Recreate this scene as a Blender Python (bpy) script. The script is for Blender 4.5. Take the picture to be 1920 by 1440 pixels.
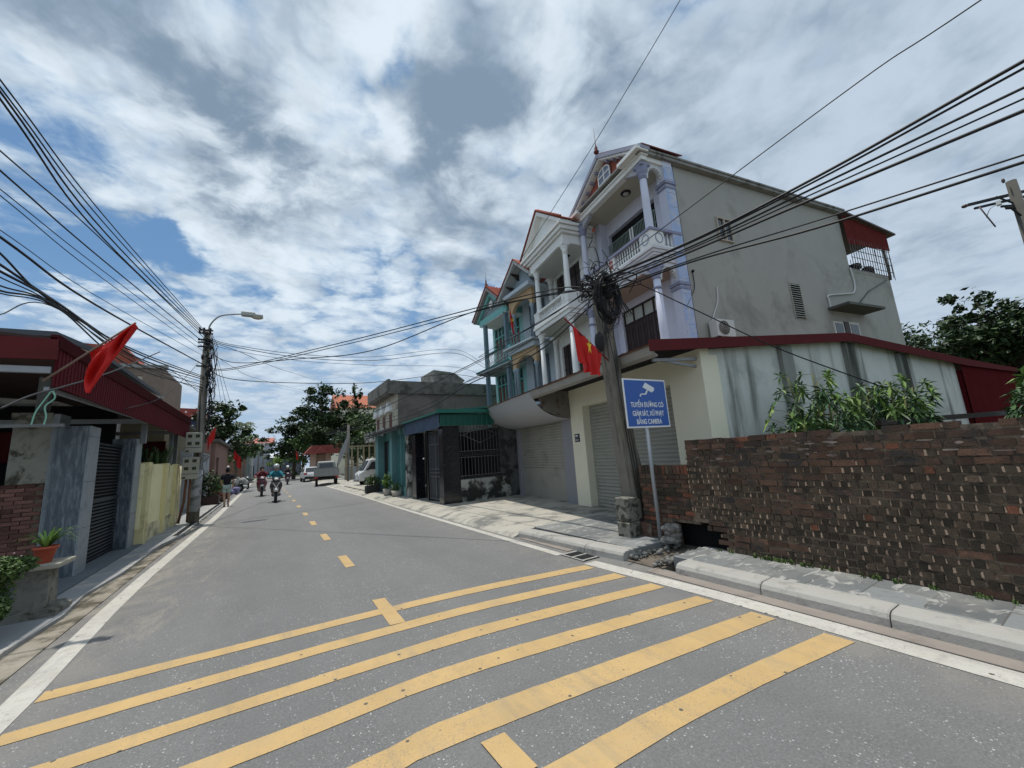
import bpy, math, random
from mathutils import Vector, Matrix
PI = math.pi
for o in list(bpy.data.objects): bpy.data.objects.remove(o)
S = bpy.context.scene
COL = S.collection

# ------------------------------------------------------------------ camera
cd = bpy.data.cameras.new("camera"); cam = bpy.data.objects.new("camera", cd); COL.objects.link(cam)
cd.sensor_width = 36.0; cd.lens = 735.0 / 1920 * 36; cd.clip_start = 0.05; cd.clip_end = 3000
def _unit(v): return Vector(v).normalized()
_y = _unit((500 - 960, -(880 - 720), -735.0)); _z = _unit((684 - 960, -(-3570 - 720), -735.0))
_z = (_z - _y * _y.dot(_z)).normalized(); _x = _y.cross(_z)
M = Matrix((_x, _y, _z)).to_4x4(); M.translation = Vector((0, 0, 1.6)); cam.matrix_world = M
S.camera = cam

# ------------------------------------------------------------------ world and sun
SUN_EL, SUN_AZ = 80.0, -18.0        # azimuth measured from +Y towards +X
sd = Vector((math.cos(math.radians(SUN_EL)) * math.sin(math.radians(SUN_AZ)),
             math.cos(math.radians(SUN_EL)) * math.cos(math.radians(SUN_AZ)), math.sin(math.radians(SUN_EL))))
sl = bpy.data.lights.new("sun", 'SUN'); sl.energy = 3.3; sl.angle = math.radians(0.9); sl.color = (1.0, 0.95, 0.87)
so = bpy.data.objects.new("sun", sl); COL.objects.link(so); so.rotation_euler = sd.to_track_quat('Z', 'Y').to_euler()
S.view_settings.view_transform = 'Standard'; S.view_settings.look = 'None'
S.view_settings.exposure = 0.0; S.view_settings.gamma = 1.0; S.view_settings.use_curve_mapping = False

class NT:
    def __init__(s, tree): s.t = tree
    def n(s, typ, **kw):
        nd = s.t.nodes.new(typ)
        for k, v in kw.items():
            if k.startswith('i_'):
                nd.inputs[k[2:].replace('_', ' ')].default_value = v
            else: setattr(nd, k, v)
        return nd
    def l(s, a, b): s.t.links.new(a, b)
    def put(s, v, sock):
        if isinstance(v, bpy.types.NodeSocket): s.l(v, sock)
        else: sock.default_value = v
    def math(s, op, a, b=0.0, c=None, clamp=False):
        nd = s.n('ShaderNodeMath', operation=op, use_clamp=clamp)
        s.put(a, nd.inputs[0]); s.put(b, nd.inputs[1])
        if c is not None: s.put(c, nd.inputs[2])
        return nd.outputs[0]
    def vm(s, op, a, b=(0, 0, 0)):
        nd = s.n('ShaderNodeVectorMath', operation=op)
        s.put(a, nd.inputs[0])
        if op == 'SCALE': s.put(b, nd.inputs[3])
        else: s.put(b, nd.inputs[1])
        return nd.outputs[1] if op in ('DOT_PRODUCT', 'LENGTH', 'DISTANCE') else nd.outputs[0]
    def noise(s, vec, scale, detail=4, rough=.55, dist=0.0, out=0):
        nd = s.n('ShaderNodeTexNoise'); s.l(vec, nd.inputs['Vector'])
        nd.inputs['Scale'].default_value = scale; nd.inputs['Detail'].default_value = detail
        nd.inputs['Roughness'].default_value = rough; nd.inputs['Distortion'].default_value = dist
        return nd.outputs[out]
    def ramp(s, v, lo, hi, a=0.0, b=1.0):
        nd = s.n('ShaderNodeMapRange', interpolation_type='SMOOTHSTEP')
        s.put(v, nd.inputs[0]); nd.inputs[1].default_value = lo; nd.inputs[2].default_value = hi
        nd.inputs[3].default_value = a; nd.inputs[4].default_value = b
        return nd.outputs[0]
    def mix(s, f, a, b, blend='MIX'):
        nd = s.n('ShaderNodeMix', data_type='RGBA', blend_type=blend)
        s.put(f, nd.inputs[0])
        for v, k in ((a, 6), (b, 7)):
            if isinstance(v, bpy.types.NodeSocket): s.l(v, nd.inputs[k])
            else: nd.inputs[k].default_value = (*v[:3], 1)
        return nd.outputs[2]

W = bpy.data.worlds.new("World"); S.world = W; W.use_nodes = True
wt = NT(W.node_tree); W.node_tree.nodes.clear()
sky = wt.n('ShaderNodeTexSky', sky_type='NISHITA', sun_disc=False)
sky.sun_elevation = math.radians(SUN_EL); sky.sun_rotation = math.radians(SUN_AZ)
sky.air_density = 1.0; sky.dust_density = 1.0; sky.ozone_density = 1.5
geo = wt.n('ShaderNodeTexCoord'); d = geo.outputs['Generated']
sep = wt.n('ShaderNodeSeparateXYZ'); wt.l(d, sep.inputs[0])
zz = wt.math('MAXIMUM', wt.math('ADD', sep.outputs[2], 0.10), 0.06)
cx = wt.math('DIVIDE', sep.outputs[0], zz); cy = wt.math('DIVIDE', sep.outputs[1], zz)
cmb = wt.n('ShaderNodeCombineXYZ'); wt.l(cx, cmb.inputs[0]); wt.l(cy, cmb.inputs[1])
p = cmb.outputs[0]
warp = wt.vm('SCALE', wt.vm('SUBTRACT', wt.noise(p, 1.1, 5, .6, out=1), (.5, .5, .5)), 0.34)
pw = wt.vm('ADD', p, warp)
big = wt.noise(pw, 1.15, 7, .56, .15); fine = wt.noise(pw, 4.2, 9, .60, .25); tiny = wt.noise(pw, 13.0, 5, .62, .2)
vor = wt.n('ShaderNodeTexVoronoi', feature='F1'); vor.inputs['Scale'].default_value = 4.6; vor.inputs['Detail'].default_value = 1.5; vor.inputs['Roughness'].default_value = .55
wt.l(wt.vm('ADD', pw, wt.vm('SCALE', wt.vm('SUBTRACT', wt.noise(p, 5.0, 4, .6, out=1), (.5, .5, .5)), .22)), vor.inputs['Vector'])
puff = wt.math('SUBTRACT', .60, vor.outputs['Distance'])
shade = wt.noise(wt.vm('ADD', pw, (7.3, 2.1, 0)), 0.85, 7, .58)
dw = wt.vm('ADD', d, wt.vm('SCALE', wt.vm('SUBTRACT', wt.noise(pw, 2.6, 7, .6, out=1), (.5, .5, .5)), 0.36))
def blob(v, r0, r1):            # soft lobe of the cloud field round a compass direction
    dd = wt.vm('DISTANCE', dw, v)
    return wt.ramp(dd, r0, r1, 1.0, 0.0)
def total(lst):
    acc = None
    for v, r0, r1, k in lst:
        b = wt.math('MULTIPLY', blob(v, r0, r1), k)
        acc = b if acc is None else wt.math('ADD', acc, b)
    return acc
dark = total([((-.03, .82, .57), .0, .20, .62), ((-.10, .77, .63), .0, .20, .50), ((.11, .80, .59), .0, .12, .42),
              ((.31, .66, .685), .0, .22, .62), ((.36, .71, .60), .0, .16, .35), ((-.17, .70, .69), .0, .24, .50),
              ((.46, .50, .735), .0, .24, .42), ((.60, .43, .67), .0, .24, .36), ((.42, .77, .48), .0, .22, .38), ((.24, .80, .55), .0, .14, .25), ((.05, .62, .78), .0, .16, .25)])
gap = total([((-.24, .90, .37), .00, .14, .60), ((-.15, .90, .41), .00, .10, .50), ((-.37, .83, .40), .0, .18, .55), ((-.40, .74, .54), .0, .15, .45), ((.187, .653, .734), .0, .085, .70), ((.47, .40, .785), .0, .07, .5), ((-.36, .88, .30), .0, .16, .4)])
lite = total([((-.12, .86, .48), .0, .16, .30), ((.0, .90, .43), .0, .16, .20), ((-.30, .90, .31), .0, .06, .8), ((.42, .58, .70), .0, .12, .35), ((.16, .60, .78), .0, .14, .40), ((.35, .46, .81), .0, .13, .35), ((.19, .72, .66), .0, .07, .35), ((.22, .87, .44), .0, .09, .3)])
cov = wt.math('ADD', wt.math('MULTIPLY', big, .50), wt.math('ADD', wt.math('MULTIPLY', fine, .40), wt.math('MULTIPLY', tiny, .12)))
cov = wt.math('ADD', wt.math('ADD', cov, wt.math('MULTIPLY', puff, .16)), wt.math('MULTIPLY', dark, .20))
cov = wt.math('ADD', wt.math('SUBTRACT', cov, wt.math('MULTIPLY', gap, .27)), wt.math('MULTIPLY', lite, .25))
calm = wt.ramp(sep.outputs[0], .30, .80)          # thin even veil to the right
cov = wt.math('ADD', wt.math('ADD', cov, .095), wt.math('MULTIPLY', calm, .12))
a_cl = wt.ramp(cov, .41, .545)
dk = wt.math('ADD', wt.math('MULTIPLY', dark, wt.ramp(fine, .32, .62, .45, 1.25)), wt.math('MULTIPLY', wt.math('SUBTRACT', shade, .5), 1.7))
dk = wt.math('ADD', dk, wt.math('MULTIPLY', wt.math('SUBTRACT', fine, .5), 1.6))
dk = wt.math('ADD', dk, wt.math('MULTIPLY', wt.math('SUBTRACT', tiny, .5), .45))
dk = wt.math('SUBTRACT', dk, wt.math('MULTIPLY', puff, .75))
dk = wt.ramp(wt.math('SUBTRACT', dk, wt.math('MULTIPLY', lite, .6)), -.10, 1.45)
edge = wt.ramp(wt.math('ADD', cov, wt.math('MULTIPLY', wt.math('SUBTRACT', tiny, .5), .12)), .44, .66)
bright = wt.mix(edge, (.36, .50, .68), (.76, .86, .95))
bright = wt.mix(wt.math('MULTIPLY', calm, .70), bright, (.43, .535, .66))
ccol = wt.mix(dk, bright, (.225, .31, .415))
skyc = wt.mix(1.0, sky.outputs[0], (.056, .090, .108), 'MULTIPLY')
haze = wt.ramp(sep.outputs[2], .0, .40, 1.0, 0.0)
skyc = wt.mix(wt.math('ADD', wt.math('MULTIPLY', haze, .85), .14), skyc, (.43, .56, .73))
ccol = wt.mix(wt.math('MULTIPLY', haze, .85), ccol, (.50, .61, .745))
a_cl = wt.math('MULTIPLY', a_cl, wt.ramp(sep.outputs[2], -.02, .16, .55, 1.0))
fin = wt.mix(a_cl, skyc, ccol)
bg = wt.n('ShaderNodeBackground'); wt.l(fin, bg.inputs[0]); bg.inputs[1].default_value = 1.0
wo = wt.n('ShaderNodeOutputWorld'); wt.l(bg.outputs[0], wo.inputs[0])

# ------------------------------------------------------------------ materials
MATS = {}
def mat(name, col, rough=.85, var=.12, sc=3.0, dirt=None, streak=None, isl=0.0, metal=0.0, bump=.0, bsc=40.0, spec=.3, hue=0.0, col2=None):
    """col base colour; var noise variation; dirt=(colour, lo, hi, scale); streak=(colour, lo, hi, scale): vertical runs; isl: per-island value variation"""
    if name in MATS: return MATS[name]
    m = bpy.data.materials.new(name); m.use_nodes = True; t = NT(m.node_tree)
    bs = m.node_tree.nodes['Principled BSDF']
    tc = t.n('ShaderNodeTexCoord').outputs['Object']
    c = None
    n1 = t.noise(tc, sc, 5, .6)
    f = t.math('ADD', t.math('MULTIPLY', t.math('SUBTRACT', n1, .5), 2 * var * 1.6), 1.0)
    base = t.n('ShaderNodeRGB'); base.outputs[0].default_value = (*col, 1); cb = base.outputs[0]
    if isl or col2:
        g = t.n('ShaderNodeNewGeometry').outputs['Random Per Island']
        if col2: cb = t.mix(t.ramp(g, .35, .95), cb, col2)
        if isl: f = t.math('MULTIPLY', f, t.math('ADD', t.math('MULTIPLY', t.math('FRACT', t.math('MULTIPLY', g, 7.31)), 2 * isl), 1 - isl))
    c = t.mix(1.0, cb, t_comb(t, f), 'MULTIPLY')
    if dirt:
        dc, lo, hi, ds = dirt
        c = t.mix(t.ramp(t.noise(tc, ds, 7, .65, .4), lo, hi), c, dc)
    if streak:
        dc, lo, hi, ds = streak
        mp = t.n('ShaderNodeMapping'); t.l(tc, mp.inputs[0]); mp.inputs['Scale'].default_value = (ds, ds, ds * .09)
        c = t.mix(t.ramp(t.noise(mp.outputs[0], 1.0, 6, .6), lo, hi), c, dc)
    t.l(c, bs.inputs['Base Color'])
    bs.inputs['Roughness'].default_value = rough; bs.inputs['Metallic'].default_value = metal
    bs.inputs['Specular IOR Level'].default_value = spec
    if bump:
        b = t.n('ShaderNodeBump'); b.inputs['Strength'].default_value = bump; b.inputs['Distance'].default_value = .02
        t.l(t.noise(tc, bsc, 6, .6), b.inputs['Height']); t.l(b.outputs[0], bs.inputs['Normal'])
    MATS[name] = m; return m
def t_comb(t, f):
    c = t.n('ShaderNodeCombineColor'); t.l(f, c.inputs[0]); t.l(f, c.inputs[1]); t.l(f, c.inputs[2]); return c.outputs[0]

# ------------------------------------------------------------------ geometry helpers
OFF = {}
SPLIT = {'post', 'granite_pillar', 'pilaster', 'pillar', 'balustrade_panel', 'corner_pilaster', 'pilaster_cap', 'eave_bracket', 'grille_post', 'return_cornice', 'slab', 'ceiling', 'rear_red_panel', 'column', 'bracket', 'medallion_ring', 'position_lamp'}
TH = math.radians(8.7); UX, UY = math.sin(TH), math.cos(TH)     # the shop row runs 8.7 degrees off the road
def WR(b, a, z=0.0): return (5.84 + a * UX + b * UY, a * UY - b * UX, z)
def setp(o, label=None, cat=None, group=None, kind=None):
    if label: o['label'] = label
    if cat: o['category'] = cat
    if group: o['group'] = group
    if kind: o['kind'] = kind
    return o
def thing(name, label, cat, base=(0, 0, 0), row=False, group=None, rz=0.0):
    e = bpy.data.objects.new(name, None); COL.objects.link(e); e.empty_display_size = .2
    if row: e.location = WR(*base); e.rotation_euler = (0, 0, -TH)
    else: e.location = base; e.rotation_euler = (0, 0, rz)
    OFF[e.name] = Vector(base)
    return setp(e, label, cat, group)
def local(e):            # local frame: parts are written round the thing's own origin
    OFF[e.name] = Vector((0, 0, 0)); return e
class MB:
    def __init__(s): s.v = []; s.f = []; s.m = []; s.sm = []; s.cur = 0; s.smooth = False; s.g = []
    def add(s, vs, fs):
        k = len(s.v); s.g.append((k, len(s.f))); s.v += [tuple(v) for v in vs]
        for f in fs: s.f.append([i + k for i in f]); s.m.append(s.cur); s.sm.append(s.smooth)
        return s
    def box(s, x0, x1, y0, y1, z0, z1):
        if x0 > x1: x0, x1 = x1, x0
        if y0 > y1: y0, y1 = y1, y0
        if z0 > z1: z0, z1 = z1, z0
        return s.add([(x0, y0, z0), (x1, y0, z0), (x1, y1, z0), (x0, y1, z0), (x0, y0, z1), (x1, y0, z1), (x1, y1, z1), (x0, y1, z1)],
              [(0, 3, 2, 1), (4, 5, 6, 7), (0, 1, 5, 4), (1, 2, 6, 5), (2, 3, 7, 6), (3, 0, 4, 7)])
    def prism(s, pts, axis, lo, hi):
        """polygon pts in the plane across axis ('x': (y,z), 'y': (x,z), 'z': (x,y)), extruded lo..hi"""
        def mk(p, h): return {'x': (h, p[0], p[1]), 'y': (p[0], h, p[1]), 'z': (p[0], p[1], h)}[axis]
        n = len(pts); vs = [mk(p, lo) for p in pts] + [mk(p, hi) for p in pts]
        fs = [list(range(n))[::-1], list(range(n, 2 * n))] + [(i, (i + 1) % n, n + (i + 1) % n, n + i) for i in range(n)]
        return s.add(vs, fs)
    def sheet(s, pts, axis, lo, hi, th=.02):
        """open polyline with thickness th, extruded along axis"""
        return s.prism(list(pts) + [(p[0], p[1] - th) for p in reversed(pts)], axis, lo, hi)
    def tube(s, pts, r, n=6, caps=True):
        pts = [Vector(p) for p in pts]; m = len(pts); rs = r if isinstance(r, (list, tuple)) else [r] * m
        vs = []; prev = None
        for i, p in enumerate(pts):
            t = (pts[min(i + 1, m - 1)] - pts[max(i - 1, 0)])
            t = t.normalized() if t.length > 1e-9 else Vector((0, 0, 1))
            if prev is None: u = t.orthogonal().normalized()
            else:
                u = prev - t * prev.dot(t); u = u.normalized() if u.length > 1e-6 else t.orthogonal().normalized()
            prev = u; w = t.cross(u)
            for k in range(n):
                a = 2 * PI * k / n; vs.append(p + (u * math.cos(a) + w * math.sin(a)) * rs[i])
        fs = [(i * n + k, i * n + (k + 1) % n, (i + 1) * n + (k + 1) % n, (i + 1) * n + k) for i in range(m - 1) for k in range(n)]
        if caps: fs += [list(range(n))[::-1], list(range((m - 1) * n, m * n))]
        sm = s.smooth; s.smooth = n > 4; s.add(vs, fs); s.smooth = sm; return s
    def bar(s, p, q, w, h=None):
        """square bar from p to q"""
        return s.tube([p, q], (w if h is None else (w + h) / 2) * .7071, 4)
    def lathe(s, prof, c=(0, 0, 0), n=12):
        vs = []; 
        for r, z in prof:
            for k in range(n):
                a = 2 * PI * k / n; vs.append((c[0] + r * math.cos(a), c[1] + r * math.sin(a), c[2] + z))
        m = len(prof); fs = [(i * n + k, i * n + (k + 1) % n, (i + 1) * n + (k + 1) % n, (i + 1) * n + k) for i in range(m - 1) for k in range(n)]
        fs += [list(range(n))[::-1], list(range((m - 1) * n, m * n))]
        sm = s.smooth; s.smooth = True; s.add(vs, fs); s.smooth = sm; return s
    def ball(s, c, r, n=10, m=6):
        r = r if isinstance(r, (tuple, list)) else (r, r, r)
        vs = []
        for i in range(m + 1):
            ph = PI * i / m
            for k in range(n):
                a = 2 * PI * k / n; q = max(math.sin(ph), .02)
                vs.append((c[0] + r[0] * q * math.cos(a), c[1] + r[1] * q * math.sin(a), c[2] - r[2] * math.cos(ph)))
        fs = [(i * n + k, i * n + (k + 1) % n, (i + 1) * n + (k + 1) % n, (i + 1) * n + k) for i in range(m) for k in range(n)]
        sm = s.smooth; s.smooth = True; s.add(vs, fs + [list(range(n))[::-1], list(range(m * n, m * n + n))]); s.smooth = sm; return s
    def wall(s, axis, d0, d1, u0, u1, z0, z1, holes=()):
        """wall slab in a plane across axis 'x' or 'y' (d0..d1 thick, u along) with rectangular holes (u0,u1,z0,z1)"""
        us = sorted({u0, u1, *[h[0] for h in holes], *[h[1] for h in holes]}); zs = sorted({z0, z1, *[h[2] for h in holes], *[h[3] for h in holes]})
        us = [u for u in us if u0 <= u <= u1]; zs = [z for z in zs if z0 <= z <= z1]
        for i in range(len(us) - 1):
            j = 0
            while j < len(zs) - 1:
                cu = (us[i] + us[i + 1]) / 2
                isin = lambda q: any(h[0] < cu < h[1] and h[2] < (zs[q] + zs[q + 1]) / 2 < h[3] for h in holes)
                if isin(j): j += 1; continue
                k = j
                while k < len(zs) - 1 and not isin(k): k += 1
                if axis == 'x': s.box(d0, d1, us[i], us[i + 1], zs[j], zs[k])
                else: s.box(us[i], us[i + 1], d0, d1, zs[j], zs[k])
                j = k
        return s
    def mesh(s, name, off=(0, 0, 0)):
        me = bpy.data.meshes.new(name); ox, oy, oz = off
        me.from_pydata([(x - ox, y - oy, z - oz) for x, y, z in s.v], [], s.f)
        me.polygons.foreach_set('material_index', s.m); me.polygons.foreach_set('use_smooth', s.sm); me.update(); return me
    def build(s, name, mats, parent, label=None, kind=None):
        if name in SPLIT and len(s.g) > 1:          # separate pieces become separate parts of the same kind
            out = None; s.g.append((len(s.v), len(s.f)))
            for (v0, f0), (v1, f1) in zip(s.g, s.g[1:]):
                if f1 == f0: continue
                q = MB(); q.v = s.v[v0:v1]; q.f = [[i - v0 for i in f] for f in s.f[f0:f1]]; q.m = s.m[f0:f1]; q.sm = s.sm[f0:f1]; q.g = [(0, 0)]
                out = q.build(name, mats, parent, label, kind) if out is None else (q.build(name, mats, parent, label, kind) and out)
            return out
        off = OFF.get(parent.name, Vector((0, 0, 0))); me = s.mesh(name, off)
        for m in (mats if isinstance(mats, (list, tuple)) else [mats]): me.materials.append(m)
        o = bpy.data.objects.new(name, me); COL.objects.link(o); o.parent = parent; OFF[o.name] = off
        return setp(o, label, None, None, kind)
    def top(s, name, mats, label, cat, base=(0, 0, 0), group=None, kind=None, row=False, rz=0.0):
        me = s.mesh(name, base)
        for m in (mats if isinstance(mats, (list, tuple)) else [mats]): me.materials.append(m)
        o = bpy.data.objects.new(name, me); COL.objects.link(o)
        if row: o.location = WR(*base); o.rotation_euler = (0, 0, -TH)
        else: o.location = base; o.rotation_euler = (0, 0, rz)
        OFF[o.name] = Vector(base)
        return setp(o, label, cat, group, kind)
    def struct(s, name, mats, base=(0, 0, 0)):
        return s.top(name, mats, None, None, base, kind='structure')
def dup(o, parent=None, loc=None, rz=None, label=None, group=None, deep=True):
    c = o.copy(); COL.objects.link(c)
    if parent is not None: c.parent = parent
    if loc is not None: c.location = loc
    if rz is not None: c.rotation_euler = (0, 0, rz)
    if label: c['label'] = label
    if group: c['group'] = group
    if deep:
        for ch in list(o.children): dup(ch, c)
    return c
def spline(pts, k=8):
    P = [Vector(p) for p in pts]; P = [P[0] * 2 - P[1]] + P + [P[-1] * 2 - P[-2]]; out = []
    for i in range(1, len(P) - 2):
        a, b, c, d_ = P[i - 1:i + 3]
        for j in range(k):
            t = j / k; out.append(.5 * ((2 * b) + (c - a) * t + (2 * a - 5 * b + 4 * c - d_) * t * t + (3 * b - a - 3 * c + d_) * t ** 3))
    out.append(P[-2]); return out

# ------------------------------------------------------------------ common materials
white_paint = mat('white_paint', (.80, .80, .77), .75, .06, 2, dirt=((.36, .36, .33), .58, .85, 2.5))
lilac_paint = mat('lilac_paint', (.60, .61, .71), .75, .06, 2, dirt=((.33, .34, .40), .58, .85, 2.5))
lilac_grey = mat('lilac_grey_trim', (.26, .27, .37), .75, .12, 3)
cream_paint = mat('cream_paint', (.78, .74, .58), .8, .05, 1.5, dirt=((.42, .40, .32), .62, .9, 2.0))
grey_plaster = mat('grey_plaster', (.27, .27, .29), .8, .06, 1.5)
house_side = mat('beige_render_wall', (.37, .355, .318), .9, .08, .9, dirt=((.25, .24, .21), .48, .72, .45), streak=((.24, .23, .20), .60, .85, 1.1), bump=.15, bsc=6)
shop_side = mat('stained_grey_render', (.60, .61, .57), .9, .08, 1.5, dirt=((.36, .37, .34), .5, .78, 1.0), streak=((.15, .15, .13), .51, .74, 2.6))
maroon = mat('maroon_sheet', (.11, .024, .026), .9, .10, 2, spec=.05, dirt=((.09, .025, .022), .5, .8, 1.5))
maroon_l = mat('maroon_sheet_weathered', (.098, .012, .017), .8, .12, 2, spec=.12, streak=((.19, .04, .045), .60, .85, 5))
dark_metal = mat('dark_metal', (.03, .03, .033), .5, .2, 6, metal=.3)
grey_metal = mat('grey_metal', (.30, .31, .32), .5, .08, 4, metal=.5)
black = mat('black_rubber', (.016, .016, .017), .6, .2, 8)
cable_m = mat('cable_black', (.012, .012, .014), .55, .1, 5)
concrete = mat('concrete', (.30, .29, .265), .92, .14, 3, dirt=((.13, .13, .115), .55, .8, 2.2), bump=.3, bsc=25)
old_conc = mat('old_pole_concrete', (.19, .175, .145), .92, .22, 4, streak=((.055, .055, .048), .47, .66, 7), bump=.6, bsc=14)
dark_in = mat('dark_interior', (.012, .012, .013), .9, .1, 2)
red_tile = mat('red_roof_tile', (.33, .085, .05), .8, .25, 9, dirt=((.12, .06, .05), .5, .8, 4), bump=.5, bsc=30)
glass = mat('dark_window_glass', (.03, .035, .04), .12, .1, 2, spec=.6)
brown_door = mat('brown_metal_door', (.040, .028, .026), .5, .15, 4)
teal = mat('teal_paint', (.10, .36, .34), .7, .10, 2, dirt=((.06, .19, .19), .55, .85, 2))
teal_l = mat('pale_teal_paint', (.19, .46, .43), .7, .06, 2)
teal_d = mat('dark_teal_paint', (.022, .13, .13), .6, .1, 3)
flag_red = mat('flag_red_cloth', (.50, .012, .010), .6, .08, 5)
flag_yel = mat('flag_yellow_cloth', (.75, .48, .03), .6, .05, 5)
rust = mat('rusty_metal', (.16, .075, .045), .8, .3, 9)
trunk_m = mat('bark', (.10, .08, .06), .95, .2, 6, bump=.5, bsc=20)
skin_m = mat('skin', (.42, .25, .17), .6, .05, 5)

# ------------------------------------------------------------------ setting: ground, road, markings, kerbs, pavements
def asphalt():
    m = bpy.data.materials.new('asphalt'); m.use_nodes = True; t = NT(m.node_tree); bs = m.node_tree.nodes['Principled BSDF']
    tc = t.n('ShaderNodeTexCoord').outputs['Object']
    g = t.noise(tc, 62, 3, .7); g2 = t.noise(tc, .7, 5, .6); g3 = t.noise(tc, 9, 4, .6)
    mp = t.n('ShaderNodeMapping'); t.l(tc, mp.inputs[0]); mp.inputs['Scale'].default_value = (1.6, .12, 1)
    lane = t.noise(mp.outputs[0], 1.0, 3, .5)
    v = t.math('ADD', t.math('MULTIPLY', t.math('SUBTRACT', g, .5), 1.15), 1.0)
    v = t.math('ADD', v, t.math('MULTIPLY', t.math('SUBTRACT', g2, .5), .34)); v = t.math('ADD', v, t.math('MULTIPLY', t.math('SUBTRACT', g3, .5), .22))
    v = t.math('ADD', v, t.math('MULTIPLY', t.math('SUBTRACT', lane, .5), .26))
    c = t.mix(1.0, (.158, .156, .153), t_comb(t, v), 'MULTIPLY')
    vo = t.n('ShaderNodeTexVoronoi', feature='F1'); t.l(tc, vo.inputs['Vector']); vo.inputs['Scale'].default_value = 46
    sc = t.n('ShaderNodeSeparateColor'); t.l(vo.outputs['Color'], sc.inputs[0])
    sp = t.math('MULTIPLY', t.math('LESS_THAN', vo.outputs['Distance'], .26), t.math('GREATER_THAN', sc.outputs[0], .79))
    vo2 = t.n('ShaderNodeTexVoronoi', feature='F1'); t.l(tc, vo2.inputs['Vector']); vo2.inputs['Scale'].default_value = 110
    sc2 = t.n('ShaderNodeSeparateColor'); t.l(vo2.outputs['Color'], sc2.inputs[0])
    sp2 = t.math('MULTIPLY', t.math('LESS_THAN', vo2.outputs['Distance'], .34), t.math('GREATER_THAN', sc2.outputs[1], .78))
    mpr = t.n('ShaderNodeMapping'); t.l(tc, mpr.inputs[0]); mpr.inputs['Scale'].default_value = (2.2, .7, 1)
    wear = t.ramp(t.noise(mpr.outputs[0], 1.2, 6, .65), .36, .62, .08, 1.0)
    c = t.mix(t.math('MULTIPLY', sp, wear), c, (.46, .46, .445)); c = t.mix(t.math('MULTIPLY', sp2, t.math('MULTIPLY', wear, .55)), c, (.44, .44, .43))
    # sand washed out of the left gutter
    s = t.n('ShaderNodeSeparateXYZ'); t.l(tc, s.inputs[0])
    near = t.math('MULTIPLY', t.ramp(s.outputs[0], -1.6, -.1, 1, 0), t.math('MULTIPLY', t.ramp(s.outputs[1], 4.8, 6.2), t.ramp(s.outputs[1], 12, 19, 1, 0)))
    mp2 = t.n('ShaderNodeMapping'); t.l(tc, mp2.inputs[0]); mp2.inputs['Scale'].default_value = (3.2, 1.1, 1); mp2.inputs['Rotation'].default_value = (0, 0, .5)
    c = t.mix(t.math('MULTIPLY', near, t.ramp(t.noise(mp2.outputs[0], 1.0, 7, .68, .8), .47, .68, 0, .75)), c, (.30, .27, .22))
    trk = t.math('ADD', t.ramp(t.math('ABSOLUTE', t.math('SUBTRACT', s.outputs[0], .1)), .15, .8, 1, 0), t.ramp(t.math('ABSOLUTE', t.math('SUBTRACT', s.outputs[0], 2.5)), .15, .8, 1, 0))
    c = t.mix(t.math('MULTIPLY', trk, .12), c, (.085, .085, .088))
    dust = t.math('MULTIPLY', t.math('ADD', t.ramp(s.outputs[0], 3.2, 3.9), t.ramp(s.outputs[0], -1.4, -.9, 1, 0)), t.ramp(t.noise(tc, 2.2, 6, .65), .35, .7))
    c = t.mix(t.math('MULTIPLY', dust, .45), c, (.27, .25, .215))
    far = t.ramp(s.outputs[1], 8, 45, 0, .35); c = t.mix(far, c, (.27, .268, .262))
    t.l(c, bs.inputs['Base Color']); bs.inputs['Roughness'].default_value = .82; bs.inputs['Specular IOR Level'].default_value = .35
    b = t.n('ShaderNodeBump'); b.inputs['Strength'].default_value = .45; b.inputs['Distance'].default_value = .006
    t.l(g, b.inputs['Height']); t.l(b.outputs[0], bs.inputs['Normal']); return m
def paint(name, col, worn, lo=.60, hi=.80):
    m = bpy.data.materials.new(name); m.use_nodes = True; t = NT(m.node_tree); bs = m.node_tree.nodes['Principled BSDF']
    tc = t.n('ShaderNodeTexCoord').outputs['Object']
    v = t.math('ADD', 1.0, t.math('MULTIPLY', t.math('SUBTRACT', t.noise(tc, 2.3, 6, .6), .5), .5))
    c = t.mix(1.0, col, t_comb(t, v), 'MULTIPLY')
    c = t.mix(t.ramp(t.noise(tc, 11, 8, .75), lo, hi), c, worn)
    mpw = t.n('ShaderNodeMapping'); t.l(tc, mpw.inputs[0]); mpw.inputs['Scale'].default_value = (5.0, .5, 1)
    c = t.mix(t.ramp(t.noise(mpw.outputs[0], 1.3, 6, .62), .48, .74, 0, .45), c, worn)
    c = t.mix(t.math('MULTIPLY', t.ramp(t.noise(tc, 120, 2, .6), .58, .66), t.ramp(t.noise(tc, 1.7, 5, .6), .38, .62, .15, .9)), c, (worn[0] * .8, worn[1] * .8, worn[2] * .9))
    c = t.mix(t.ramp(t.noise(tc, 3, 5, .6), .5, .75, 0, .35), c, (worn[0] * 1.6, worn[1] * 1.5, worn[2] * 1.3))
    vo = t.n('ShaderNodeTexVoronoi', feature='F1'); t.l(tc, vo.inputs['Vector']); vo.inputs['Scale'].default_value = 16
    sc = t.n('ShaderNodeSeparateColor'); t.l(vo.outputs['Color'], sc.inputs[0])
    c = t.mix(t.math('MULTIPLY', t.math('LESS_THAN', vo.outputs['Distance'], .22), t.math('GREATER_THAN', sc.outputs[0], .93)), c, (.10, .09, .07))
    t.l(c, bs.inputs['Base Color']); bs.inputs['Roughness'].default_value = .75
    b = t.n('ShaderNodeBump'); b.inputs['Strength'].default_value = .35; b.inputs['Distance'].default_value = .004
    t.l(t.noise(tc, 90, 3, .6), b.inputs['Height']); t.l(b.outputs[0], bs.inputs['Normal']); return m
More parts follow.
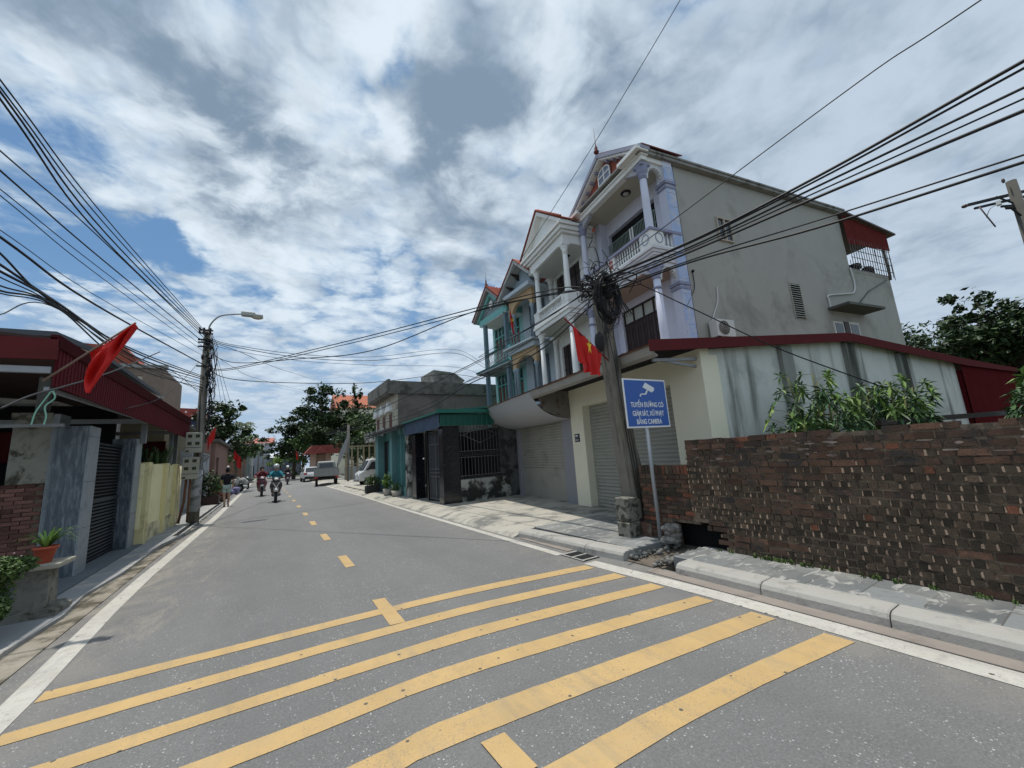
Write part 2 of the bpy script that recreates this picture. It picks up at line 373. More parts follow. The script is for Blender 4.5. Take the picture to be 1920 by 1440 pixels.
def tiles(name, col, joint, sx, sy, resid=None, var=.3):
    m = bpy.data.materials.new(name); m.use_nodes = True; t = NT(m.node_tree); bs = m.node_tree.nodes['Principled BSDF']
    tc = t.n('ShaderNodeTexCoord').outputs['Object']
    br = t.n('ShaderNodeTexBrick', offset=.5); mp = t.n('ShaderNodeMapping'); t.l(tc, mp.inputs[0]); mp.inputs['Rotation'].default_value = (0, 0, 0)
    t.l(mp.outputs[0], br.inputs['Vector']); br.inputs['Scale'].default_value = 1; br.inputs['Brick Width'].default_value = sx; br.inputs['Row Height'].default_value = sy
    br.inputs['Mortar Size'].default_value = .006; br.inputs['Mortar Smooth'].default_value = .3
    br.inputs['Color1'].default_value = (*[x * (1 - var) for x in col], 1); br.inputs['Color2'].default_value = (*[x * (1 + var) for x in col], 1); br.inputs['Mortar'].default_value = (*joint, 1)
    c = t.mix(t.ramp(t.noise(tc, 1.6, 7, .62), .42, .70, 0, .7), br.outputs['Color'], (.30, .29, .265))
    c = t.mix(t.ramp(t.noise(tc, 14, 5, .65), .5, .8, 0, .5), c, (.10, .10, .10))
    if resid:
        mp2 = t.n('ShaderNodeMapping'); t.l(tc, mp2.inputs[0]); mp2.inputs['Scale'].default_value = (1.2, 2.6, 1)
        c = t.mix(t.ramp(t.noise(mp2.outputs[0], 2.4, 6, .62, 1.2), resid[0], resid[1]), c, (.36, .355, .335))
    t.l(c, bs.inputs['Base Color']); bs.inputs['Roughness'].default_value = .8
    b = t.n('ShaderNodeBump'); b.inputs['Strength'].default_value = .5; b.inputs['Distance'].default_value = .01
    t.l(t.math('ADD', t.math('MULTIPLY', br.outputs['Fac'], -1), t.noise(tc, 12, 5, .6)), b.inputs['Height']); t.l(b.outputs[0], bs.inputs['Normal']); return m
asph = asphalt(); yel = paint('yellow_road_paint', (.49, .33, .14), (.25, .21, .15), .52, .84); whi = paint('white_road_paint', (.50, .48, .43), (.30, .28, .25), .48, .74)
tile_r = tiles('grey_paving_slabs', (.165, .175, .175), (.10, .10, .09), .62, .42, (.56, .62))
fore_m = mat('forecourt_concrete', (.42, .395, .34), .9, .14, 1.2, dirt=((.17, .17, .155), .46, .66, 1.5), bump=.25, bsc=9)
kerb_m = mat('kerb_concrete', (.38, .365, .335), .9, .08, 3, dirt=((.23, .22, .20), .5, .75, 5), bump=.3, bsc=30)
gut_m = mat('gutter_concrete', (.27, .235, .205), .92, .12, 3, dirt=((.16, .14, .125), .5, .75, 2.5), bump=.25, bsc=20)
sand_m = mat('gutter_silt', (.30, .27, .22), .95, .22, 3, dirt=((.10, .088, .065), .42, .60, 2.3), bump=.6, bsc=18)
pavl_m = mat('left_pavement_cement', (.29, .295, .30), .9, .16, 1.6, dirt=((.46, .44, .39), .50, .66, 2.0), bump=.3, bsc=14)
slate_fl = mat('dark_slate_floor', (.13, .15, .165), .8, .15, 2, bump=.2, bsc=12)
earth = mat('bare_earth', (.15, .125, .10), .97, .25, 2.5, dirt=((.07, .06, .045), .5, .7, 4), bump=.7, bsc=14)

gb = MB(); gb.add([(-400, -80, -.12), (400, -80, -.12), (400, 900, -.12), (-400, 900, -.12)], [(0, 1, 2, 3)]); gb.struct('ground', mat('open_ground', (.14, .13, .10), .95, .2, .2, dirt=((.06, .09, .04), .45, .6, .15)))
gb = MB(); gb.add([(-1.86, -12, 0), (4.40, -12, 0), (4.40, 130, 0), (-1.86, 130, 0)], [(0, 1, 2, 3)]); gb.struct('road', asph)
def stripmk(mb, top, bot, z=.004):
    n = len(top); mb.add([(x, y, z) for x, y in top] + [(x, y, z) for x, y in bot], [(i, n + i, n + i + 1, i + 1) for i in range(n - 1)])
mk = MB()
def rough(line, e):
    line = [(v.x, v.y) for v in spline([(x, y, 0) for x, y in line], 5)]
    rnd = random.Random(int(line[0][1] * 1000)); out = []
    for (x0, y0), (x1, y1) in zip(line, line[1:]):
        k = max(1, int(abs(x1 - x0) / .12))
        for i in range(k): q = i / k; out.append((x0 + (x1 - x0) * q, y0 + (y1 - y0) * q + rnd.uniform(-e, e)))
    out.append(line[-1]); return out
for tp, bt in (
    ([(-1.415, 4.90), (-.29, 4.86), (1.1, 4.82), (2.3, 4.72), (3.80, 4.46)], [(-1.415, 4.72), (-.29, 4.69), (1.1, 4.64), (2.3, 4.52), (3.80, 4.27)]),
    ([(-1.415, 4.31), (-.25, 4.31), (1.0, 4.28), (2.1, 4.21), (3.83, 3.93)], [(-1.415, 4.14), (-.25, 4.13), (1.0, 4.10), (2.1, 4.01), (3.83, 3.73)]),
    ([(-1.415, 3.73), (-.2, 3.72), (.9, 3.72), (1.9, 3.68), (3.85, 3.38)], [(-1.415, 3.56), (-.2, 3.57), (.9, 3.54), (1.9, 3.47), (3.85, 3.19)]),
    ([(-1.415, 3.16), (.23, 3.17), (1.45, 3.18), (3.87, 2.81)], [(-1.415, 2.98), (.23, 2.99), (1.38, 2.98), (3.87, 2.62)]),
    ([(-1.415, 2.58), (.45, 2.58), (1.2, 2.60), (3.88, 2.26)], [(-1.415, 2.39), (.45, 2.38), (1.1, 2.37), (3.88, 2.05)]),
    ([(-1.415, 1.96), (1.28, 1.95), (2.6, 1.85), (3.88, 1.69)], [(-1.415, 1.77), (1.28, 1.74), (2.4, 1.68), (3.88, 1.49)])):
    k = max(len(tp), len(bt))
    a = rough(tp, .0035); b_ = rough(bt, .0035)
    n = min(len(a), len(b_)); stripmk(mk, a[:n - 1] + [a[-1]], b_[:n - 1] + [b_[-1]])
mk.struct('yellow_rumble_stripes', yel)
mk = MB()
stripmk(mk, [(1.11, 5.17), (1.25, 5.14)], [(1.09, 4.29), (1.24, 4.27)], .0055); stripmk(mk, [(1.08, 2.30), (1.23, 2.29)], [(1.09, 1.97), (1.24, 1.97)], .008)
for y in (7.0, 9.8, 12.55, 15.3, 18.6, 22.2, 26, 30, 34, 38, 42, 46, 50, 54, 58, 62, 66):
    stripmk(mk, [(1.12, y + .95), (1.26, y + .92)], [(1.11, y), (1.25, y + .02)])
mk.struct('centre_line_dashes', yel)
mk = MB()
L = [(-1.62, -10), (-1.62, 4.8), (-1.70, 7), (-1.72, 9), (-1.66, 13), (-1.62, 17), (-1.62, 30), (-1.70, 60), (-1.8, 90)]
mk.add([(x, y, .004) for x, y in L] + [(x + .19 if i < 5 else x + .2, y, .004) for i, (x, y) in enumerate(L)], [(i, i + 1, len(L) + i + 1, len(L) + i) for i in range(len(L) - 1)])
for R in ([(3.92, -10), (3.93, 2.7), (3.88, 3.6), (3.83, 4.52)], [(3.84, 5.15), (3.84, 13), (3.95, 21), (3.95, 35), (3.95, 60)]):
    mk.add([(x, y, .004) for x, y in R] + [(x + .22 if y < 4.6 else x + .14, y, .004) for x, y in R], [(i, len(R) + i, len(R) + i + 1, i + 1) for i in range(len(R) - 1)])
mk.struct('white_edge_lines', whi)
g = MB(); g.box(4.16, 4.34, -10, 3.7, -.05, .010); g.box(4.10, 4.26, 5.2, 6.6, -.05, .012); g.struct('gutter_apron', gut_m)
# right kerb stones, rounded on the road side
kb = MB(); rnd = random.Random(4)
prof = [(0, -.05), (.008, .075), (.03, .110), (.07, .128), (.26, .130), (.26, -.05)]
y = -9.6
segs = []
while y < 3.3: segs.append((y, min(y + .99, 3.58), 4.325, 4.325)); y += 1.0
segs += [(4.22, 4.95, 4.30, 4.24), (4.96, 5.9, 4.24, 4.19), (5.91, 6.75, 4.19, 4.15)]
for y0, y1, xa, xb in segs:
    j = rnd.uniform(-.006, .006); n = len(prof)
    vs = []
    for (yy, xx, ins) in ((y0, xa, .006), (y0 + .012, xa, 0), (y1 - .012, xb, 0), (y1, xb, .006)):
        vs += [(xx + j + px_ + (ins if k < 4 else 0), yy, pz - (ins if 0 < k < 5 else 0)) for k, (px_, pz) in enumerate(prof)]
    kb.smooth = False
    kb.add(vs, [list(range(n)), list(range(3 * n, 4 * n))[::-1]] + [(r * n + i, (r + 1) * n + i, (r + 1) * n + (i + 1) % n, r * n + (i + 1) % n) for r in range(3) for i in range(n)])
kb.struct('kerb', kerb_m)
kb = MB()       # low ramped apron in front of the shops
kb.prism([(4.02, -.03), (4.08, .02), (4.42, .105), (4.62, .115), (4.62, -.03)], 'y', 6.77, 21.5); kb.prism([(4.02, -.03), (4.10, .02), (4.55, .06), (4.9, .06), (4.9, -.03)], 'y', 21.6, 70)
kb.struct('ramped_kerb', fore_m)
g = MB(); g.box(4.585, 5.32, -10, 3.60, -.1, .124); g.box(4.56, 6.3, 4.22, 6.77, -.1, .126); g.struct('pavement', tile_r)
g = MB(); g.prism([(4.62, 6.77), (6.3, 6.77), (6.3, 4.5), (9, 4.5), (9, 30), (4.62, 30)], 'z', -.1, .122); g.struct('forecourt', fore_m)
g = MB(); g.box(4.9, 9.5, 30.2, 70, -.1, .05); g.struct('far_verge', fore_m)
# washed-out gap in the pavement: rubble and earth
g = MB(); rnd = random.Random(7); g.box(4.34, 5.9, 3.62, 4.20, -.1, .015)
g.struct('washed_out_channel', earth)
g = MB()
for i in range(150):
    x = rnd.uniform(4.36, 5.35); yy = rnd.choice((3.62 + rnd.random() ** 2 * .16, 4.18 - rnd.random() ** 2 * .2)) ; r = rnd.uniform(.012, .05)
    g.ball((x, yy, .02 + r * .5 + rnd.random() * .03), (r, r * rnd.uniform(.6, 1.2), r * .7), 5, 3)
g.smooth = False
g.top('rubble', mat('broken_paving_rubble', (.17, .165, .15), .95, .3, 12, isl=.4), 'broken bits of paving lying in the washed out gap by the sign post', 'rubble', (4.8, 3.9, 0), kind='stuff')
# grate at the road edge
g = MB(); g.box(3.90, 4.22, 4.60, 5.12, -.02, .007)
g.top('drain_inlet', dark_in, 'dark storm drain slot in the road edge where the white line breaks', 'drain', (4.05, 4.85, 0))
bpy.data.objects['drain_inlet']
t_ = MB(); 
for yy in (4.62, 4.86, 5.08): t_.box(3.92, 4.20, yy, yy + .035, .008, .014)
t_.box(3.90, 3.925, 4.60, 5.12, .008, .016)
t_.build('grate_bar', kerb_m, bpy.data.objects['drain_inlet'])
# left side
g = MB(); g.box(-2.12, -1.80, -10, 20, -.06, .012); g.struct('silted_gutter', sand_m)
g = MB(); g.prism([(-2.05, -10), (-1.98, 5.0), (-2.07, 6.1), (-2.0, 7.2), (-2.10, 8.2), (-2.0, 9.5), (-2.02, 12.5), (-1.84, 13.4), (-1.84, 60), (-3.6, 60), (-3.6, 40), (-9, 40), (-9, -10)], 'z', -.1, .055); g.struct('left_pavement', pavl_m)
g = MB(); g.prism([(-2.42, 7.6), (-2.42, 12.9), (-6, 12.9), (-6, 7.6)], 'z', -.05, .078); g.struct('slate_threshold', slate_fl)
g = MB(); g.box(-2.02, -1.90, 13.8, 34, .05, .062); g.struct('drain_slot', dark_in)

# ------------------------------------------------------------------ brick wall on the right (every brick its own island)
hd = mat('burnt_header_brick', (.058, .045, .032), .9, .28, 14, isl=.30, bump=.5, bsc=60, col2=(.095, .067, .046))
st = mat('dark_stretcher_brick', (.10, .058, .041), .92, .28, 9, isl=.28, bump=.6, bsc=50, col2=(.135, .075, .05), dirt=((.045, .040, .036), .45, .65, 3.5))
og = mat('orange_brick', (.21, .085, .05), .92, .25, 9, isl=.35, bump=.6, bsc=50, dirt=((.05, .035, .03), .48, .68, 5))
mo = mat('old_wall_mortar', (.21, .16, .115), .95, .4, 10, dirt=((.07, .058, .047), .42, .66, 5), bump=.8, bsc=40)
tanb = mat('pale_mortar_lump', (.30, .215, .155), .95, .3, 15, isl=.55)
bw = thing('brick_wall', 'long dark old brick wall beside the right pavement with burnt brick ends showing', 'wall', (5.35, 1.0, .12))
rnd = random.Random(11)
WY0, WY1, WX = -6.5, 3.66, 5.235
def inhole(y, z):   # washed-out hole at the wall's left foot
    return z < .50 - .9 * max(0, 3.62 - y) + .06 * math.sin(y * 23) and y > 3.16 + .1 * math.sin(z * 31)
core = MB(); core.wall('x', WX + .014, WX + .19, WY0, WY1, -.05, 1.585, [(3.22, WY1, -.05, .46)]); core.build('mortar_core', mo, bw)
B = MB(); k = 0; z = .125
while z < 1.60:
    stretch = z > 1.40; y = WY0 + (.045 if k % 2 else 0) + rnd.uniform(-.02, .02); seg = 0
    red = z > 1.22
    ph = rnd.uniform(0, 1)
    while y < WY1:
        r1 = rnd.random(); seg = seg - 1 if seg > 0 else (rnd.randint(2, 5) if r1 < .018 else 0); ln = .20 if (stretch or seg or r1 > .955) else .066
        if red: ln = rnd.choice((.20, .20, .1, .066))
        e = min(y + ln, WY1)
        if not inhole((y + e) / 2, z):
            out = rnd.uniform(-.006, .006) - (.01 if rnd.random() < .05 else 0)
            hz = .060 + rnd.uniform(-.005, .004); zo = z; z = z + .006 * math.sin(y * 1.7 + k) + .003 * math.sin(y * 9 + k * 2)
            top_ = z > 1.50
            if not (top_ and rnd.random() < .12):
                B.cur = 2 if (rnd.random() < (.05 if red else .02)) else (1 if ln > .15 else (1 if red and rnd.random() < .6 else 0))
                s0, s1 = rnd.uniform(-.003, .003), rnd.uniform(-.003, .003)
                B.add([(WX + out, y, z + s0), (WX + .12, y, z), (WX + .12, e, z), (WX + out, e, z + s1), (WX + out, y + .003, z + hz + s0), (WX + .12, y, z + hz), (WX + .12, e, z + hz), (WX + out, e - .003, z + hz + s1)],
                      [(0, 3, 2, 1), (4, 5, 6, 7), (0, 1, 5, 4), (1, 2, 6, 5), (2, 3, 7, 6), (3, 0, 4, 7)])
            if ln < .15 and rnd.random() < .74 and not (red and rnd.random() < .6):      # pale mortar squeezed out between brick ends
                B.cur = 3; w_ = rnd.uniform(.008, .024); j0, j1 = rnd.uniform(0, .012), rnd.uniform(0, .02); B.add([(WX - .003, e - .002, z + j0), (WX - .003, e + w_, z + .004 + j1 * .4), (WX - .003, e + w_ - .003, z + hz - j1), (WX - .003, e + .001, z + hz - j0)], [(3, 2, 1, 0)])
            z = zo
        y = e + .014
    z += .0795; k += 1
B.build('bricks', [hd, st, og, tanb], bw)
B = MB()        # mortar smears on the upper courses
for i in range(120):
    y = rnd.uniform(WY0, WY1); zz = 1.33 + rnd.random() * .24; a = rnd.uniform(.02, .08); h = rnd.uniform(.006, .02)
    n = 7; B.add([(WX - .008 - rnd.random() * .004, y + a * math.cos(2 * PI * q / n) * rnd.uniform(.6, 1.1), zz + h * math.sin(2 * PI * q / n) * rnd.uniform(.6, 1.2)) for q in range(n)], [list(range(n))])
B.build('mortar_smears', mat('grey_mortar_smear', (.17, .135, .115), .95, .3, 9, isl=.4), bw)
# lower end section of red bricks behind the sign
lw = thing('brick_wall', 'short lower stretch of red brick wall with a soldier course on top, behind the sign post', 'wall', (5.5, 4.1, .12))
B = MB(); B.wall('x', 5.36, 5.54, 3.67, 4.66, -.02, 1.245, [(3.67, 4.12, -.02, .40)]); B.build('mortar_core', mo, lw)
B = MB(); z = .125; k = 0
while z < 1.10:
    y = 3.68 + (.1 if k % 2 else 0)
    while y < 4.66:
        e = min(y + .205, 4.66)
        if not (z < .42 and y < 4.12):
            B.cur = 2 if rnd.random() < .30 and z < .95 else (1 if rnd.random() < .7 else 0); o_ = rnd.uniform(-.006, .006)
            B.box(5.34 + o_, 5.5, y, e, z, z + .053)
        y = e + .012
    z += .0655; k += 1
y = 3.68
while y < 4.62:
    B.cur = rnd.choice((1, 1, 2, 0)); B.box(5.335 + rnd.uniform(-.005, .005), 5.56, y, y + .055, 1.115, 1.245 + rnd.uniform(-.006, .006)); y += .066
B.build('bricks', [hd, st, og], lw)
B = MB(); B.box(5.62, 5.66, 2.7, 4.9, -.05, .95); B.build('cavity_shade_sheet', dark_in, lw)  # near-black sheet behind the hole, standing in for the shade inside it
B = MB(); rnd = random.Random(5)
for i in range(26):
    r = rnd.uniform(.04, .09); B.ball((5.22 + rnd.uniform(-.04, .10), 4.10 + rnd.uniform(-.05, .10), .12 + rnd.uniform(0, .22)), (r, r, r * .8), 7, 4)
for q in range(len(B.sm)): B.sm[q] = False
B.top('concrete_lump', mat('lumpy_concrete', (.25, .235, .21), .95, .3, 14, isl=.25, bump=.8, bsc=30), 'lumpy broken concrete footing beside the hole under the brick wall', 'concrete', (5.2, 4.1, .12))
# weeds along the wall foot
def blades(mb, c, n, r, h, w, rnd, droop=.5):
    for i in range(n):
        a = rnd.uniform(0, 2 * PI); rr = r * math.sqrt(rnd.random()); x, y = c[0] + rr * math.cos(a), c[1] + rr * math.sin(a)
        b = rnd.uniform(0, 2 * PI); hh = h * rnd.uniform(.5, 1.2); dx, dy = math.cos(b), math.sin(b); lx, ly = -dy * w / 2, dx * w / 2
        p1 = (x + dx * hh * .25, y + dy * hh * .25, c[2] + hh * .7); p2 = (x + dx * hh * droop, y + dy * hh * droop, c[2] + hh * (1 - droop * .4))
        mb.add([(x - lx, y - ly, c[2]), (x + lx, y + ly, c[2]), (p1[0] + lx, p1[1] + ly, p1[2]), (p1[0] - lx, p1[1] - ly, p1[2]), p2], [(0, 1, 2, 3), (3, 2, 4)])
leaf_g = mat('weed_leaf', (.07, .11, .03), .7, .2, 4, isl=.4)
B = MB()
for i in range(46):
    yy = rnd.uniform(-1, 3.4) if i > 16 else 2.6 + rnd.gauss(0, .16)
    blades(B, (5.21 - rnd.random() * .03, yy, .124), 7, .03, .05, .012, rnd)
B.top('weeds', leaf_g, 'small weeds growing along the foot of the dark brick wall', 'weeds', (5.2, 2, .12), kind='stuff')

# ------------------------------------------------------------------ right pole, its block and the camera sign
pr = local(thing('utility_pole', 'leaning old concrete pole wrapped in cable coils beside the blue camera sign', 'utility pole', (5.36, 4.95, .12)))
B = MB()
path = [(0.17, .02, -.1), (.15, 0, .5), (.02, 0, 1.6), (-.12, -.02, 2.9), (-.24, -.04, 4.35)]
ws = [(.215, .17), (.205, .16), (.175, .14), (.145, .12), (.13, .11)]
vs = []
for (x, y, z), (w_, h_) in zip(path, ws):
    c_ = .045; vs += [(x - w_ + c_, y - h_, z), (x + w_ - c_, y - h_, z), (x + w_, y - h_ + c_, z), (x + w_, y + h_ - c_, z), (x + w_ - c_, y + h_, z), (x - w_ + c_, y + h_, z), (x - w_, y + h_ - c_, z), (x - w_, y - h_ + c_, z)]
B.add(vs, [(r * 8 + i, r * 8 + (i + 1) % 8, r * 8 + 8 + (i + 1) % 8, r * 8 + 8 + i) for r in range(4) for i in range(8)] + [list(range(32, 40))])
B.build('shaft', old_conc, pr)
B = MB()         # long weathered grooves down the face
for q in range(3):
    B.tube([(.16 - .095 * zz + (q - 1) * .07 * (1 - zz * .1), -.162 + .016 * zz, zz) for zz in (.4, 1.2, 2.0, 2.8)], .012, 4)
B.build('groove', mat('dark_stain', (.045, .043, .038), .95, .3, 8), pr)
rnd = random.Random(21)
B = MB()
for q in range(15):   # vertical coil of slack cable
    R = rnd.uniform(.26, .35); cx_, cz_ = -.25 + rnd.uniform(-.03, .03), 4.10 + rnd.uniform(-.05, .05); yy = -.22 - rnd.random() * .07
    B.tube([(cx_ + R * .82 * math.cos(a), yy + .05 * math.sin(a * 1.5 + q), cz_ + R * 1.25 * math.sin(a)) for a in [2 * PI * i / 26 + q for i in range(27)]], .011, 5)
B.build('cable_coil', cable_m, pr)
B = MB()
for q in range(64):    # tangle round the head
    p0 = Vector((-.25 + rnd.gauss(0, .12), rnd.gauss(-.08, .12), 4.42 + rnd.gauss(0, .13))); pts = [p0]
    for i in range(4): pts.append(pts[-1] + Vector((rnd.gauss(0, .13), rnd.gauss(0, .09), rnd.gauss(-.01, .11))))
    B.tube(spline(pts, 4), rnd.choice((.006, .009, .013)), 4)
B.build('cable_tangle', cable_m, pr)
B = MB(); B.ball((-.13, -.16, 4.32), (.13, .11, .2)); B.ball((-.18, -.12, 4.58), (.12, .1, .13)); B.box(-.26, -.02, -.14, .10, 4.30, 4.55); B.build('splice_case', black, pr)
B = MB(); B.lathe([(.10, 0), (.09, .05), (.045, .20), (.03, .24)], (-.30, -.15, 4.36), 12); B.build('white_cap', white_paint, pr)
B = MB(); B.ball((-.40, -.08, 3.32), (.085, .09, .19), 10, 8); B.build('joint_closure', black, pr)
B = MB()
for q in range(9):
    x = -.05 + rnd.uniform(-.16, .16); B.tube(spline([(-.3 + rnd.uniform(-.1, .2), -.2, 4.1), (-.3 + x, -.24 - rnd.random() * .08, 3.7 - rnd.random() * .5), (-.1 + rnd.uniform(-.2, .3), -.2, 3.55 + rnd.uniform(0, .4)), (.05 + rnd.uniform(0, .3), -.1, 4.0 + rnd.uniform(-.1, .3))], 6), .005, 4)
B.tube([(-.27, -.17, 3.6), (-.2, -.2, 2.9), (-.17, -.22, 2.3), (-.14, -.24, 1.4), (-.1, -.25, .9)], .006, 4)
B.build('slack_wire', cable_m, pr)
B = MB()         # spiky steel bracket hanging behind
for q in range(16):
    a = 2 * PI * q / 16; B.tube([(.30 + .03 * math.cos(a), .05, 4.42), (.36 + .13 * math.cos(a), .05 + .10 * math.sin(a), 4.2), (.42 + .24 * math.cos(a), .05 + .16 * math.sin(a), 3.98)], .006, 4)
B.tube([(-.1, 0, 4.40), (.34, .05, 4.44)], .02, 4); B.build('anchor_bracket', dark_metal, pr)
blk = MB(); rnd = random.Random(2)
blk.box(5.04, 5.30, 4.72, 5.00, .36, .74); blk.box(5.02, 5.28, 4.70, 4.98, .10, .355); blk.box(5.26, 5.40, 4.74, 4.98, .38, .70)
o = blk.top('concrete_block', mat('rough_block_concrete', (.23, .22, .185), .95, .35, 7, dirt=((.055, .055, .045), .47, .58, 7), bump=.9, bsc=22), 'rough grey concrete block set at the foot of the leaning pole', 'concrete block', (5.15, 4.85, .12))
bv = o.modifiers.new('bevel', 'BEVEL'); bv.width = .02; bv.segments = 2
B = MB(); B.box(5.30, 5.62, 4.52, 4.98, .08, .33); 
o = B.top('brick_stub', mat('crumbling_brick_base', (.13, .075, .055), .95, .3, 12, dirt=((.19, .17, .14), .5, .65, 9), bump=.9, bsc=30), 'crumbling low brick base between the leaning pole and the sign post', 'masonry', (5.45, 4.7, .12))
bv = o.modifiers.new('bevel', 'BEVEL'); bv.width = .02; bv.segments = 2
B = MB(); B.bar((5.36, 4.66, .30), (5.56, 4.66, .66), .045); B.top('steel_prop', grey_metal, 'short grey angle iron leaning against the foot of the old pole', 'steel bar', (5.4, 4.66, .3))
B = MB()
for q in range(6): B.box(5.50, 5.66, 4.74, 4.76, .36 + q * .06, .378 + q * .06)
B.box(5.50, 5.66, 4.77, 4.79, .34, .74); B.top('drain_grille', dark_metal, 'small dark slatted grille leaning behind the steel bar at the pole foot', 'grille', (5.58, 4.77, .34))

sg = local(thing('road_sign', 'blue camera surveillance road sign on a thin grey post', 'road sign', (5.205, 4.23, .12), rz=math.radians(-2)))
sign_blue = mat('sign_blue', (.012, .085, .36), .35, .04, 3, spec=.5); sign_white = mat('sign_white', (.78, .79, .80), .4, .03, 3)
B = MB(); B.tube([(0, .045, -.05), (-.005, .045, 2.44)], .030, 12); B.build('post', mat('galvanised_post', (.33, .35, .37), .45, .1, 6, metal=.3), sg)
B = MB(); B.box(-.485, .500, -.012, 0, 1.735, 2.525); o = B.build('panel', sign_white, sg)
B = MB(); B.box(-.460, .475, -.016, -.0125, 1.760, 2.500); B.build('blue_face', sign_blue, sg)
B = MB(); B.box(-.06, .06, .001, .02, 1.95, 1.99); B.box(-.06, .06, .001, .02, 2.3, 2.34); B.build('bracket', grey_metal, sg)
B = MB()
def rot2(pts, c, a): return [(c[0] + (x - c[0]) * math.cos(a) - (y - c[1]) * math.sin(a), c[1] + (x - c[0]) * math.sin(a) + (y - c[1]) * math.cos(a)) for x, y in pts]
c0 = (.13, 2.335)
for poly in (rot2([(-.06, 2.43), (.26, 2.43), (.26, 2.39), (.285, 2.39), (.285, 2.29), (.26, 2.29), (.26, 2.245), (-.06, 2.245)], c0, -.56),
             [(-.19, 2.12), (-.155, 2.12), (-.155, 2.15), (-.02, 2.15), (.035, 2.27), (.075, 2.25), (.01, 2.115), (-.155, 2.115), (-.155, 2.05), (-.19, 2.05)]):
    B.prism([(x * .74,  (z - 2.05) * .50 + 2.235) for x, z in poly], 'y', -.0205, -.0165)
B.build('camera_symbol', sign_white, sg)
def text(s, name, size, parent, m, loc, sx=1.0, rot=(PI / 2, 0, 0), bold=.0014, ext=.002):
    cu = bpy.data.curves.new(name, 'FONT'); cu.body = s; cu.size = size; cu.align_x = 'CENTER'; cu.extrude = ext; cu.offset = bold
    tmp = bpy.data.objects.new('tmp_text', cu); COL.objects.link(tmp); bpy.context.view_layer.update()
    me = bpy.data.meshes.new_from_object(tmp.evaluated_get(bpy.context.evaluated_depsgraph_get())); bpy.data.objects.remove(tmp)
    me.materials.clear(); me.materials.append(m); me.name = name
    o = bpy.data.objects.new(name, me); COL.objects.link(o); o.parent = parent; o.location = loc; o.rotation_euler = rot; o.scale = (sx, 1, 1); return o
text('TUYẾN ĐƯỜNG CÓ', 'lettering', .112, sg, sign_white, (.01, -.0185, 2.065), .74)
text('GIÁM SÁT, XỬ PHẠT', 'lettering', .112, sg, sign_white, (.01, -.0185, 1.925), .70)
text('BẰNG CAMERA', 'lettering', .112, sg, sign_white, (.01, -.0185, 1.793), .74)

# ------------------------------------------------------------------ the shop row (local frame: x = depth b, y = distance a along the row)
def shutter(parent, b, a0, a1, z0, z1, m, pitch=.085, smooth_below=None):
    B = MB(); pts = []; z = z0
    if smooth_below: pts += [(b, z0), (b, smooth_below)]; z = smooth_below
    while z < z1: pts += [(b + .012, z), (b - .012, z + pitch * .3), (b - .012, z + pitch * .7), (b + .012, z + pitch * .98)]; z += pitch
    n = len(pts); B.add([(x, a0, zz) for x, zz in pts] + [(x, a1, zz) for x, zz in pts], [(i, i + n, i + n + 1, i + 1) for i in range(n - 1)])
    B.box(b + .03, b + .05, a0, a1, z0, z1); return B.build('roller_shutter', m, parent)
def corr(mb, axis, p0, p1, z0, z1, pitch=.16, depth=.022, ztop=None):
    """corrugated upright sheet between plan points p0 and p1"""
    p0 = Vector(p0); p1 = Vector(p1); L = (p1 - p0).length; t = (p1 - p0) / L; nrm = Vector((t.y, -t.x)); n = max(2, int(L / pitch)) ; vs = []
    seq = []
    for i in range(n):
        s = i / n * L; w = L / n; seq += [(s, 0), (s + .55 * w, 0), (s + .65 * w, depth), (s + .9 * w, depth)]
    seq.append((L, 0))
    zt0, zt1 = ztop if ztop else (z1, z1); zb0, zb1 = z0 if isinstance(z0, tuple) else (z0, z0)
    for s, q in seq:
        p = p0 + t * s + nrm * q; f = s / L
        vs += [(p.x, p.y, zb0 + (zb1 - zb0) * f), (p.x, p.y, zt0 + (zt1 - zt0) * f)]
    mb.add(vs, [(2 * i, 2 * i + 2, 2 * i + 3, 2 * i + 1) for i in range(len(seq) - 1)])
shut_m = mat('beige_grey_shutter', (.36, .345, .30), .55, .05, 1.5, metal=.1, dirt=((.24, .23, .20), .5, .8, 1.8))
shut_m2 = mat('grey_shutter', (.33, .33, .29), .55, .05, 1.5, metal=.1, dirt=((.20, .20, .175), .5, .8, 1.8))
cs = thing('cream_shop', 'single storey cream painted shop with a closed roller shutter behind the leaning pole', 'shop', (0, 4.0, .1), row=True)
B = MB(); B.wall('x', 0, .22, 4.0, 8.49, .0, 3.22, [(4.78, 7.88, 0, 2.69)]); B.box(.22, .42, 7.88, 8.49, 0, 3.1); B.box(.22, .42, 4.0, 4.78, 0, 3.1); B.build('front_wall', cream_paint, cs)
shutter(cs, .22, 4.7, 7.95, .11, 2.75, shut_m2)
B = MB(); B.prism([(.22, -.1), (9.55, -.1), (9.55, 3.25), (4.55, 3.62), (.22, 3.2)], 'y', 4.02, 4.20); B.build('side_wall', shop_side, cs)
B = MB()
for b0 in (2.15, 4.40, 6.55): B.box(b0, b0 + .34, 3.93, 4.02, -.1, 3.36 if b0 != 4.40 else 3.52)
B.build('pilaster', mat('black_streaked_render', (.25, .255, .23), .92, .15, 2, streak=((.045, .045, .04), .38, .60, 2.2)), cs)
B = MB(); corr(B, 'x', (9.52, 3.90), (12.9, 3.90), -.1, 3.3, .45, .006, (3.22, 3.03)); B.box(9.53, 12.88, 3.93, 4.1, -.1, 3.0); B.build('red_sheet_wall', mat('dark_maroon_sheet', (.085, .010, .012), .95, .1, 2, spec=.02), cs)
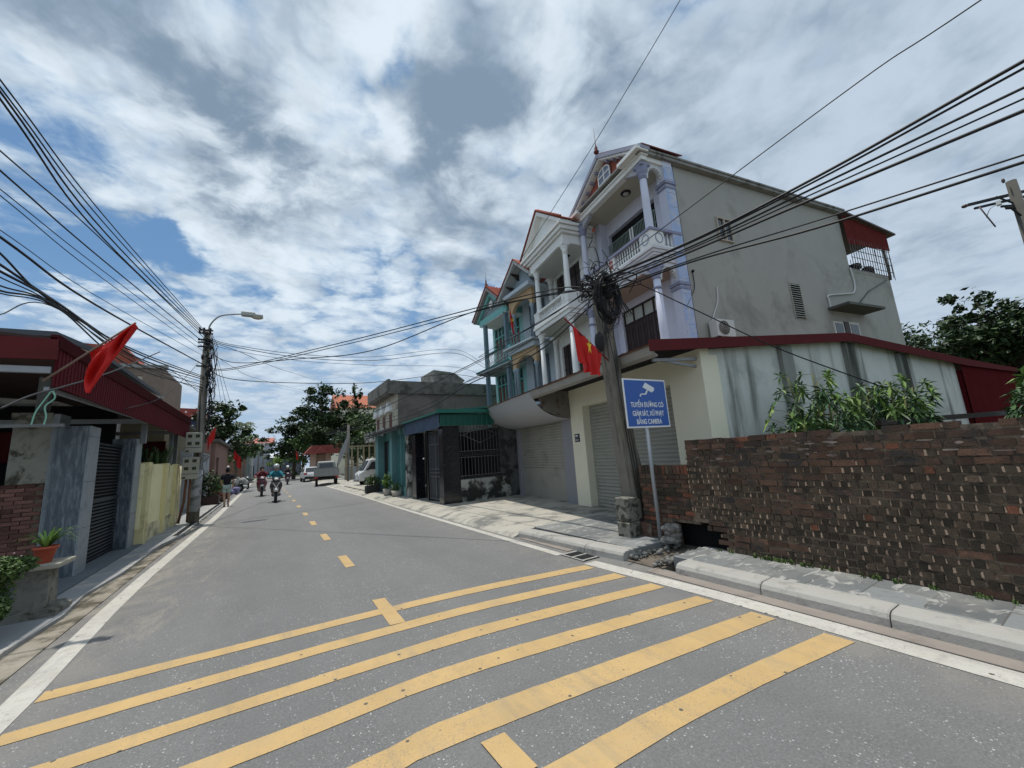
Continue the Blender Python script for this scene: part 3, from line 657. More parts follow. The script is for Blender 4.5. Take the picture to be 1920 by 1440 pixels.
B = MB(); B.prism([(-1.27, 3.06), (4.41, 3.52), (9.75, 3.11), (12.95, 3.00), (12.95, 3.12), (9.75, 3.30), (4.41, 3.71), (-1.27, 3.25)], 'y', 3.83, 3.855); B.build('fascia', maroon, cs)
B = MB(); B.sheet([(-1.22, 3.20), (4.41, 3.66)], 'y', 3.86, 8.0, .03); B.sheet([(4.41, 3.66), (12.9, 3.08)], 'y', 3.86, 8.0, .03); B.build('roof', mat('rusty_tin_roof', (.16, .075, .05), .8, .3, 5, dirt=((.08, .07, .065), .5, .7, 4)), cs)
B = MB(); B.bar((-1.0, 4.1, 2.98), (1.6, 4.08, 3.12), .05); B.bar((.3, 4.12, 2.86), (.3, 4.12, 3.1), .05); B.bar((-.9, 4.12, 3.0), (.0, 4.12, 2.90), .04); B.build('canopy_bracket', grey_metal, cs)
B = MB(); 
# concave canopy over both shops
can = thing('shop_canopy', 'long sloping tin canopy with curved grey apron over the shop fronts', 'canopy', (-1.2, 4.0, 3.1), row=True)
wav = MB(); n = 86; vs = []
for i in range(n + 1):
    a = 3.86 + i * 8.6 / n; dz = .012 * (i % 2); vs += [(-1.24, a, 3.195 + dz), (-.1, a, 3.34 + dz)]
wav.add(vs, [(2 * i, 2 * i + 1, 2 * i + 3, 2 * i + 2) for i in range(n)]); wav.build('corrugated_edge', mat('orange_rust_tin_edge', (.24, .105, .06), .8, .3, 6), can)
B = MB(); B.prism([(-1.20, 3.19), (-1.16, 3.03), (-1.08, 2.99), (-1.06, 3.02), (-1.12, 3.06), (-1.15, 3.19)], 'y', 3.9, 8.5); B.build('under_sheet', mat('soffit_sheet', (.30, .29, .26), .8, .15, 3), can); B = MB(); B.box(-1.1, .0, 3.92, 12.6, 3.20, 3.23); B.build('underside_shade', dark_in, can)  # the near-black sheet paints in the shade below the tin canopy
B = MB(); cprof = [(-1.19, 3.19), (-1.10, 3.00), (-.98, 2.82), (-.82, 2.67), (-.6, 2.56), (-.35, 2.48), (-.0, 2.43)]
nn = 26; vs = []; rnd = random.Random(8)
for i in range(nn + 1):
    a = 8.52 + (12.85 - 8.52) * i / nn
    for j, (b, z) in enumerate(cprof):
        aa = a; vs.append((b, aa, z + rnd.uniform(-.004, .004)))
q = len(cprof); B.smooth = True; B.add(vs, [(i * q + j, i * q + j + 1, (i + 1) * q + j + 1, (i + 1) * q + j) for i in range(nn) for j in range(q - 1)])
apr_m = mat('pale_grey_curved_sheet', (.40, .41, .43), .6, .05, .8, dirt=((.16, .13, .11), .60, .8, 2.2)); B.build('curved_apron', apr_m, can)
B = MB(); B.prism([(-1.14, 3.22), (-1.06, 3.10), (-1.02, 3.00), (-.95, 3.01), (-.90, 2.90), (-.84, 2.80), (-.85, 2.70), (-.66, 2.62), (-.45, 2.53), (-.2, 2.47), (-.03, 2.44), (-.0, 3.22)], 'y', 8.48, 8.515); B.build('torn_apron_end', mat('brown_grey_sheet', (.20, .185, .155), .8, .2, 3, dirt=((.10, .05, .03), .5, .7, 4)), can)

gs = thing('grey_shop', 'shop with a closed beige shutter between two blue grey pillars under the curved apron', 'shop', (0, 8.03, .1), row=True)
B = MB(); B.wall('x', .02, .25, 8.50, 12.80, 0, 3.1, [(9.06, 12.2, 0, 2.62)]); B.build('front_wall', grey_plaster, gs)
shutter(gs, .14, 9.04, 12.22, .11, 2.65, shut_m, .085, 1.05)
B = MB(); B.box(-.017, 0, 8.12, 8.34, 1.885, 1.985); B.box(-.017, 0, 8.12, 8.34, 1.775, 1.875); pl = B.top('house_number_plate', mat('navy_enamel', (.018, .02, .05), .4, .1, 5), 'two small navy house number plates on the pillar between the shutters', 'number plate', (0, 8.2, 1.78), row=True)
B = MB()
for k in range(3): B.box(-.020, -.0175, 8.175 + k * .045, 8.205 + k * .045, 1.91, 1.96)
for k in range(4): B.box(-.020, -.0175, 8.165 + k * .042, 8.19 + k * .042, 1.81, 1.84)
B.build('white_digits', white_paint, pl)

# ---- lilac three storey house
lh = thing('lilac_house', 'tall narrow three storey house with lilac columns, red brick gable and long beige side wall', 'house', (4.6, 8.0, 0), row=True)
B = MB(); B.prism([(4.8, 0), (17.8, 0), (17.8, 8.47), (14.6, 8.62), (14.6, 11.16), (4.8, 11.16)], 'y', 8.0, 11.9); B.build('side_wall', house_side, lh)
B = MB(); B.wall('x', 4.6, 4.79, 8.02, 11.9, 0, 11.16, [(8.85, 11.58, 7.86, 10.45), (9.05, 11.3, 4.0, 6.92)])
B.build('front_wall', mat('pale_lilac_wall', (.66, .66, .76), .8, .05, 2, dirt=((.34, .34, .39), .55, .8, 2)), lh)
B = MB(); B.box(4.78, 4.797, 8.85, 11.58, 7.86, 10.45); B.build('doorway', dark_in, lh)
B = MB()       # roof edge along the side wall, and its dark flashing
B.box(3.15, 14.75, 7.80, 8.0, 11.17, 11.27); B.box(3.10, 14.75, 7.76, 12.0, 11.275, 11.34); B.build('roof_edge', mat('weathered_cornice', (.27, .265, .25), .9, .2, 3, streak=((.10, .10, .095), .5, .75, 3)), lh)
# pilaster quoins at the front corner
B = MB(); B.box(4.22, 4.62, 7.90, 8.25, 0, 11.16); B.box(4.22, 4.6, 11.62, 11.92, 0, 11.16)
B.build('corner_pilaster', lilac_paint, lh)
B = MB()
for k in range(15): z = 3.2 + k * .52; B.box(4.215, 4.63, 7.888, 7.90, z, z + .49)
B.build('quoin_block', mat('light_blue_quoin', (.36, .46, .68), .75, .1, 3, dirt=((.52, .53, .60), .45, .6, 4)), lh)
def column(parent, b, a, z0, z1, r, m, mc, cap=.34, name='column'):
    B = MB(); B.lathe([(r * 1.35, 0), (r * 1.35, .06), (r * 1.1, .10), (r * 1.05, .14), (r, (z1 - z0) * .45), (r * .9, z1 - z0 - cap)], (b, a, z0), 16); o = B.build(name, m, parent)
    h = z1 - z0; B = MB(); B.lathe([(r * .95, h - cap), (r * 1.12, h - cap + .02), (r * 1.12, h - cap + .05), (r * .95, h - cap + .07), (r * 1.15, h - cap + .14), (r * 1.55, h - cap + .22), (r * 1.3, h - cap + .25), (r * 1.75, h - .04), (r * 1.75, h)], (b, a, z0), 14)
    B.box(b - r * 1.6, b + r * 1.6, a - r * 1.6, a + r * 1.6, z1 - .05, z1 + .03)
    B.build('capital', mc, o)
    B = MB(); B.lathe([(r * 1.08, h * .80), (r * 1.14, h * .81), (r * 1.08, h * .82)], (b, a, z0), 16); B.build('ring', mc, o)
    return o
for zz0, zz1 in ((8.50, 10.86), (3.4, 7.20)):
    for a in (8.10, 11.78): column(lh, 3.45, a, zz0, zz1, .125, lilac_paint, lilac_grey, .42)
# balcony slab as a stepped cornice
B = MB()
for (b0, a0, z0, z1) in ((3.22, 7.86, 7.76, 7.85), (3.27, 7.90, 7.66, 7.757), (3.31, 7.93, 7.56, 7.657), (3.35, 7.96, 7.46, 7.557), (3.33, 7.94, 7.38, 7.457), (3.37, 7.98, 7.22, 7.377)): B.box(b0, 4.6, a0, 11.95, z0, z1)
B.build('balcony_slab', mat('white_cornice', (.60, .60, .63), .8, .08, 3, dirt=((.33, .33, .37), .5, .8, 3)), lh)
B = MB(); B.box(3.42, 4.58, 8.03, 11.88, 7.195, 7.217); B.build('lower_ceiling', mat('pinkish_soffit', (.46, .34, .28), .85, .06, 1.5), lh)
# front scroll brackets
def archpts(b0, b1, z0, z1, n=14, drop=.0):
    c, r, h = (b0 + b1) / 2, (b1 - b0) / 2, z1 - z0
    return [(c - r * math.cos(PI * i / n), z0 + h * .78 * math.sin(PI * i / n)) for i in range(n + 1)]
for zb, zt in ((10.40, 11.0), (6.76, 7.37)):
    B = MB()
    ap = archpts(3.58, 4.24, zb, zt); B.prism([(3.50, zt)] + [(3.50, zb)] + ap + [(4.26, zb), (4.26, zt)], 'y', 7.99, 8.14)
    n = 11
    for i in range(n):   # scalloped rim
        t = PI * (i + .5) / n; B.ball((3.91 - .33 * math.cos(t), 8.065, zb + (zt - zb) * .78 * math.sin(t)), (.035, .085, .035), 6, 4)
    B.build('side_arch', mat('chalky_white_trim', (.62, .63, .64), .8, .08, 5, dirt=((.40, .40, .42), .5, .7, 8)), lh)
B = MB()
for zt in (11.0, 7.37):
    for a_, sgn in ((8.2, 1), (11.68, -1)):
        for k in range(6): B.box(3.36, 3.52, a_ + sgn * k * .11, a_ + sgn * (k + 1) * .11, zt - .34 + k * .055, zt)
B.build('corbel', mat('corbel_trim', (.45, .455, .50), .8, .1, 5), lh)
B = MB(); B.box(4.15, 4.66, 7.84, 8.3, 10.28, 10.38); B.box(4.18, 4.66, 7.87, 8.28, 10.12, 10.2); B.box(4.15, 4.66, 7.84, 8.3, 6.62, 6.72); B.box(4.18, 4.66, 7.87, 8.28, 6.48, 6.56); B.build('pilaster_cap', lilac_grey, lh)
# top floor cornice, ceiling, beam
B = MB(); B.box(3.28, 3.52, 7.88, 12.0, 10.98, 11.13); B.box(3.22, 3.54, 7.82, 12.06, 11.135, 11.20); B.box(3.5, 4.6, 7.92, 8.1, 11.0, 11.16); B.build('front_beam', white_paint, lh)
B = MB(); B.box(3.53, 4.6, 8.1, 11.9, 11.02, 11.06); B.build('upper_ceiling', mat('tan_soffit', (.50, .47, .37), .85, .04, 1.2), lh)
B = MB(); B.lathe([(.17, 0), (.19, .02), (.19, .05)], (3.98, 9.55, 10.965), 18); lamp = B.build('ceiling_lamp', black, lh)
B = MB(); B.lathe([(.09, -.02), (.12, .01)], (3.98, 9.55, 10.96), 14); B.build('lamp_glass', mat('frosted_glass', (.5, .5, .45), .3, .02), lamp)
# gable
def rake(parent, apex, ends, b0, b1, th, m, name, base=None):
    B = MB(); (aa, za) = apex
    for (ae, ze) in ends:
        d_ = Vector((ae - aa, ze - za)).normalized(); nn_ = Vector((-d_.y, d_.x)); nn_ = nn_ if nn_.y > 0 else -nn_
        B.prism([(aa, za), (ae, ze), (ae - nn_.x * th * 0, ze - th), (aa, za - th * 1.25)], 'x', b0, b1)
    return B.build(name, m, parent)
B = MB(); B.prism([(7.95, 11.2), (12.25, 11.2), (10.0, 12.62)], 'x', 3.52, 3.75); B.build('gable_wall', mat('red_scratched_brick', (.36, .10, .065), .9, .2, 12, dirt=((.17, .07, .055), .45, .7, 22), bump=.6, bsc=60), lh)
rake(lh, (10.0, 12.80), ((7.72, 11.40), (12.45, 11.42)), 3.16, 3.55, .13, mat('lilac_grey_moulding', (.34, .35, .43), .8, .1, 4), 'rake_moulding')
rake(lh, (10.0, 12.665), ((7.86, 11.33), (12.33, 11.34)), 3.24, 3.56, .08, white_paint, 'rake_inner')
B = MB()
for sgn in (-1, 1):
    for k in range(1, 6):
        f = k / 6.2; a_ = 10.0 + sgn * 2.2 * f; z_ = 12.50 - 1.22 * f; B.box(3.30, 3.5, a_ - .04, a_ + .04, z_ - .06, z_ + .02)
B.build('eave_bracket', lilac_grey, lh)
B = MB(); B.box(2.98, 3.50, 7.74, 8.75, 11.205, 11.33); B.box(3.02, 3.5, 11.45, 12.3, 11.205, 11.33); B.build('return_cornice', white_paint, lh)
B = MB()
for sgn in (-1, 1):
    for k, (w_, h_) in enumerate(((.95, .14), (.78, .26), (.62, .38), (.50, .52))): B.box(3.49 - .004 * k, 3.53, 10.0 + sgn * .36, 10.0 + sgn * w_, 11.2, 11.2 + h_)
B.build('stepped_panel', white_paint, lh)
win = MB(); ap = [(10.0 - .34 * math.cos(PI * i / 10), 12.08 + .22 * math.sin(PI * i / 10)) for i in range(11)]
win.prism([(9.66, 11.38)] + ap + [(10.34, 11.38)], 'x', 3.44, 3.50); gw = win.build('gable_window', mat('grey_lilac_pane', (.20, .22, .30), .4, .1, 2), lh)
B = MB()
for a_ in (9.63, 9.98, 10.33): B.box(3.41, 3.45, a_, a_ + .045, 11.38, 12.1 if a_ != 9.98 else 12.28)
for z_ in (11.38, 11.68, 11.98): B.box(3.405, 3.445, 9.64, 10.37, z_, z_ + .045)
B.tube([(3.43, a_, z_) for a_, z_ in ap], .028, 4); B.build('frame', white_paint, gw)
B = MB(); B.box(3.30, 3.5, 9.52, 10.48, 11.30, 11.375); B.build('sill', lilac_grey, gw)
B = MB(); B.sheet([(7.70, 11.42), (10.0, 12.86)], 'x', 3.22, 5.0, .04); B.sheet([(10.0, 12.86), (12.46, 11.44)], 'x', 3.22, 5.0, .04); B.prism([(7.95, 11.34), (12.2, 11.34), (10, 12.8)], 'x', 5.2, 5.28); B.build('tile_roof', mat('dark_red_tile', (.19, .05, .04), .8, .25, 9), lh)
B = MB(); B.lathe([(.09, 0), (.11, .06), (.05, .12), (.07, .2), (.03, .3), (.012, .42), (.006, 1.1)], (3.2, 10.0, 12.88), 8); B.build('finial', mat('dark_red_finial', (.14, .04, .035), .7, .1), lh)
# balustrades
bal_prof = [(.030, 0), (.030, .03), (.018, .06), (.034, .15), (.036, .22), (.020, .34), (.017, .40), (.030, .44), (.030, .47)]
B = MB(); B.box(3.27, 3.44, 7.92, 11.9, 7.852, 7.93); B.box(3.44, 4.6, 7.92, 8.08, 7.852, 7.93); B.build('bottom_rail', white_paint, lh)
B = MB(); B.box(3.22, 3.46, 7.87, 11.95, 8.41, 8.50); B.box(3.46, 4.6, 7.87, 8.11, 8.41, 8.50); B.build('handrail', lilac_grey, lh)
B = MB(); B.box(3.26, 3.46, 7.91, 8.42, 7.93, 8.41); B.box(3.46, 3.80, 7.91, 8.09, 7.93, 8.41); B.box(3.27, 3.44, 9.80, 10.22, 7.93, 8.41); B.box(3.27, 3.44, 11.55, 11.9, 7.93, 8.41); B.build('balustrade_panel', white_paint, lh)
B = MB()
for ctr, ax in (((3.255, 8.17, 8.17), 'x'), ((3.60, 7.905, 8.17), 'y')):
    pts = [(ctr[0] + (0 if ax == 'x' else .15 * math.cos(t)), ctr[1] + (.15 * math.cos(t) if ax == 'x' else 0), ctr[2] + .17 * math.sin(t)) for t in [2 * PI * i / 20 for i in range(21)]]
    B.tube(pts, .018, 6)
B.build('medallion_ring', mat('blue_grey_relief', (.30, .34, .46), .8, .1), lh)
B = MB()
for k in range(3):
    B.tube([(3.262, 9.90 + k * .08, 8.0 + .03 * (k % 2)), (3.262, 9.93 + k * .08, 8.17), (3.262, 9.90 + k * .08, 8.33)], .016, 4)
B.ball((3.262, 10.01, 8.30), (.01, .12, .05)); B.ball((3.262, 10.01, 8.06), (.01, .12, .05)); B.build('red_motif', mat('faded_red_motif', (.42, .13, .12), .8, .1), lh)
B = MB(); B.lathe([(r, z) for r, z in bal_prof], (3.35, 8.52, 7.935), 8); b0_ = B.build('baluster', white_paint, lh)
for k in range(1, 24):
    a_ = 8.52 + k * .128
    if 9.74 < a_ < 10.26 or a_ > 11.5: continue
    dup(b0_, lh, loc=(0, k * .128, 0))
for k in range(5): dup(b0_, lh, loc=(.55 + k * .16, -.52, 0))
# folding grille doors
gm = mat('galvanised_green_grille', (.30, .36, .31), .5, .15, 6, metal=.3)
B = MB()
for k in range(34):
    a_ = 8.87 + k * .081
    B.tube([(4.56, a_, 7.90), (4.56, a_ + .02, 8.35), (4.56, a_, 8.8), (4.56, a_ + .02, 9.4), (4.56, a_, 9.98)], .013, 4)
for z_ in (7.93, 8.50, 9.0, 9.5, 9.98): B.box(4.545, 4.575, 8.85, 11.58, z_ - .012, z_ + .012)
B.build('folding_grille', gm, lh)
B = MB(); B.box(4.53, 4.58, 10.02, 10.08, 7.9, 10.0); B.box(4.53, 4.58, 10.16, 10.22, 7.9, 10.0); B.build('grille_post', white_paint, lh)
B = MB()
corr(B, 'x', (4.70, 9.07), (4.70, 11.28), 4.0, 6.34, .15, -.03); B.build('brown_folding_door', mat('brown_folding_steel', (.060, .042, .042), .45, .12, 4, metal=.3), lh)
B = MB()
for k in range(7):
    a_ = 9.2 + k * .32; B.tube(spline([(4.64, a_, 4.4), (4.63, a_ + .06, 4.9), (4.64, a_, 5.4), (4.63, a_ + .06, 5.8), (4.64, a_ - .02, 6.1)], 4), .012, 4)
B.build('scroll_relief', mat('dark_scroll', (.03, .022, .022), .5, .1), lh)
B = MB(); B.box(4.72, 4.74, 9.07, 11.28, 6.38, 6.88); tr = B.build('transom_glass', mat('pale_frosted_glass', (.50, .52, .48), .35, .08, 1), lh)
B = MB()
for a_ in (9.05, 9.60, 10.15, 10.70, 11.24): B.box(4.66, 4.715, a_, a_ + .045, 6.34, 6.92)
B.box(4.66, 4.715, 9.05, 11.29, 6.33, 6.38); B.box(4.66, 4.715, 9.05, 11.29, 6.87, 6.92); B.build('bar', brown_door, tr)
# cream planter trough on the top balcony
B = MB(); B.prism([(8.35, 8.50), (8.40, 8.72), (8.30, 8.80), (8.9, 8.80), (8.80, 8.72), (8.85, 8.50)], 'x', 3.75, 4.05); B.top('planter', mat('cream_glaze', (.52, .49, .36), .5, .08, 4), 'cream curved planter standing on the upper lilac balcony', 'planter', (3.9, 8.6, 8.5), row=True)
# side wall features
def swin(b0, b1, z0, z1, lab=None, split=True):
    f = MB(); f.wall('y', 7.93, 8.0, b0, b1, z0, z1, [(b0 + .05, (b0 + b1) / 2 - .03, z0 + .05, z1 - .05), ((b0 + b1) / 2 + .03, b1 - .05, z0 + .05, z1 - .05)])
    w_ = f.build('window', mat('old_cream_frame', (.42, .38, .31), .8, .1, 3), lh); g_ = MB(); g_.box(b0 + .04, b1 - .04, 7.985, 7.998, z0 + .04, z1 - .04); g_.build('pane', glass, w_); return w_
swin(6.52, 7.28, 8.60, 9.52)
B = MB(); B.box(12.45, 13.12, 7.965, 8.0, 5.2, 6.0); w_ = B.build('window', mat('white_window_frame', (.62, .60, .54), .7, .05), lh); B = MB(); B.box(12.53, 13.04, 7.955, 7.962, 5.25, 5.93); B.build('pane', glass, w_)
B = MB(); B.box(13.5, 14.25, 7.965, 8.0, 5.2, 6.05); w_ = B.build('window', MATS['white_window_frame'], lh); B = MB(); B.box(13.6, 14.15, 7.955, 7.962, 5.25, 5.95); B.build('pane', glass, w_)
B = MB(); B.box(13.14, 13.48, 7.94, 8.0, 5.2, 6.02); B.build('casement', brown_door, lh)
B = MB(); B.box(10.08, 10.68, 7.985, 7.998, 5.98, 7.38); lv = B.build('louvre_vent', dark_in, lh)
B = MB()
for k in range(15): z_ = 6.0 + k * .093; B.prism([(7.94, z_), (7.985, z_ + .055), (7.985, z_ + .035), (7.93, z_ - .01)], 'x', 10.09, 10.67)
B.box(10.05, 10.09, 7.96, 8.0, 5.95, 7.42); B.box(10.67, 10.71, 7.96, 8.0, 5.95, 7.42); B.build('slat', mat('louvre_slat', (.36, .35, .29), .8, .1, 3), lv)
B = MB(); B.prism([(12.3, 6.46), (14.9, 6.46), (14.9, 6.56), (12.3, 6.56)], 'y', 7.25, 8.0); B.build('concrete_hood', mat('dark_hood', (.10, .10, .09), .9, .2, 3), lh)
B = MB(); B.tube(spline([(14.55, 7.96, 8.6), (14.6, 7.95, 7.9), (14.4, 7.95, 7.45), (13.9, 7.95, 7.32), (12.5, 7.95, 7.1), (12.42, 7.95, 6.9), (12.42, 7.95, 6.55)], 5), .03, 6); B.build('drain_pipe', mat('white_pvc', (.62, .62, .60), .5, .05), lh)
B = MB(); B.tube(spline([(6.0, 7.97, 6.75), (5.9, 7.96, 6.2), (5.55, 7.96, 5.6), (5.5, 7.9, 5.3)], 5), .02, 5); B.build('conduit', MATS['white_pvc'], lh)
B = MB(); B.tube(spline([(4.95, 7.97, 7.15), (4.9, 7.95, 6.6), (4.6, 7.9, 6.2), (4.3, 7.9, 5.8)], 5), .014, 5); B.tube([(17.4, 7.95, 8.35), (15.6, 7.96, 7.6), (14.1, 7.96, 6.6)], .016, 5); B.ball((4.95, 7.95, 7.2), .05); B.build('loose_wire', cable_m, lh)
# rear terrace: awning, cage
B = MB(); B.prism([(14.55, 11.20), (18.6, 10.78), (18.6, 10.70), (14.55, 11.12)], 'y', 7.7, 12.0); aw = B.build('terrace_awning', mat('dull_tin', (.12, .10, .095), .7, .15, 3), lh)
B = MB(); corr(B, 'x', (14.62, 7.86), (18.1, 7.86), (9.72, 9.85), 11.0, .4, .008, (11.1, 10.74)); B.build('red_apron', mat('terrace_maroon', (.12, .02, .018), .9, .15, 2, spec=.05), aw)
B = MB(); B.box(14.6, 17.8, 7.99, 8.12, 8.45, 8.62); B.build('terrace_parapet', house_side, lh)
B = MB()
for k in range(17): b_ = 14.75 + k * .2; B.tube([(b_, 7.9, 8.5), (b_, 7.86, 10.0)], .014, 4)
for z_ in (8.75, 9.1, 9.45, 9.8): B.tube([(14.7, 7.88, z_), (18.05, 7.88, z_)], .014, 4)
for k in range(6): B.tube([(18.05, 7.9 + k * .5, 8.4), (18.05, 7.9 + k * .5, 10.2)], .014, 4)
B.tube([(17.75, 7.95, 8.4), (17.75, 7.95, 10.9)], .05, 6); B.build('terrace_cage', mat('rusty_cage', (.13, .11, .10), .7, .2, 5), lh)
B = MB(); rnd = random.Random(3)
for q in range(9): B.ball((16.3 + rnd.uniform(-.6, 1.1), 8.5 + rnd.uniform(-.2, .3), 8.75 + rnd.uniform(0, .25)), (rnd.uniform(.2, .4), .25, rnd.uniform(.15, .3)), 8, 5)
B.top('laundry', mat('dark_washing', (.035, .032, .045), .9, .3, 3), 'dark heap of washing inside the caged rear terrace', 'laundry', (16.5, 8.5, 8.6), row=True)
ac = thing('air_conditioner', 'white air conditioner outdoor unit hanging on the beige side wall', 'air conditioner', (5.6, 7.7, 4.75), row=True)
B = MB(); B.box(5.25, 6.08, 7.62, 7.92, 4.86, 5.44); o = B.build('casing', mat('ac_white', (.60, .59, .55), .5, .05, 3), ac); bv = o.modifiers.new('bevel', 'BEVEL'); bv.width = .015; bv.segments = 2
B = MB(); B.lathe([(.235, 0), (.235, .01), (.01, .012)], (0, 0, 0), 24); o = B.build('fan_grille', mat('fan_dark', (.10, .09, .08), .6, .1), ac); o.data.transform(Matrix.Translation((0, 0, 0))); 
for v in o.data.vertices:
    x, y, z = v.co + Vector(OFF[ac.name]); v.co = Vector((5.56 + x, 7.612 - z, 5.15 + y)) - Vector(OFF[ac.name])
B = MB()
for k in range(4): 
    r = .05 + k * .06; B.tube([(5.56 + r * math.cos(t), 7.596, 5.15 + r * math.sin(t)) for t in [2 * PI * i / 20 for i in range(21)]], .007, 4)
B.build('fan_guard', mat('guard_wire', (.42, .40, .35), .6, .05), ac)
B = MB(); B.box(5.3, 5.36, 7.6, 8.0, 4.78, 4.85); B.box(5.95, 6.01, 7.6, 8.0, 4.78, 4.85); B.build('bracket', dark_metal, ac)

# ---- white columned house
wh = thing('white_house', 'white three storey house with round columns and a plain white gable', 'house', (3.9, 12.0, 0), row=True)
B = MB(); B.box(4.15, 14, 12.02, 15.6, 0, 10.9); B.wall('x', 3.9, 4.12, 12.0, 15.6, 0, 10.5, [(12.9, 13.92, 7.6, 10.0), (14.28, 15.1, 7.6, 10.0), (13.0, 13.78, 4.0, 6.46), (14.25, 15.05, 4.0, 6.46)]); B.build('wall', white_paint, wh)
for (a0, a1, z0, z1) in ((12.9, 13.92, 7.6, 10.0), (14.28, 15.1, 7.6, 10.0), (13.0, 13.78, 4.0, 6.46), (14.25, 15.05, 4.0, 6.46)):
    B = MB(); B.box(4.0, 4.05, a0, a1, z0, z1); dd = B.build('door', brown_door, wh); B = MB(); B.box(3.97, 4.0, (a0 + a1) / 2 - .02, (a0 + a1) / 2 + .02, z0, z1)
    for zz in (z0 + .5, z0 + 1.3, z1 - .5): B.box(3.975, 4.0, a0, a1, zz, zz + .04)
    B.build('door_rail', black, dd)
for zz0, zz1 in ((8.02, 10.1), (3.4, 6.98)):
    for a in (12.16, 14.80): column(wh, 2.72, a, zz0, zz1, .115, white_paint, white_paint, .34)
    column(wh, 3.75, 15.35, zz0, zz1, .11, white_paint, white_paint, .3)
B = MB(); B.box(2.55, 3.9, 11.98, 15.3, 10.12, 10.5); B.box(2.45, 3.95, 11.86, 15.42, 10.52, 10.62); B.box(2.36, 3.95, 11.78, 15.52, 10.64, 10.80); B.box(2.28, 3.95, 11.70, 15.6, 10.82, 10.93); B.build('cornice', white_paint, wh)
B = MB(); B.box(2.6, 3.9, 12.05, 15.2, 10.08, 10.11); B.box(2.7, 3.9, 12.05, 15.2, 7.0, 7.02); B.build('ceiling', mat('grey_white_ceiling', (.55, .56, .52), .8, .05, 1), wh)
B = MB(); B.box(2.56, 3.9, 11.98, 15.1, 7.04, 7.22); B.box(2.50, 3.9, 11.92, 15.15, 7.22, 7.34); B.box(2.54, 3.9, 11.95, 15.1, 7.34, 7.50); B.build('balcony_slab', white_paint, wh)
B = MB(); B.box(2.56, 2.74, 12.0, 15.05, 7.5, 7.58); B.box(2.54, 2.78, 11.96, 15.08, 7.93, 8.02); B.box(2.74, 3.9, 12.0, 12.16, 7.5, 7.58); B.box(2.78, 3.9, 11.96, 12.2, 7.93, 8.02); B.box(2.55, 2.8, 11.97, 12.5, 7.58, 7.93); B.box(2.55, 2.78, 14.6, 15.06, 7.58, 7.93); B.box(2.8, 3.1, 11.97, 12.18, 7.58, 7.93); B.build('balcony_rail', white_paint, wh)
B = MB(); B.lathe([(r, z * .75) for r, z in bal_prof], (2.66, 12.6, 7.58), 8); b1_ = B.build('baluster', white_paint, wh)
for k in range(1, 15): dup(b1_, wh, loc=(0, k * .135, 0))
for k in range(5): dup(b1_, wh, loc=(.55 + k * .15, -.52, 0))
B = MB(); B.prism([(11.85, 10.94), (15.5, 10.94), (13.7, 12.36)], 'x', 2.62, 2.82); B.build('gable', white_paint, wh)
rake(wh, (13.7, 12.55), ((11.72, 11.0), (15.62, 11.05)), 2.36, 2.9, .16, white_paint, 'rake_moulding')
B = MB(); B.sheet([(11.66, 11.06), (13.7, 12.62)], 'x', 2.34, 6.5, .05); B.sheet([(13.7, 12.62), (15.7, 11.08)], 'x', 2.34, 6.5, .05)
B.tube([(2.34, 11.66, 11.06), (2.34, 13.7, 12.64), (2.34, 15.7, 11.08)], .05, 5)
for k in range(12): a_ = 11.72 + k * .165; B.ball((2.36, a_, 11.12 + k * .127), (.08, .075, .05), 6, 4)
B.build('tile_roof', red_tile, wh)
B = MB(); B.lathe([(.10, 0), (.14, .03)], (3.3, 12.9, 10.03), 12); B.build('ceiling_lamp', black, wh)

# ---- blue-grey arched house (frame parallel to the road)
peach = mat('peach_panel', (.52, .36, .20), .8, .08, 3); blg = mat('blue_grey_paint', (.30, .37, .42), .75, .08, 3); blw = mat('pale_blue_white', (.50, .56, .60), .75, .06, 3)
bh = thing('blue_house', 'narrow blue grey house with peach arches squeezed between the white and the teal houses', 'house', (11.9, 15.8, 0))
B = MB(); B.box(12.1, 20, 15.0, 17.6, 0, 10.4); B.build('wall', blw, bh)
for z0, z1 in ((7.9, 9.5), (4.5, 6.5)):
    B = MB(); ap = [(16.15 - .85 * math.cos(PI * i / 12), z1 - .55 + .5 * math.sin(PI * i / 12)) for i in range(13)]
    B.prism([(15.1, z1 + .3), (15.1, z1 - .55)] + ap + [(17.3, z1 - .55), (17.3, z1 + .3)], 'x', 11.02, 11.2); B.build('arch_panel', peach, bh)
    B = MB()
    for y_ in (15.25, 17.0, 17.22): B.lathe([(.08, 0), (.07, z1 - z0 - .75), (.12, z1 - z0 - .65), (.13, z1 - z0 - .55)], (11.1, y_, z0), 10)
    B.build('column', blg, bh)
    B = MB(); B.box(12.0, 12.1, 15.5, 16.8, z0 - .3, z1); B.build('door', mat('grey_blue_door', (.12, .15, .18), .5, .1), bh)
B = MB(); B.box(10.85, 12.1, 15.0, 17.45, 6.72, 6.95); B.box(10.9, 12.1, 15.0, 17.4, 3.6, 3.8); B.box(10.7, 12.1, 14.9, 17.5, 9.8, 10.0); B.box(10.62, 12.1, 14.85, 17.55, 6.98, 7.06); B.build('slab', blw, bh)
B = MB()
for k in range(12): B.tube(spline([(10.98, 15.1 + k * .19, 7.08), (10.98, 15.2 + k * .19, 7.3), (10.98, 15.1 + k * .19, 7.5), (10.98, 15.17 + k * .19, 7.7)], 3), .014, 4)
B.tube([(10.98, 15.0, 7.72), (10.98, 17.4, 7.72)], .03, 5); B.build('railing', grey_metal, bh)
B = MB(); B.prism([(15.0, 10.0), (17.5, 10.0), (15.9, 11.2)], 'x', 11.1, 11.3); B.build('gable', blg, bh)
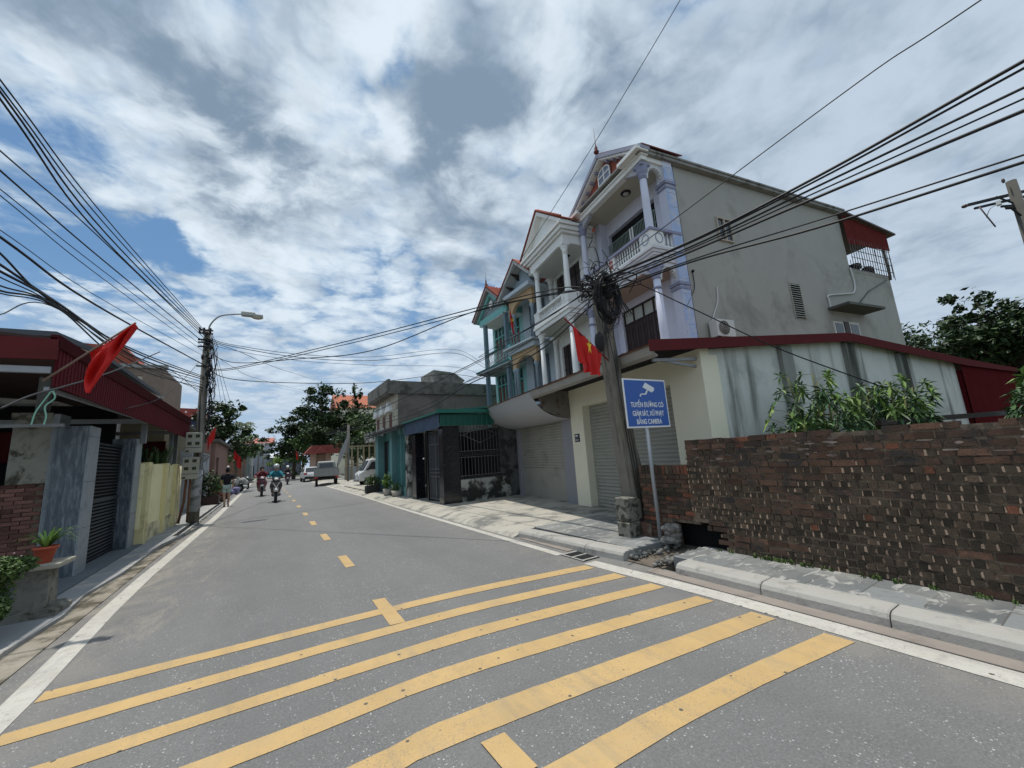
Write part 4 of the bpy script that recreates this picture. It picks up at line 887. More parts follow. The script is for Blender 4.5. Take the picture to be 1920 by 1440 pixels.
B = MB(); B.prism([(14.6, 10.35), (15.85, 11.50), (17.75, 9.95), (17.75, 9.75), (15.85, 11.28), (14.6, 10.15)], 'x', 10.55, 12.6); B.build('gable_roof', mat('grey_white_soffit', (.44, .45, .44), .8, .1, 3), bh)
B = MB(); B.sheet([(14.6, 10.42), (15.85, 11.56)], 'x', 10.5, 14, .05); B.sheet([(15.85, 11.56), (17.8, 10.0)], 'x', 10.5, 14, .05); B.build('tile_roof', red_tile, bh)
B = MB()
for k in range(3): B.prism([(10.6, 10.9 - k * .52), (11.1, 10.9 - k * .52), (11.1, 10.6 - k * .52), (10.95, 10.66 - k * .52), (10.9, 10.78 - k * .52)], 'y', 16.2 + k * .55, 16.32 + k * .55)
B.build('eave_bracket', brown_door, bh)

# ---- teal house
th_ = thing('teal_house', 'teal and white three storey house with square posts and a red tiled gable roof', 'house', (12.3, 19.5, 0))
B = MB(); B.box(12.5, 21, 17.65, 21.5, 0, 9.9); B.build('wall', teal_l, th_)
B = MB(); B.wall('x', 12.3, 12.48, 17.7, 21.5, 0, 9.95, [(18.3, 19.4, 7.0, 9.5), (19.9, 21.2, 7.0, 9.5), (18.3, 19.4, 4.0, 6.4), (19.9, 21.2, 4.0, 6.4)]); B.build('front_wall', mat('light_teal_wall', (.30, .55, .52), .75, .06, 2), th_)
for (y0, y1, z0, z1) in ((18.3, 19.4, 7.0, 9.5), (19.9, 21.2, 7.0, 9.5), (18.3, 19.4, 4.0, 6.4), (19.9, 21.2, 4.0, 6.4)):
    B = MB(); B.box(12.42, 12.46, y0, y1, z0, z1); wn = B.build('window', teal_d, th_)
    B = MB()
    for k in range(3): yy = y0 + .06 + k * (y1 - y0) / 3; B.box(12.36, 12.42, yy, yy + (y1 - y0) / 3 - .12, z0 + .1, z1 - .75)
    B.build('shutter', mat('brown_wood_shutter', (.17, .062, .035), .6, .15, 5), wn)
    B = MB()
    for k in range(3): yy = y0 + .06 + k * (y1 - y0) / 3; B.box(12.38, 12.42, yy, yy + (y1 - y0) / 3 - .12, z1 - .55, z1 - .12)
    B.build('transom', glass, wn)
    B = MB()
    for k in range(4): yy = y0 - .03 + k * (y1 - y0) / 3; B.box(12.30, 12.41, yy, yy + .07, z0, z1)
    B.box(12.29, 12.40, y0, y1, z1 - .68, z1 - .60); B.build('frame', teal_l, wn)
for y_ in (18.05, 20.5):
    for z0, z1 in ((6.62, 9.5), (3.2, 6.42)):
        B = MB(); B.box(11.12, 11.34, y_ - .1, y_ + .1, z0, z1); B.build('post', mat('grey_teal_post', (.16, .23, .26), .75, .1, 3), th_)
B = MB(); B.box(10.95, 12.3, 17.6, 21.4, 6.44, 6.60); sl_ = B.build('balcony_slab', mat('pale_slab', (.50, .56, .55), .8, .06, 2), th_)
B = MB(); B.box(10.90, 10.948, 17.55, 21.45, 6.54, 6.63); B.build('slab_trim', teal_d, sl_)
B = MB()
for k in range(14):
    yy = 18.15 + k * .165; B.tube(spline([(11.2, yy, 6.62), (11.2, yy + .12, 6.85), (11.2, yy - .05, 7.05), (11.2, yy + .1, 7.3), (11.2, yy, 7.5)], 3), .022, 4)
B.tube([(11.2, 18.05, 6.72), (11.2, 20.5, 6.72)], .02, 4); B.build('railing', mat('white_black_rail', (.40, .43, .42), .6, .2, 4), th_)
B = MB(); B.box(11.14, 11.28, 18.0, 20.6, 7.50, 7.58); B.build('handrail', teal_d, th_)
B = MB(); B.box(11.16, 11.26, 17.65, 18.05, 6.62, 7.5); B.box(11.26, 12.3, 17.65, 17.75, 6.62, 7.5); B.build('parapet_panel', teal_l, th_)
B = MB(); B.box(11.1, 12.3, 17.7, 21.0, 9.48, 9.86); B.build('beam', teal_l, th_)
B = MB(); B.box(11.12, 12.3, 17.8, 20.9, 9.44, 9.475); B.build('ceiling', white_paint, th_)
B = MB(); B.prism([(18.1, 9.88), (21.0, 9.88), (19.5, 11.15)], 'x', 11.2, 11.4); B.build('gable', mat('grey_gable', (.23, .27, .28), .8, .08, 2), th_)
rake(th_, (19.5, 11.28), ((17.9, 9.92), (21.2, 9.92)), 11.05, 11.45, .22, teal_l, 'rake_moulding')
rake(th_, (19.5, 11.52), ((17.7, 10.0), (21.4, 9.95)), 10.85, 11.5, .16, mat('pinkish_soffit_board', (.33, .27, .26), .8, .1, 3), 'barge_board')
B = MB(); B.lathe([(.22, 0), (.25, .03), (.18, .05), (.1, .02)], (0, 0, 0), 18); md = B.build('medallion', white_paint, th_)
for v in md.data.vertices:
    c_ = v.co + Vector(OFF[th_.name]); v.co = Vector((11.18 - c_.z, 19.52 + c_.x, 10.45 + c_.y * 1.15)) - Vector(OFF[th_.name])
B = MB(); B.sheet([(17.55, 9.98), (19.5, 11.62)], 'x', 10.82, 15.5, .05); B.sheet([(19.5, 11.62), (21.55, 9.98)], 'x', 10.82, 15.5, .05); 
for k in range(22): B.tube([(10.82 + .2 * k, 17.55, 10.02), (10.82 + .2 * k, 19.5, 11.66)], .035, 4)
B.build('tile_roof', red_tile, th_)
B = MB(); B.lathe([(.08, 0), (.1, .08), (.04, .2), (.05, .28), (.015, .45), (.005, .9)], (10.9, 19.5, 11.6), 8); B.build('finial', mat('dark_red_finial', (.14, .04, .035)), th_)

# ------------------------------------------------------------------ black granite gate building, teal shop, grey brick house
granite = mat('black_granite', (.014, .014, .017), .16, .5, 9, spec=.6, dirt=((.05, .05, .055), .58, .75, 7))
mould = mat('mouldy_lime_wall', (.40, .40, .36), .95, .1, 4, dirt=((.035, .036, .03), .43, .56, 1.7), bump=.5, bsc=14)
bg_ = thing('gate_house', 'low black granite gate front with a dark barred opening and green tin roof', 'gate house', (4.85, 12.2, .12))
B = MB(); B.box(4.85, 5.45, 12.2, 12.55, .1, 2.62); B.box(4.83, 5.47, 12.18, 12.57, .1, .35); B.box(4.85, 5.2, 15.0, 15.45, .1, 2.6); B.box(5.1, 5.2, 15.45, 15.95, .1, 2.6); B.build('granite_pillar', granite, bg_)
B = MB(); B.box(5.25, 5.35, 13.95, 15.0, .1, 2.6); B.box(4.95, 5.3, 13.93, 14.02, .1, 2.6); B.build('dark_recess', mat('black_gloss_panel', (.008, .008, .01), .3, .1, 3), bg_)
B = MB(); B.box(5.02, 5.06, 12.57, 13.93, .15, 2.55); dr = B.build('door', mat('weathered_steel_door', (.055, .06, .068), .6, .3, 3, metal=.3), bg_)
B = MB()
for y_ in (12.62, 13.2, 13.85): B.box(4.99, 5.02, y_, y_ + .05, .15, 2.55)
for z_ in (.2, .95, 1.08, 1.2, 2.05, 2.5): B.box(4.985, 5.02, 12.6, 13.9, z_, z_ + .035)
for k in range(8): B.tube([(5.0, 12.7 + k * .15, 1.24), (5.0, 12.7 + k * .15, 2.05)], .010, 4)
B.build('door_frame', mat('grey_steel_bars', (.13, .13, .14), .5, .2, 6, metal=.4), dr)
B = MB(); B.box(4.98, 5.0, 14.42, 14.55, 1.58, 1.64); B.build('name_plate', white_paint, bg_)
B = MB(); B.wall('y', 12.20, 12.36, 5.45, 7.35, .08, .83); B.build('stained_low_wall', mould, bg_)
B = MB(); B.box(7.05, 7.9, 12.22, 12.4, .0, 3.1); B.build('side_post', mat('grey_black_render', (.10, .10, .10), .9, .3, 3, dirt=((.03, .03, .03), .45, .6, 2)), bg_)
B = MB(); rnd = random.Random(1)
for k in range(13):
    x = 5.53 + k * .125; B.tube([(x, 12.26, .95), (x, 12.26, 1.55)], .012, 4); B.tube([(x, 12.26, 1.78), (x, 12.26, 2.62)], .012, 4)
    B.tube([(x + .045 * math.cos(t), 12.25, 1.66 + .06 * math.sin(t)) for t in [PI * 2 * i / 8 for i in range(9)]], .008, 3)
    B.tube([(x + .04 * math.cos(t), 12.25, .89 + .04 * math.sin(t)) for t in [PI * 2 * i / 8 for i in range(9)]], .008, 3)
for z_ in (.84, .95, 1.56, 1.76): B.box(5.45, 7.1, 12.25, 12.275, z_ - .012, z_ + .012)
B.tube([(5.62, 12.24, 2.30), (6.25, 12.24, 2.58), (6.95, 12.24, 2.30), (6.25, 12.24, 2.02), (5.62, 12.24, 2.30)], .016, 4)
B.tube([(5.45, 12.24, 2.30), (5.62, 12.24, 2.30)], .014, 4)
B.build('barred_grille', mat('old_grey_bars', (.115, .115, .115), .6, .25, 6, metal=.2), bg_)
B = MB(); B.box(5.5, 7.4, 15.3, 15.4, 0, 2.6); B.box(7.3, 7.4, 12.4, 15.3, 0, 2.6); B.box(5.3, 7.3, 12.5, 15.3, .08, .10); B.build('dark_interior', dark_in, bg_)
B = MB(); corr(B, 'x', (4.72, 16.0), (4.72, 12.12), 2.56, 3.1, .2, .02, (3.08, 3.12)); B.build('blue_grey_apron', mat('blue_grey_sheet', (.065, .095, .15), .55, .1, 2), bg_)
B = MB(); corr(B, 'x', (4.74, 12.10), (6.75, 12.10), 2.62, 3.1, .2, .02, (2.98, 3.02)); B.build('green_apron', mat('dark_green_sheet', (.012, .085, .062), .5, .12, 2), bg_)
B = MB(); B.prism([(4.60, 3.10), (6.9, 3.30), (6.9, 3.25), (4.60, 3.03)], 'y', 11.98, 16.0); B.box(4.60, 6.9, 11.96, 12.02, 3.03, 3.16); B.build('roof_sheet', mat('green_sheet_light', (.020, .13, .095), .5, .1, 2), bg_)

ts = thing('teal_shop', 'low teal shopfront with narrow pillars under a dark sloping roof', 'shop', (4.9, 19, .1))
B = MB(); B.box(4.95, 5.3, 16.55, 17.0, .1, 3.0); B.box(4.95, 5.3, 17.35, 17.75, .1, 3.0); B.box(4.9, 5.3, 18.6, 19.0, .1, 3.0); B.box(4.9, 5.3, 21.3, 21.9, .1, 2.95); B.box(4.95, 5.2, 19.0, 19.6, .1, 1.1); B.build('pillar', mat('bright_teal_paint', (.16, .33, .33), .7, .1, 2, dirt=((.07, .20, .21), .55, .8, 2)), ts)
B = MB(); B.box(5.3, 5.4, 16.4, 21.9, .1, 3.2); B.build('back_wall', teal_l, ts)
B = MB(); B.box(5.27, 5.3, 17.05, 17.3, .4, 2.8); B.box(5.22, 5.28, 17.8, 18.5, .1, 2.7); B.box(5.2, 5.26, 19.6, 21.2, .1, 2.6); dd = B.build('door', dark_in, ts)
B = MB(); B.box(5.15, 5.2, 19.7, 20.3, .2, 2.55); B.box(4.93, 4.95, 17.42, 17.68, .5, 2.7); B.box(4.93, 4.948, 16.62, 16.93, .5, 2.7); B.build('green_door_leaf', teal_d, ts)
B = MB(); B.box(4.9, 5.3, 16.05, 16.5, .1, 2.9); B.build('grey_end_wall', mould, ts)
B = MB(); B.prism([(4.45, 3.02), (9, 3.75), (9, 3.68), (4.45, 2.94)], 'y', 16.02, 22.3); B.bar((4.5, 16.1, 2.88), (4.5, 22.2, 2.85), .06); B.build('roof', mat('dark_fibre_roof', (.075, .075, .075), .9, .2, 4), ts)

brk = mat('grey_brick_side', (.22, .19, .165), .95, .15, 3, dirt=((.15, .13, .115), .45, .65, .9), bump=.8, bsc=9)
hh = thing('grey_flat_house', 'old flat roofed house with a long bare grey brick side wall and rooftop stair hut', 'house', (6.5, 26, 0))
B = MB(); B.box(6.45, 16, 23.0, 28.2, 0, 5.5); B.build('side_wall', brk, hh)
B = MB(); B.box(6.36, 6.449, 23.0, 28.2, 0, 5.5); B.build('front_wall', mat('flaking_cream_front', (.50, .46, .36), .9, .15, 3, dirt=((.22, .20, .17), .5, .7, 2)), hh)
B = MB(); B.box(5.9, 16.1, 22.88, 28.4, 5.5, 5.62); B.box(6.0, 16.05, 22.92, 28.35, 5.62, 6.26); B.box(5.85, 6.0, 22.9, 28.4, 5.62, 6.34); B.build('parapet', mat('dark_stained_parapet', (.19, .18, .16), .95, .2, 3, dirt=((.085, .08, .07), .45, .65, 1.6), bump=.5, bsc=10), hh)
B = MB(); B.prism([(8.75, 6.26), (10.7, 6.26), (10.9, 6.5), (10.2, 6.95), (9.9, 7.0), (8.75, 7.08)], 'y', 23.1, 25.5); B.build('stair_hut', mat('mottled_concrete', (.27, .26, .23), .95, .3, 4, dirt=((.13, .12, .11), .45, .65, 3)), hh)
for y_ in (24.0, 25.6, 27.2):
    B = MB(); B.box(6.33, 6.36, y_, y_ + .55, 3.0, 4.4); wn = B.build('window', mat('red_brown_shutter', (.14, .045, .035), .6, .1), hh)
    B = MB(); B.prism([(y_ - .25, 4.65), (y_ + .8, 4.65), (y_ + .27, 5.15)], 'x', 6.12, 6.36); B.box(6.1, 6.36, y_ - .3, y_ + .85, 4.52, 4.65); B.build('pediment', white_paint, wn)
B = MB(); B.box(5.6, 6.4, 23.0, 28.2, 2.9, 3.05); B.box(5.6, 5.68, 23.0, 28.2, 3.05, 3.5); B.build('balcony', mould, hh)

# ------------------------------------------------------------------ foliage helpers
def leafmat(name, a, b, rough=.55):
    m = mat(name, a, rough, .25, 1.2, isl=.45, col2=b, spec=.4); return m
lf_dark = leafmat('dark_leaves', (.028, .055, .018), (.055, .095, .028)); lf_mid = leafmat('mid_leaves', (.055, .10, .025), (.10, .17, .04))
lf_bright = leafmat('bright_leaves', (.10, .19, .03), (.19, .30, .05)); lf_palm = leafmat('palm_leaves', (.05, .09, .035), (.10, .15, .06))
def leaves(mb, c, r, n, size, rnd, aspect=.5, shell=.55):
    for _ in range(n):
        d_ = Vector((rnd.gauss(0, 1), rnd.gauss(0, 1), rnd.gauss(0, 1))).normalized(); q = (shell + (1 - shell) * rnd.random()) if rnd.random() < .8 else rnd.random()
        p_ = Vector((c[0] + d_.x * r[0] * q, c[1] + d_.y * r[1] * q, c[2] + d_.z * r[2] * q))
        u = Vector((rnd.gauss(0, 1), rnd.gauss(0, 1), rnd.gauss(-.35, .6))).normalized(); w_ = u.cross(Vector((rnd.gauss(0, .5), rnd.gauss(0, .5), 1))).normalized()
        L = size * rnd.uniform(.6, 1.35); a = u * L * .5; b = w_ * L * aspect * .5; dn = u.cross(w_) * L * .08
        mb.add([p_ - a, p_ - b + dn, p_ + a, p_ + b + dn], [(0, 1, 2, 3)])
def tree(name, label, base, h, clusters, leafm, size, dens, tr=.18, group=None, seed=1, cat='tree', lean=(0, 0), shell=.5):
    """clusters: (dx,dy,z,rx,ry,rz) relative to the trunk foot; each breaks up into many uneven leaf clumps"""
    rnd = random.Random(seed); t = local(thing(name, label, cat, base, group=group)); B = MB()
    top = Vector((lean[0], lean[1], h * .62)); B.tube(spline([(0, 0, -.1), (lean[0] * .4 + .1, lean[1] * .4, h * .3), top], 5), [tr * (1 - .55 * i / 10) for i in range(11)], 7)
    for c in clusters:
        m_ = Vector((c[0] * .45, c[1] * .45, h * .38 + .25 * c[2])); B.tube(spline([(lean[0] * .3, lean[1] * .3, h * .30), m_, Vector(c[:3])], 4), [tr * .5, tr * .46, tr * .42, tr * .38, tr * .33, tr * .28, tr * .22, tr * .16, tr * .1], 5)
    B.build('trunk', trunk_m, t); B = MB()
    for (dx, dy, z, rx, ry, rz) in clusters:
        k = max(5, int(9 * (rx + ry + rz) / 3 / max(1.0, size * 3)))
        vol = rx * ry + ry * rz + rx * rz
        n = int(dens * 26 * vol / (size * size))
        sub = [(Vector((rnd.gauss(0, .5) * rx, rnd.gauss(0, .5) * ry, rnd.gauss(0, .5) * rz)), rnd.uniform(.26, .52)) for _ in range(k)]
        for o_, s_ in sub:
            leaves(B, (dx + o_.x, dy + o_.y, z + o_.z), (rx * s_, ry * s_, rz * s_ * .8), max(6, n // k), size, rnd, .55, shell)
        leaves(B, (dx, dy, z), (rx, ry, rz), n // 9, size, rnd, .55, .3)
    B.build('crown', leafm, t); return t
# trees right of the shop row (behind)
tree('broadleaf_tree', 'large dark leafy tree beyond the end of the maroon fascia', (32.5, 2.9, 0), 9.4, [(0, 2.0, 4.4, 2.5, 2.4, 1.8), (0, -.5, 4.6, 3, 2.6, 1.9), (0, -4.0, 4.6, 3, 2.6, 2.2), (0, .2, 6.2, 3.0, 2.2, 1.5), (-2.0, 1.8, 5.6, 2.0, 1.5, 1.2), (1.0, -1.4, 5.3, 3, 2.0, 1.8), (-.2, .9, 8.0, 1.0, .9, .95), (.5, -.3, 7.2, 1.8, 1.4, .8), (0, -3.0, 6.2, 2.8, 2, 1.5)], lf_dark, .30, .55, .3, seed=5)
tree('broadleaf_tree', 'lower hazy green tree between the beige wall and the large dark tree', (42, 8.3, 0), 8.0, [(0, -2.5, 5.0, 2.4, 2.4, 2.4), (0, 0, 7.6, 2.4, 1.8, 1.3), (-1, 1.2, 6.0, 2.4, 1.6, 1.8), (.5, -1.5, 5.8, 2.2, 2.0, 1.8)], leafmat('hazy_leaves', (.06, .10, .055), (.09, .14, .07)), .34, .5, .25, seed=6)
B = MB(); B.prism([(32.6, 4.0), (35.5, 4.0), (34, 5.3)], 'x', 0, 3) if False else None
rr = thing('red_roof_house', 'small far house with a red roof showing over the maroon fascia', 'house', (38, 6.3, 0))
B = MB(); B.box(36.5, 42, 3.0, 7.2, 0, 4.4); B.build('wall', white_paint, rr); B = MB(); B.prism([(2.4, 4.4), (7.8, 4.4), (5.1, 5.9)], 'x', 36, 42); B.build('roof', mat('faded_red_roof', (.30, .055, .045), .7, .1, 2), rr)

# cassava-like shrubs behind the brick wall
def palmate(mb, c, d_, R, rnd, n=7):
    """star of long drooping leaflets at the end of a stalk"""
    d_ = Vector(d_).normalized(); u = d_.orthogonal().normalized(); w_ = d_.cross(u)
    for i in range(n):
        a = 2 * PI * (i + rnd.random() * .3) / n; dr = (u * math.cos(a) + w_ * math.sin(a)) * .95 + d_ * .25; dr.normalize(); L = R * rnd.uniform(.75, 1.15)
        sd_ = dr.cross(Vector((0, 0, 1))); sd_ = (sd_.normalized() if sd_.length > .1 else u) * L * .155
        m1 = Vector(c) + dr * L * .5; tip = Vector(c) + dr * L + Vector((0, 0, -L * .35)); m1.z -= L * .05
        mb.add([c, m1 - sd_, tip, m1 + sd_], [(0, 1, 2, 3)])
def shrub(label, base, stems, leafs, seed, group=None, R=.17, nst=19):
    rnd = random.Random(seed); t = local(thing('leafy_shrub', label, 'shrub', base, group=group)); B = MB(); Lf = MB()
    for (x, y, z) in stems:
        tip = Vector((x, y, z)); ft = Vector((x * .3 + rnd.uniform(-.1, .1), y * .3, 0)); B.tube(spline([ft, ft.lerp(tip, .5) + Vector((rnd.uniform(-.06, .06), 0, 0)), tip], 4), .012, 5)
        for k in range(nst):
            f = 1 - k * .04; o_ = ft.lerp(tip, f); a = rnd.uniform(0, 2 * PI); L = .16 + .30 * (1 - f) * 1.5 + rnd.random() * .08
            e = o_ + Vector((math.cos(a) * L, math.sin(a) * L, L * rnd.uniform(-.15, .55))); B.tube([o_, e], .004, 3); Lf.cur = 1 if f > .86 and rnd.random() < .7 else 0
            palmate(Lf, e, (math.cos(a), math.sin(a), .5), R * rnd.uniform(.8, 1.25), rnd, rnd.choice((6, 7, 8)))
            if rnd.random() < .7: Lf.cur = 1 if f > .92 else 0; palmate(Lf, e - Vector((0, 0, .06)), (math.cos(a + 1), math.sin(a + 1), .2), R, rnd, 7)
    B.build('stem', mat('green_brown_stem', (.12, .13, .05), .8, .1), t); Lf.build('foliage', [leafmat('shrub_leaves', (.040, .090, .034), (.075, .145, .05)), leafmat('young_shrub_leaves', (.12, .21, .045), (.20, .30, .07))], t); return t
def sst(n, rx, ry, h, seed):
    rnd = random.Random(seed); return [(rnd.uniform(-rx, rx), rnd.uniform(-ry, ry), h * rnd.uniform(.62, 1.0)) for _ in range(n)]
shrub('pale green leafy shrub behind the brick wall, nearer the leaning pole', (7.8, 2.9, 0), [(-.75, .1, 1.95), (-.3, .2, 2.55), (.15, 0, 2.60), (.55, .1, 2.5), (-.5, -.1, 1.75), (.0, -.2, 2.1), (.35, -.2, 2.2), (.7, .0, 2.0), (-.1, .3, 1.8), (.9, .1, 2.2), (-.8, -.1, 1.7)], None, 3)
shrub('pale green leafy shrub behind the brick wall, below the streaked pilasters', (10.4, 2.6, 0), [(-.9, .1, 2.2), (-.4, .2, 2.45), (.1, 0, 2.5), (.6, .1, 2.5), (1.1, -.1, 2.4), (-.6, -.1, 1.9), (.0, -.2, 2.1), (.55, -.2, 2.1), (1.4, .0, 2.0), (1.6, .3, 2.1), (-.2, .3, 1.8), (1.9, 0, 1.9)], None, 4, R=.20)
shrub('bright yellow green shrub at the far right end above the brick wall', (13.2, 1.05, 0), [(0, 0, 2.5), (.3, -.2, 2.8), (-.3, .1, 2.2), (.5, .2, 2.4), (.2, -.4, 2.6)], None, 9, R=.26)
B = MB(); B.bar((9.5, 2.62, 1.70), (16.5, 1.2, 1.78), .10); B.top('wooden_plank', brown_door, 'dark plank lying level behind the top of the brick wall at the right', 'plank', (12.5, 1.9, 1.7))

# ------------------------------------------------------------------ left side
slate = mat('blue_grey_marble_tile', (.085, .115, .135), .45, .12, 3, spec=.4, streak=((.155, .185, .20), .55, .72, 4))
def marble():
    m = bpy.data.materials.new('veined_slate_tile'); m.use_nodes = True; t = NT(m.node_tree); bs = m.node_tree.nodes['Principled BSDF']; tc = t.n('ShaderNodeTexCoord').outputs['Object']
    mp = t.n('ShaderNodeMapping'); t.l(tc, mp.inputs[0]); mp.inputs['Rotation'].default_value = (0, .72, 0); mp.inputs['Scale'].default_value = (9, 3, 1.4)
    v = t.noise(mp.outputs[0], 2.2, 6, .62, .6); c = t.mix(t.ramp(v, .40, .72), (.060, .078, .10), (.20, .235, .26)); c = t.mix(t.ramp(t.noise(tc, 1.5, 4, .6), .5, .8, 0, .6), c, (.03, .055, .06))
    t.l(c, bs.inputs['Base Color']); bs.inputs['Roughness'].default_value = .4; return m
slate = marble(); slate_l = mat('light_grey_marble_edge', (.27, .30, .32), .5, .15, 6, dirt=((.18, .21, .23), .5, .7, 5))
def gatepost(label, x0, x1, y0, y1, z1):
    t = thing('gate_pillar', label, 'gate pillar', ((x0 + x1) / 2, (y0 + y1) / 2, .06)); B = MB(); B.box(x0, x1 - .02, y0, y1, .03, z1); B.build('marble_cladding', slate, t)
    B = MB(); z = .04
    while z < z1 - .05: e = min(z + .78, z1 + .004); B.box(x1 - .019, x1 + .006, y0 - .004, y1 + .004, z, e - .006); z = e
    B.build('edge_tiles', slate_l, t)
gatepost('wide blue grey marble clad gate pillar nearest the camera, by the potted plant', -3.07, -2.66, 9.78, 10.25, 2.56)
gatepost('narrower blue grey marble gate pillar beside the yellow wall', -2.99, -2.58, 12.35, 12.82, 2.50)
B = MB(); B.box(-2.88, -2.84, 10.25, 12.35, .08, 2.35)
gt = thing('sliding_gate', 'closed dark slatted metal gate between the two marble pillars', 'gate', (-2.86, 11.3, .08)); B.build('sheet', dark_in, gt)
B = MB()
for k in range(34): z = .12 + k * .066; B.box(-2.835, -2.80, 10.27, 12.33, z, z + (.035 if k < 17 else .02))
B.box(-2.84, -2.79, 10.25, 12.35, 1.2, 1.26); B.build('slats', mat('grey_blue_slat', (.035, .042, .05), .5, .2, 4, metal=.3), gt)
op = thing('old_gate_pillar', 'bare mouldy concrete gate pillar standing on red brick at the left', 'pillar', (-3.4, 10, 0))
B = MB(); B.box(-3.60, -3.15, 9.86, 10.3, 1.62, 2.76); B.box(-3.63, -3.16, 9.84, 10.3, 2.70, 2.80); B.build('rendered_top', mat('mouldy_cement_render', (.30, .295, .25), .95, .15, 3, dirt=((.075, .07, .05), .50, .62, 2.2), bump=.5, bsc=12), op)
B = MB(); B.box(-3.149, -3.07, 9.85, 10.28, .05, 2.78); B.build('marble_edge', slate_l, op)
rb = mat('red_brick_course', (.19, .095, .075), .95, .2, 12, isl=.45, dirt=((.26, .23, .20), .62, .75, 22), bump=.4, bsc=50); rnd = random.Random(9)
lb = thing('brick_wall', 'low red brick wall behind the flowering bush at the left edge', 'wall', (-4.5, 10, 0))
B = MB(); B.box(-8, -3.16, 9.92, 10.12, -.05, 1.62); B.build('mortar_core', mo, lb); B = MB(); z = .06; k = 0
while z < 1.6:
    x = -3.17 - (.1 if k % 2 else 0)
    while x > -5.2: B.box(max(x - .205, -5.4), x, 9.895 + rnd.uniform(-.006, .006), 9.95, z, z + .053); x -= .217
    z += .0655; k += 1
B.build('bricks', rb, lb)
yw = thing('yellow_wall', 'pale yellow garden wall with pilasters and peeling damp foot beside the left gate', 'wall', (-2.5, 15.0, .06))
ypaint = mat('pale_yellow_paint', (.82, .76, .46), .85, .06, 1.5, dirt=((.50, .44, .22), .5, .75, 1)); yold = mat('dirty_yellow_paint', (.68, .61, .33), .9, .10, 2, dirt=((.30, .26, .14), .52, .74, 1.8))
peel = mat('peeling_wall_foot', (.72, .66, .42), .95, .1, 3, dirt=((.20, .18, .12), .45, .70, 1.4), bump=.4, bsc=15)
B = MB(); B.box(-2.62, -2.50, 12.85, 17.4, .42, 1.93); B.build('panel', ypaint, yw)
B = MB()
for y_ in (12.86, 14.9, 16.4): B.box(-2.66, -2.42, y_, y_ + .34, .05, 1.96)
B.build('pilaster', yold, yw); B = MB(); B.box(-2.64, -2.47, 12.9, 17.4, .03, .44); B.build('foot', peel, yw)
# canopy roof
lc = thing('yard_canopy', 'big maroon sheet canopy on grey posts over the left front yard', 'canopy', (-3, 12, 3))
B = MB(); corr(B, 'y', (-2.30, 17.3), (-2.30, 7.08), 2.80, 3.3, .105, .025, (3.40, 3.40)); corr_o = B.build('ribbed_fascia', maroon_l, lc)
B = MB(); B.prism([(7.0, 3.28), (17.32, 3.28), (17.32, 3.50), (7.0, 3.44)], 'x', -2.36, -2.28); B.build('fascia_cap', mat('dark_maroon_trim', (.06, .012, .014), .95, .2, 3, spec=.04), lc)
B = MB(); B.prism([(-2.28, 3.12), (-9, 2.98), (-9, 3.42), (-2.28, 3.38)], 'y', 6.98, 7.02); B.build('front_fascia', maroon, lc)
B = MB(); B.prism([(-2.3, 3.40), (-6.5, 3.72), (-10, 3.5), (-10, 3.45), (-6.5, 3.67), (-2.3, 3.36)], 'y', 7.0, 17.3); B.build('roof_sheet', mat('rust_dark_sheet', (.06, .035, .03), .8, .2, 3), lc)
B = MB(); B.box(-10, -2.34, 7.06, 7.12, 2.96, 3.04); B.bar((-2.4, 7.2, 2.78), (-2.4, 17.2, 2.98), .05); B.box(-10, -2.4, 12.2, 12.26, 2.84, 2.94); B.box(-10, -2.4, 15.6, 15.66, 2.84, 2.94); B.bar((-2.45, 7.6, 3.1), (-2.4, 12.2, 2.85), .04); B.bar((-9, 9.5, 2.5), (-2.9, 9.5, 2.55), .05); B.build('beam', grey_metal, lc)
B = MB()
for x, y, z0, z1, w_ in ((-3.36, 10.06, 2.74, 3.62, .07), (-2.52, 12.6, 2.4, 3.0, .05), (-2.55, 16.0, 1.9, 3.0, .05), (-2.62, 17.2, .05, 3.1, .05), (-6, 8.4, .05, 3.2, .06)): B.box(x - w_, x + w_, y - w_, y + w_, z0, z1)
B.build('post', mat('galvanised_grey_post', (.20, .215, .22), .6, .15, 3), lc)
B = MB(); B.box(-10, -4.2, 12.9, 13.05, 2.1, 2.75); B.box(-10, -2.9, 17.3, 17.4, 2.2, 2.75); B.build('rear_red_panel', maroon_l, lc)
B = MB(); B.box(-10.1, -3.15, 13.1, 13.2, -.1, 3.35); B.build('rear_shade_sheet', dark_in, lc)  # near-black sheet added to paint the deep shade under the yard canopy
hb = thing('pale_house', 'pale flat roofed house rising just behind the maroon yard canopy', 'house', (-7, 15, 0))
B = MB(); B.box(-12, -4.25, 13.4, 19, 0, 4.75); B.build('wall', white_paint, hb)
B = MB(); B.prism([(-12, 4.85), (-4.35, 4.98), (-3.55, 4.62), (-3.55, 4.72), (-4.3, 5.10), (-12, 5.0)], 'y', 13.0, 19.5); B.build('roof_edge', mat('dark_grey_flashing', (.09, .10, .11), .7, .1), hb)
B = MB(); B.box(-4.3, -3.8, 13.25, 13.32, 4.0, 4.8); B.build('gable_board', cream_paint, hb); B = MB()
for k in range(3): B.box(-4.15 + k * .16, -4.05 + k * .16, 13.2, 13.24, 4.15, 4.6)
B.build('window', dark_in, hb)
ub = thing('unfinished_brick_house', 'unfinished bare brick upper storey with open window gaps left of the street lamp', 'house', (-6.4, 30, 0))
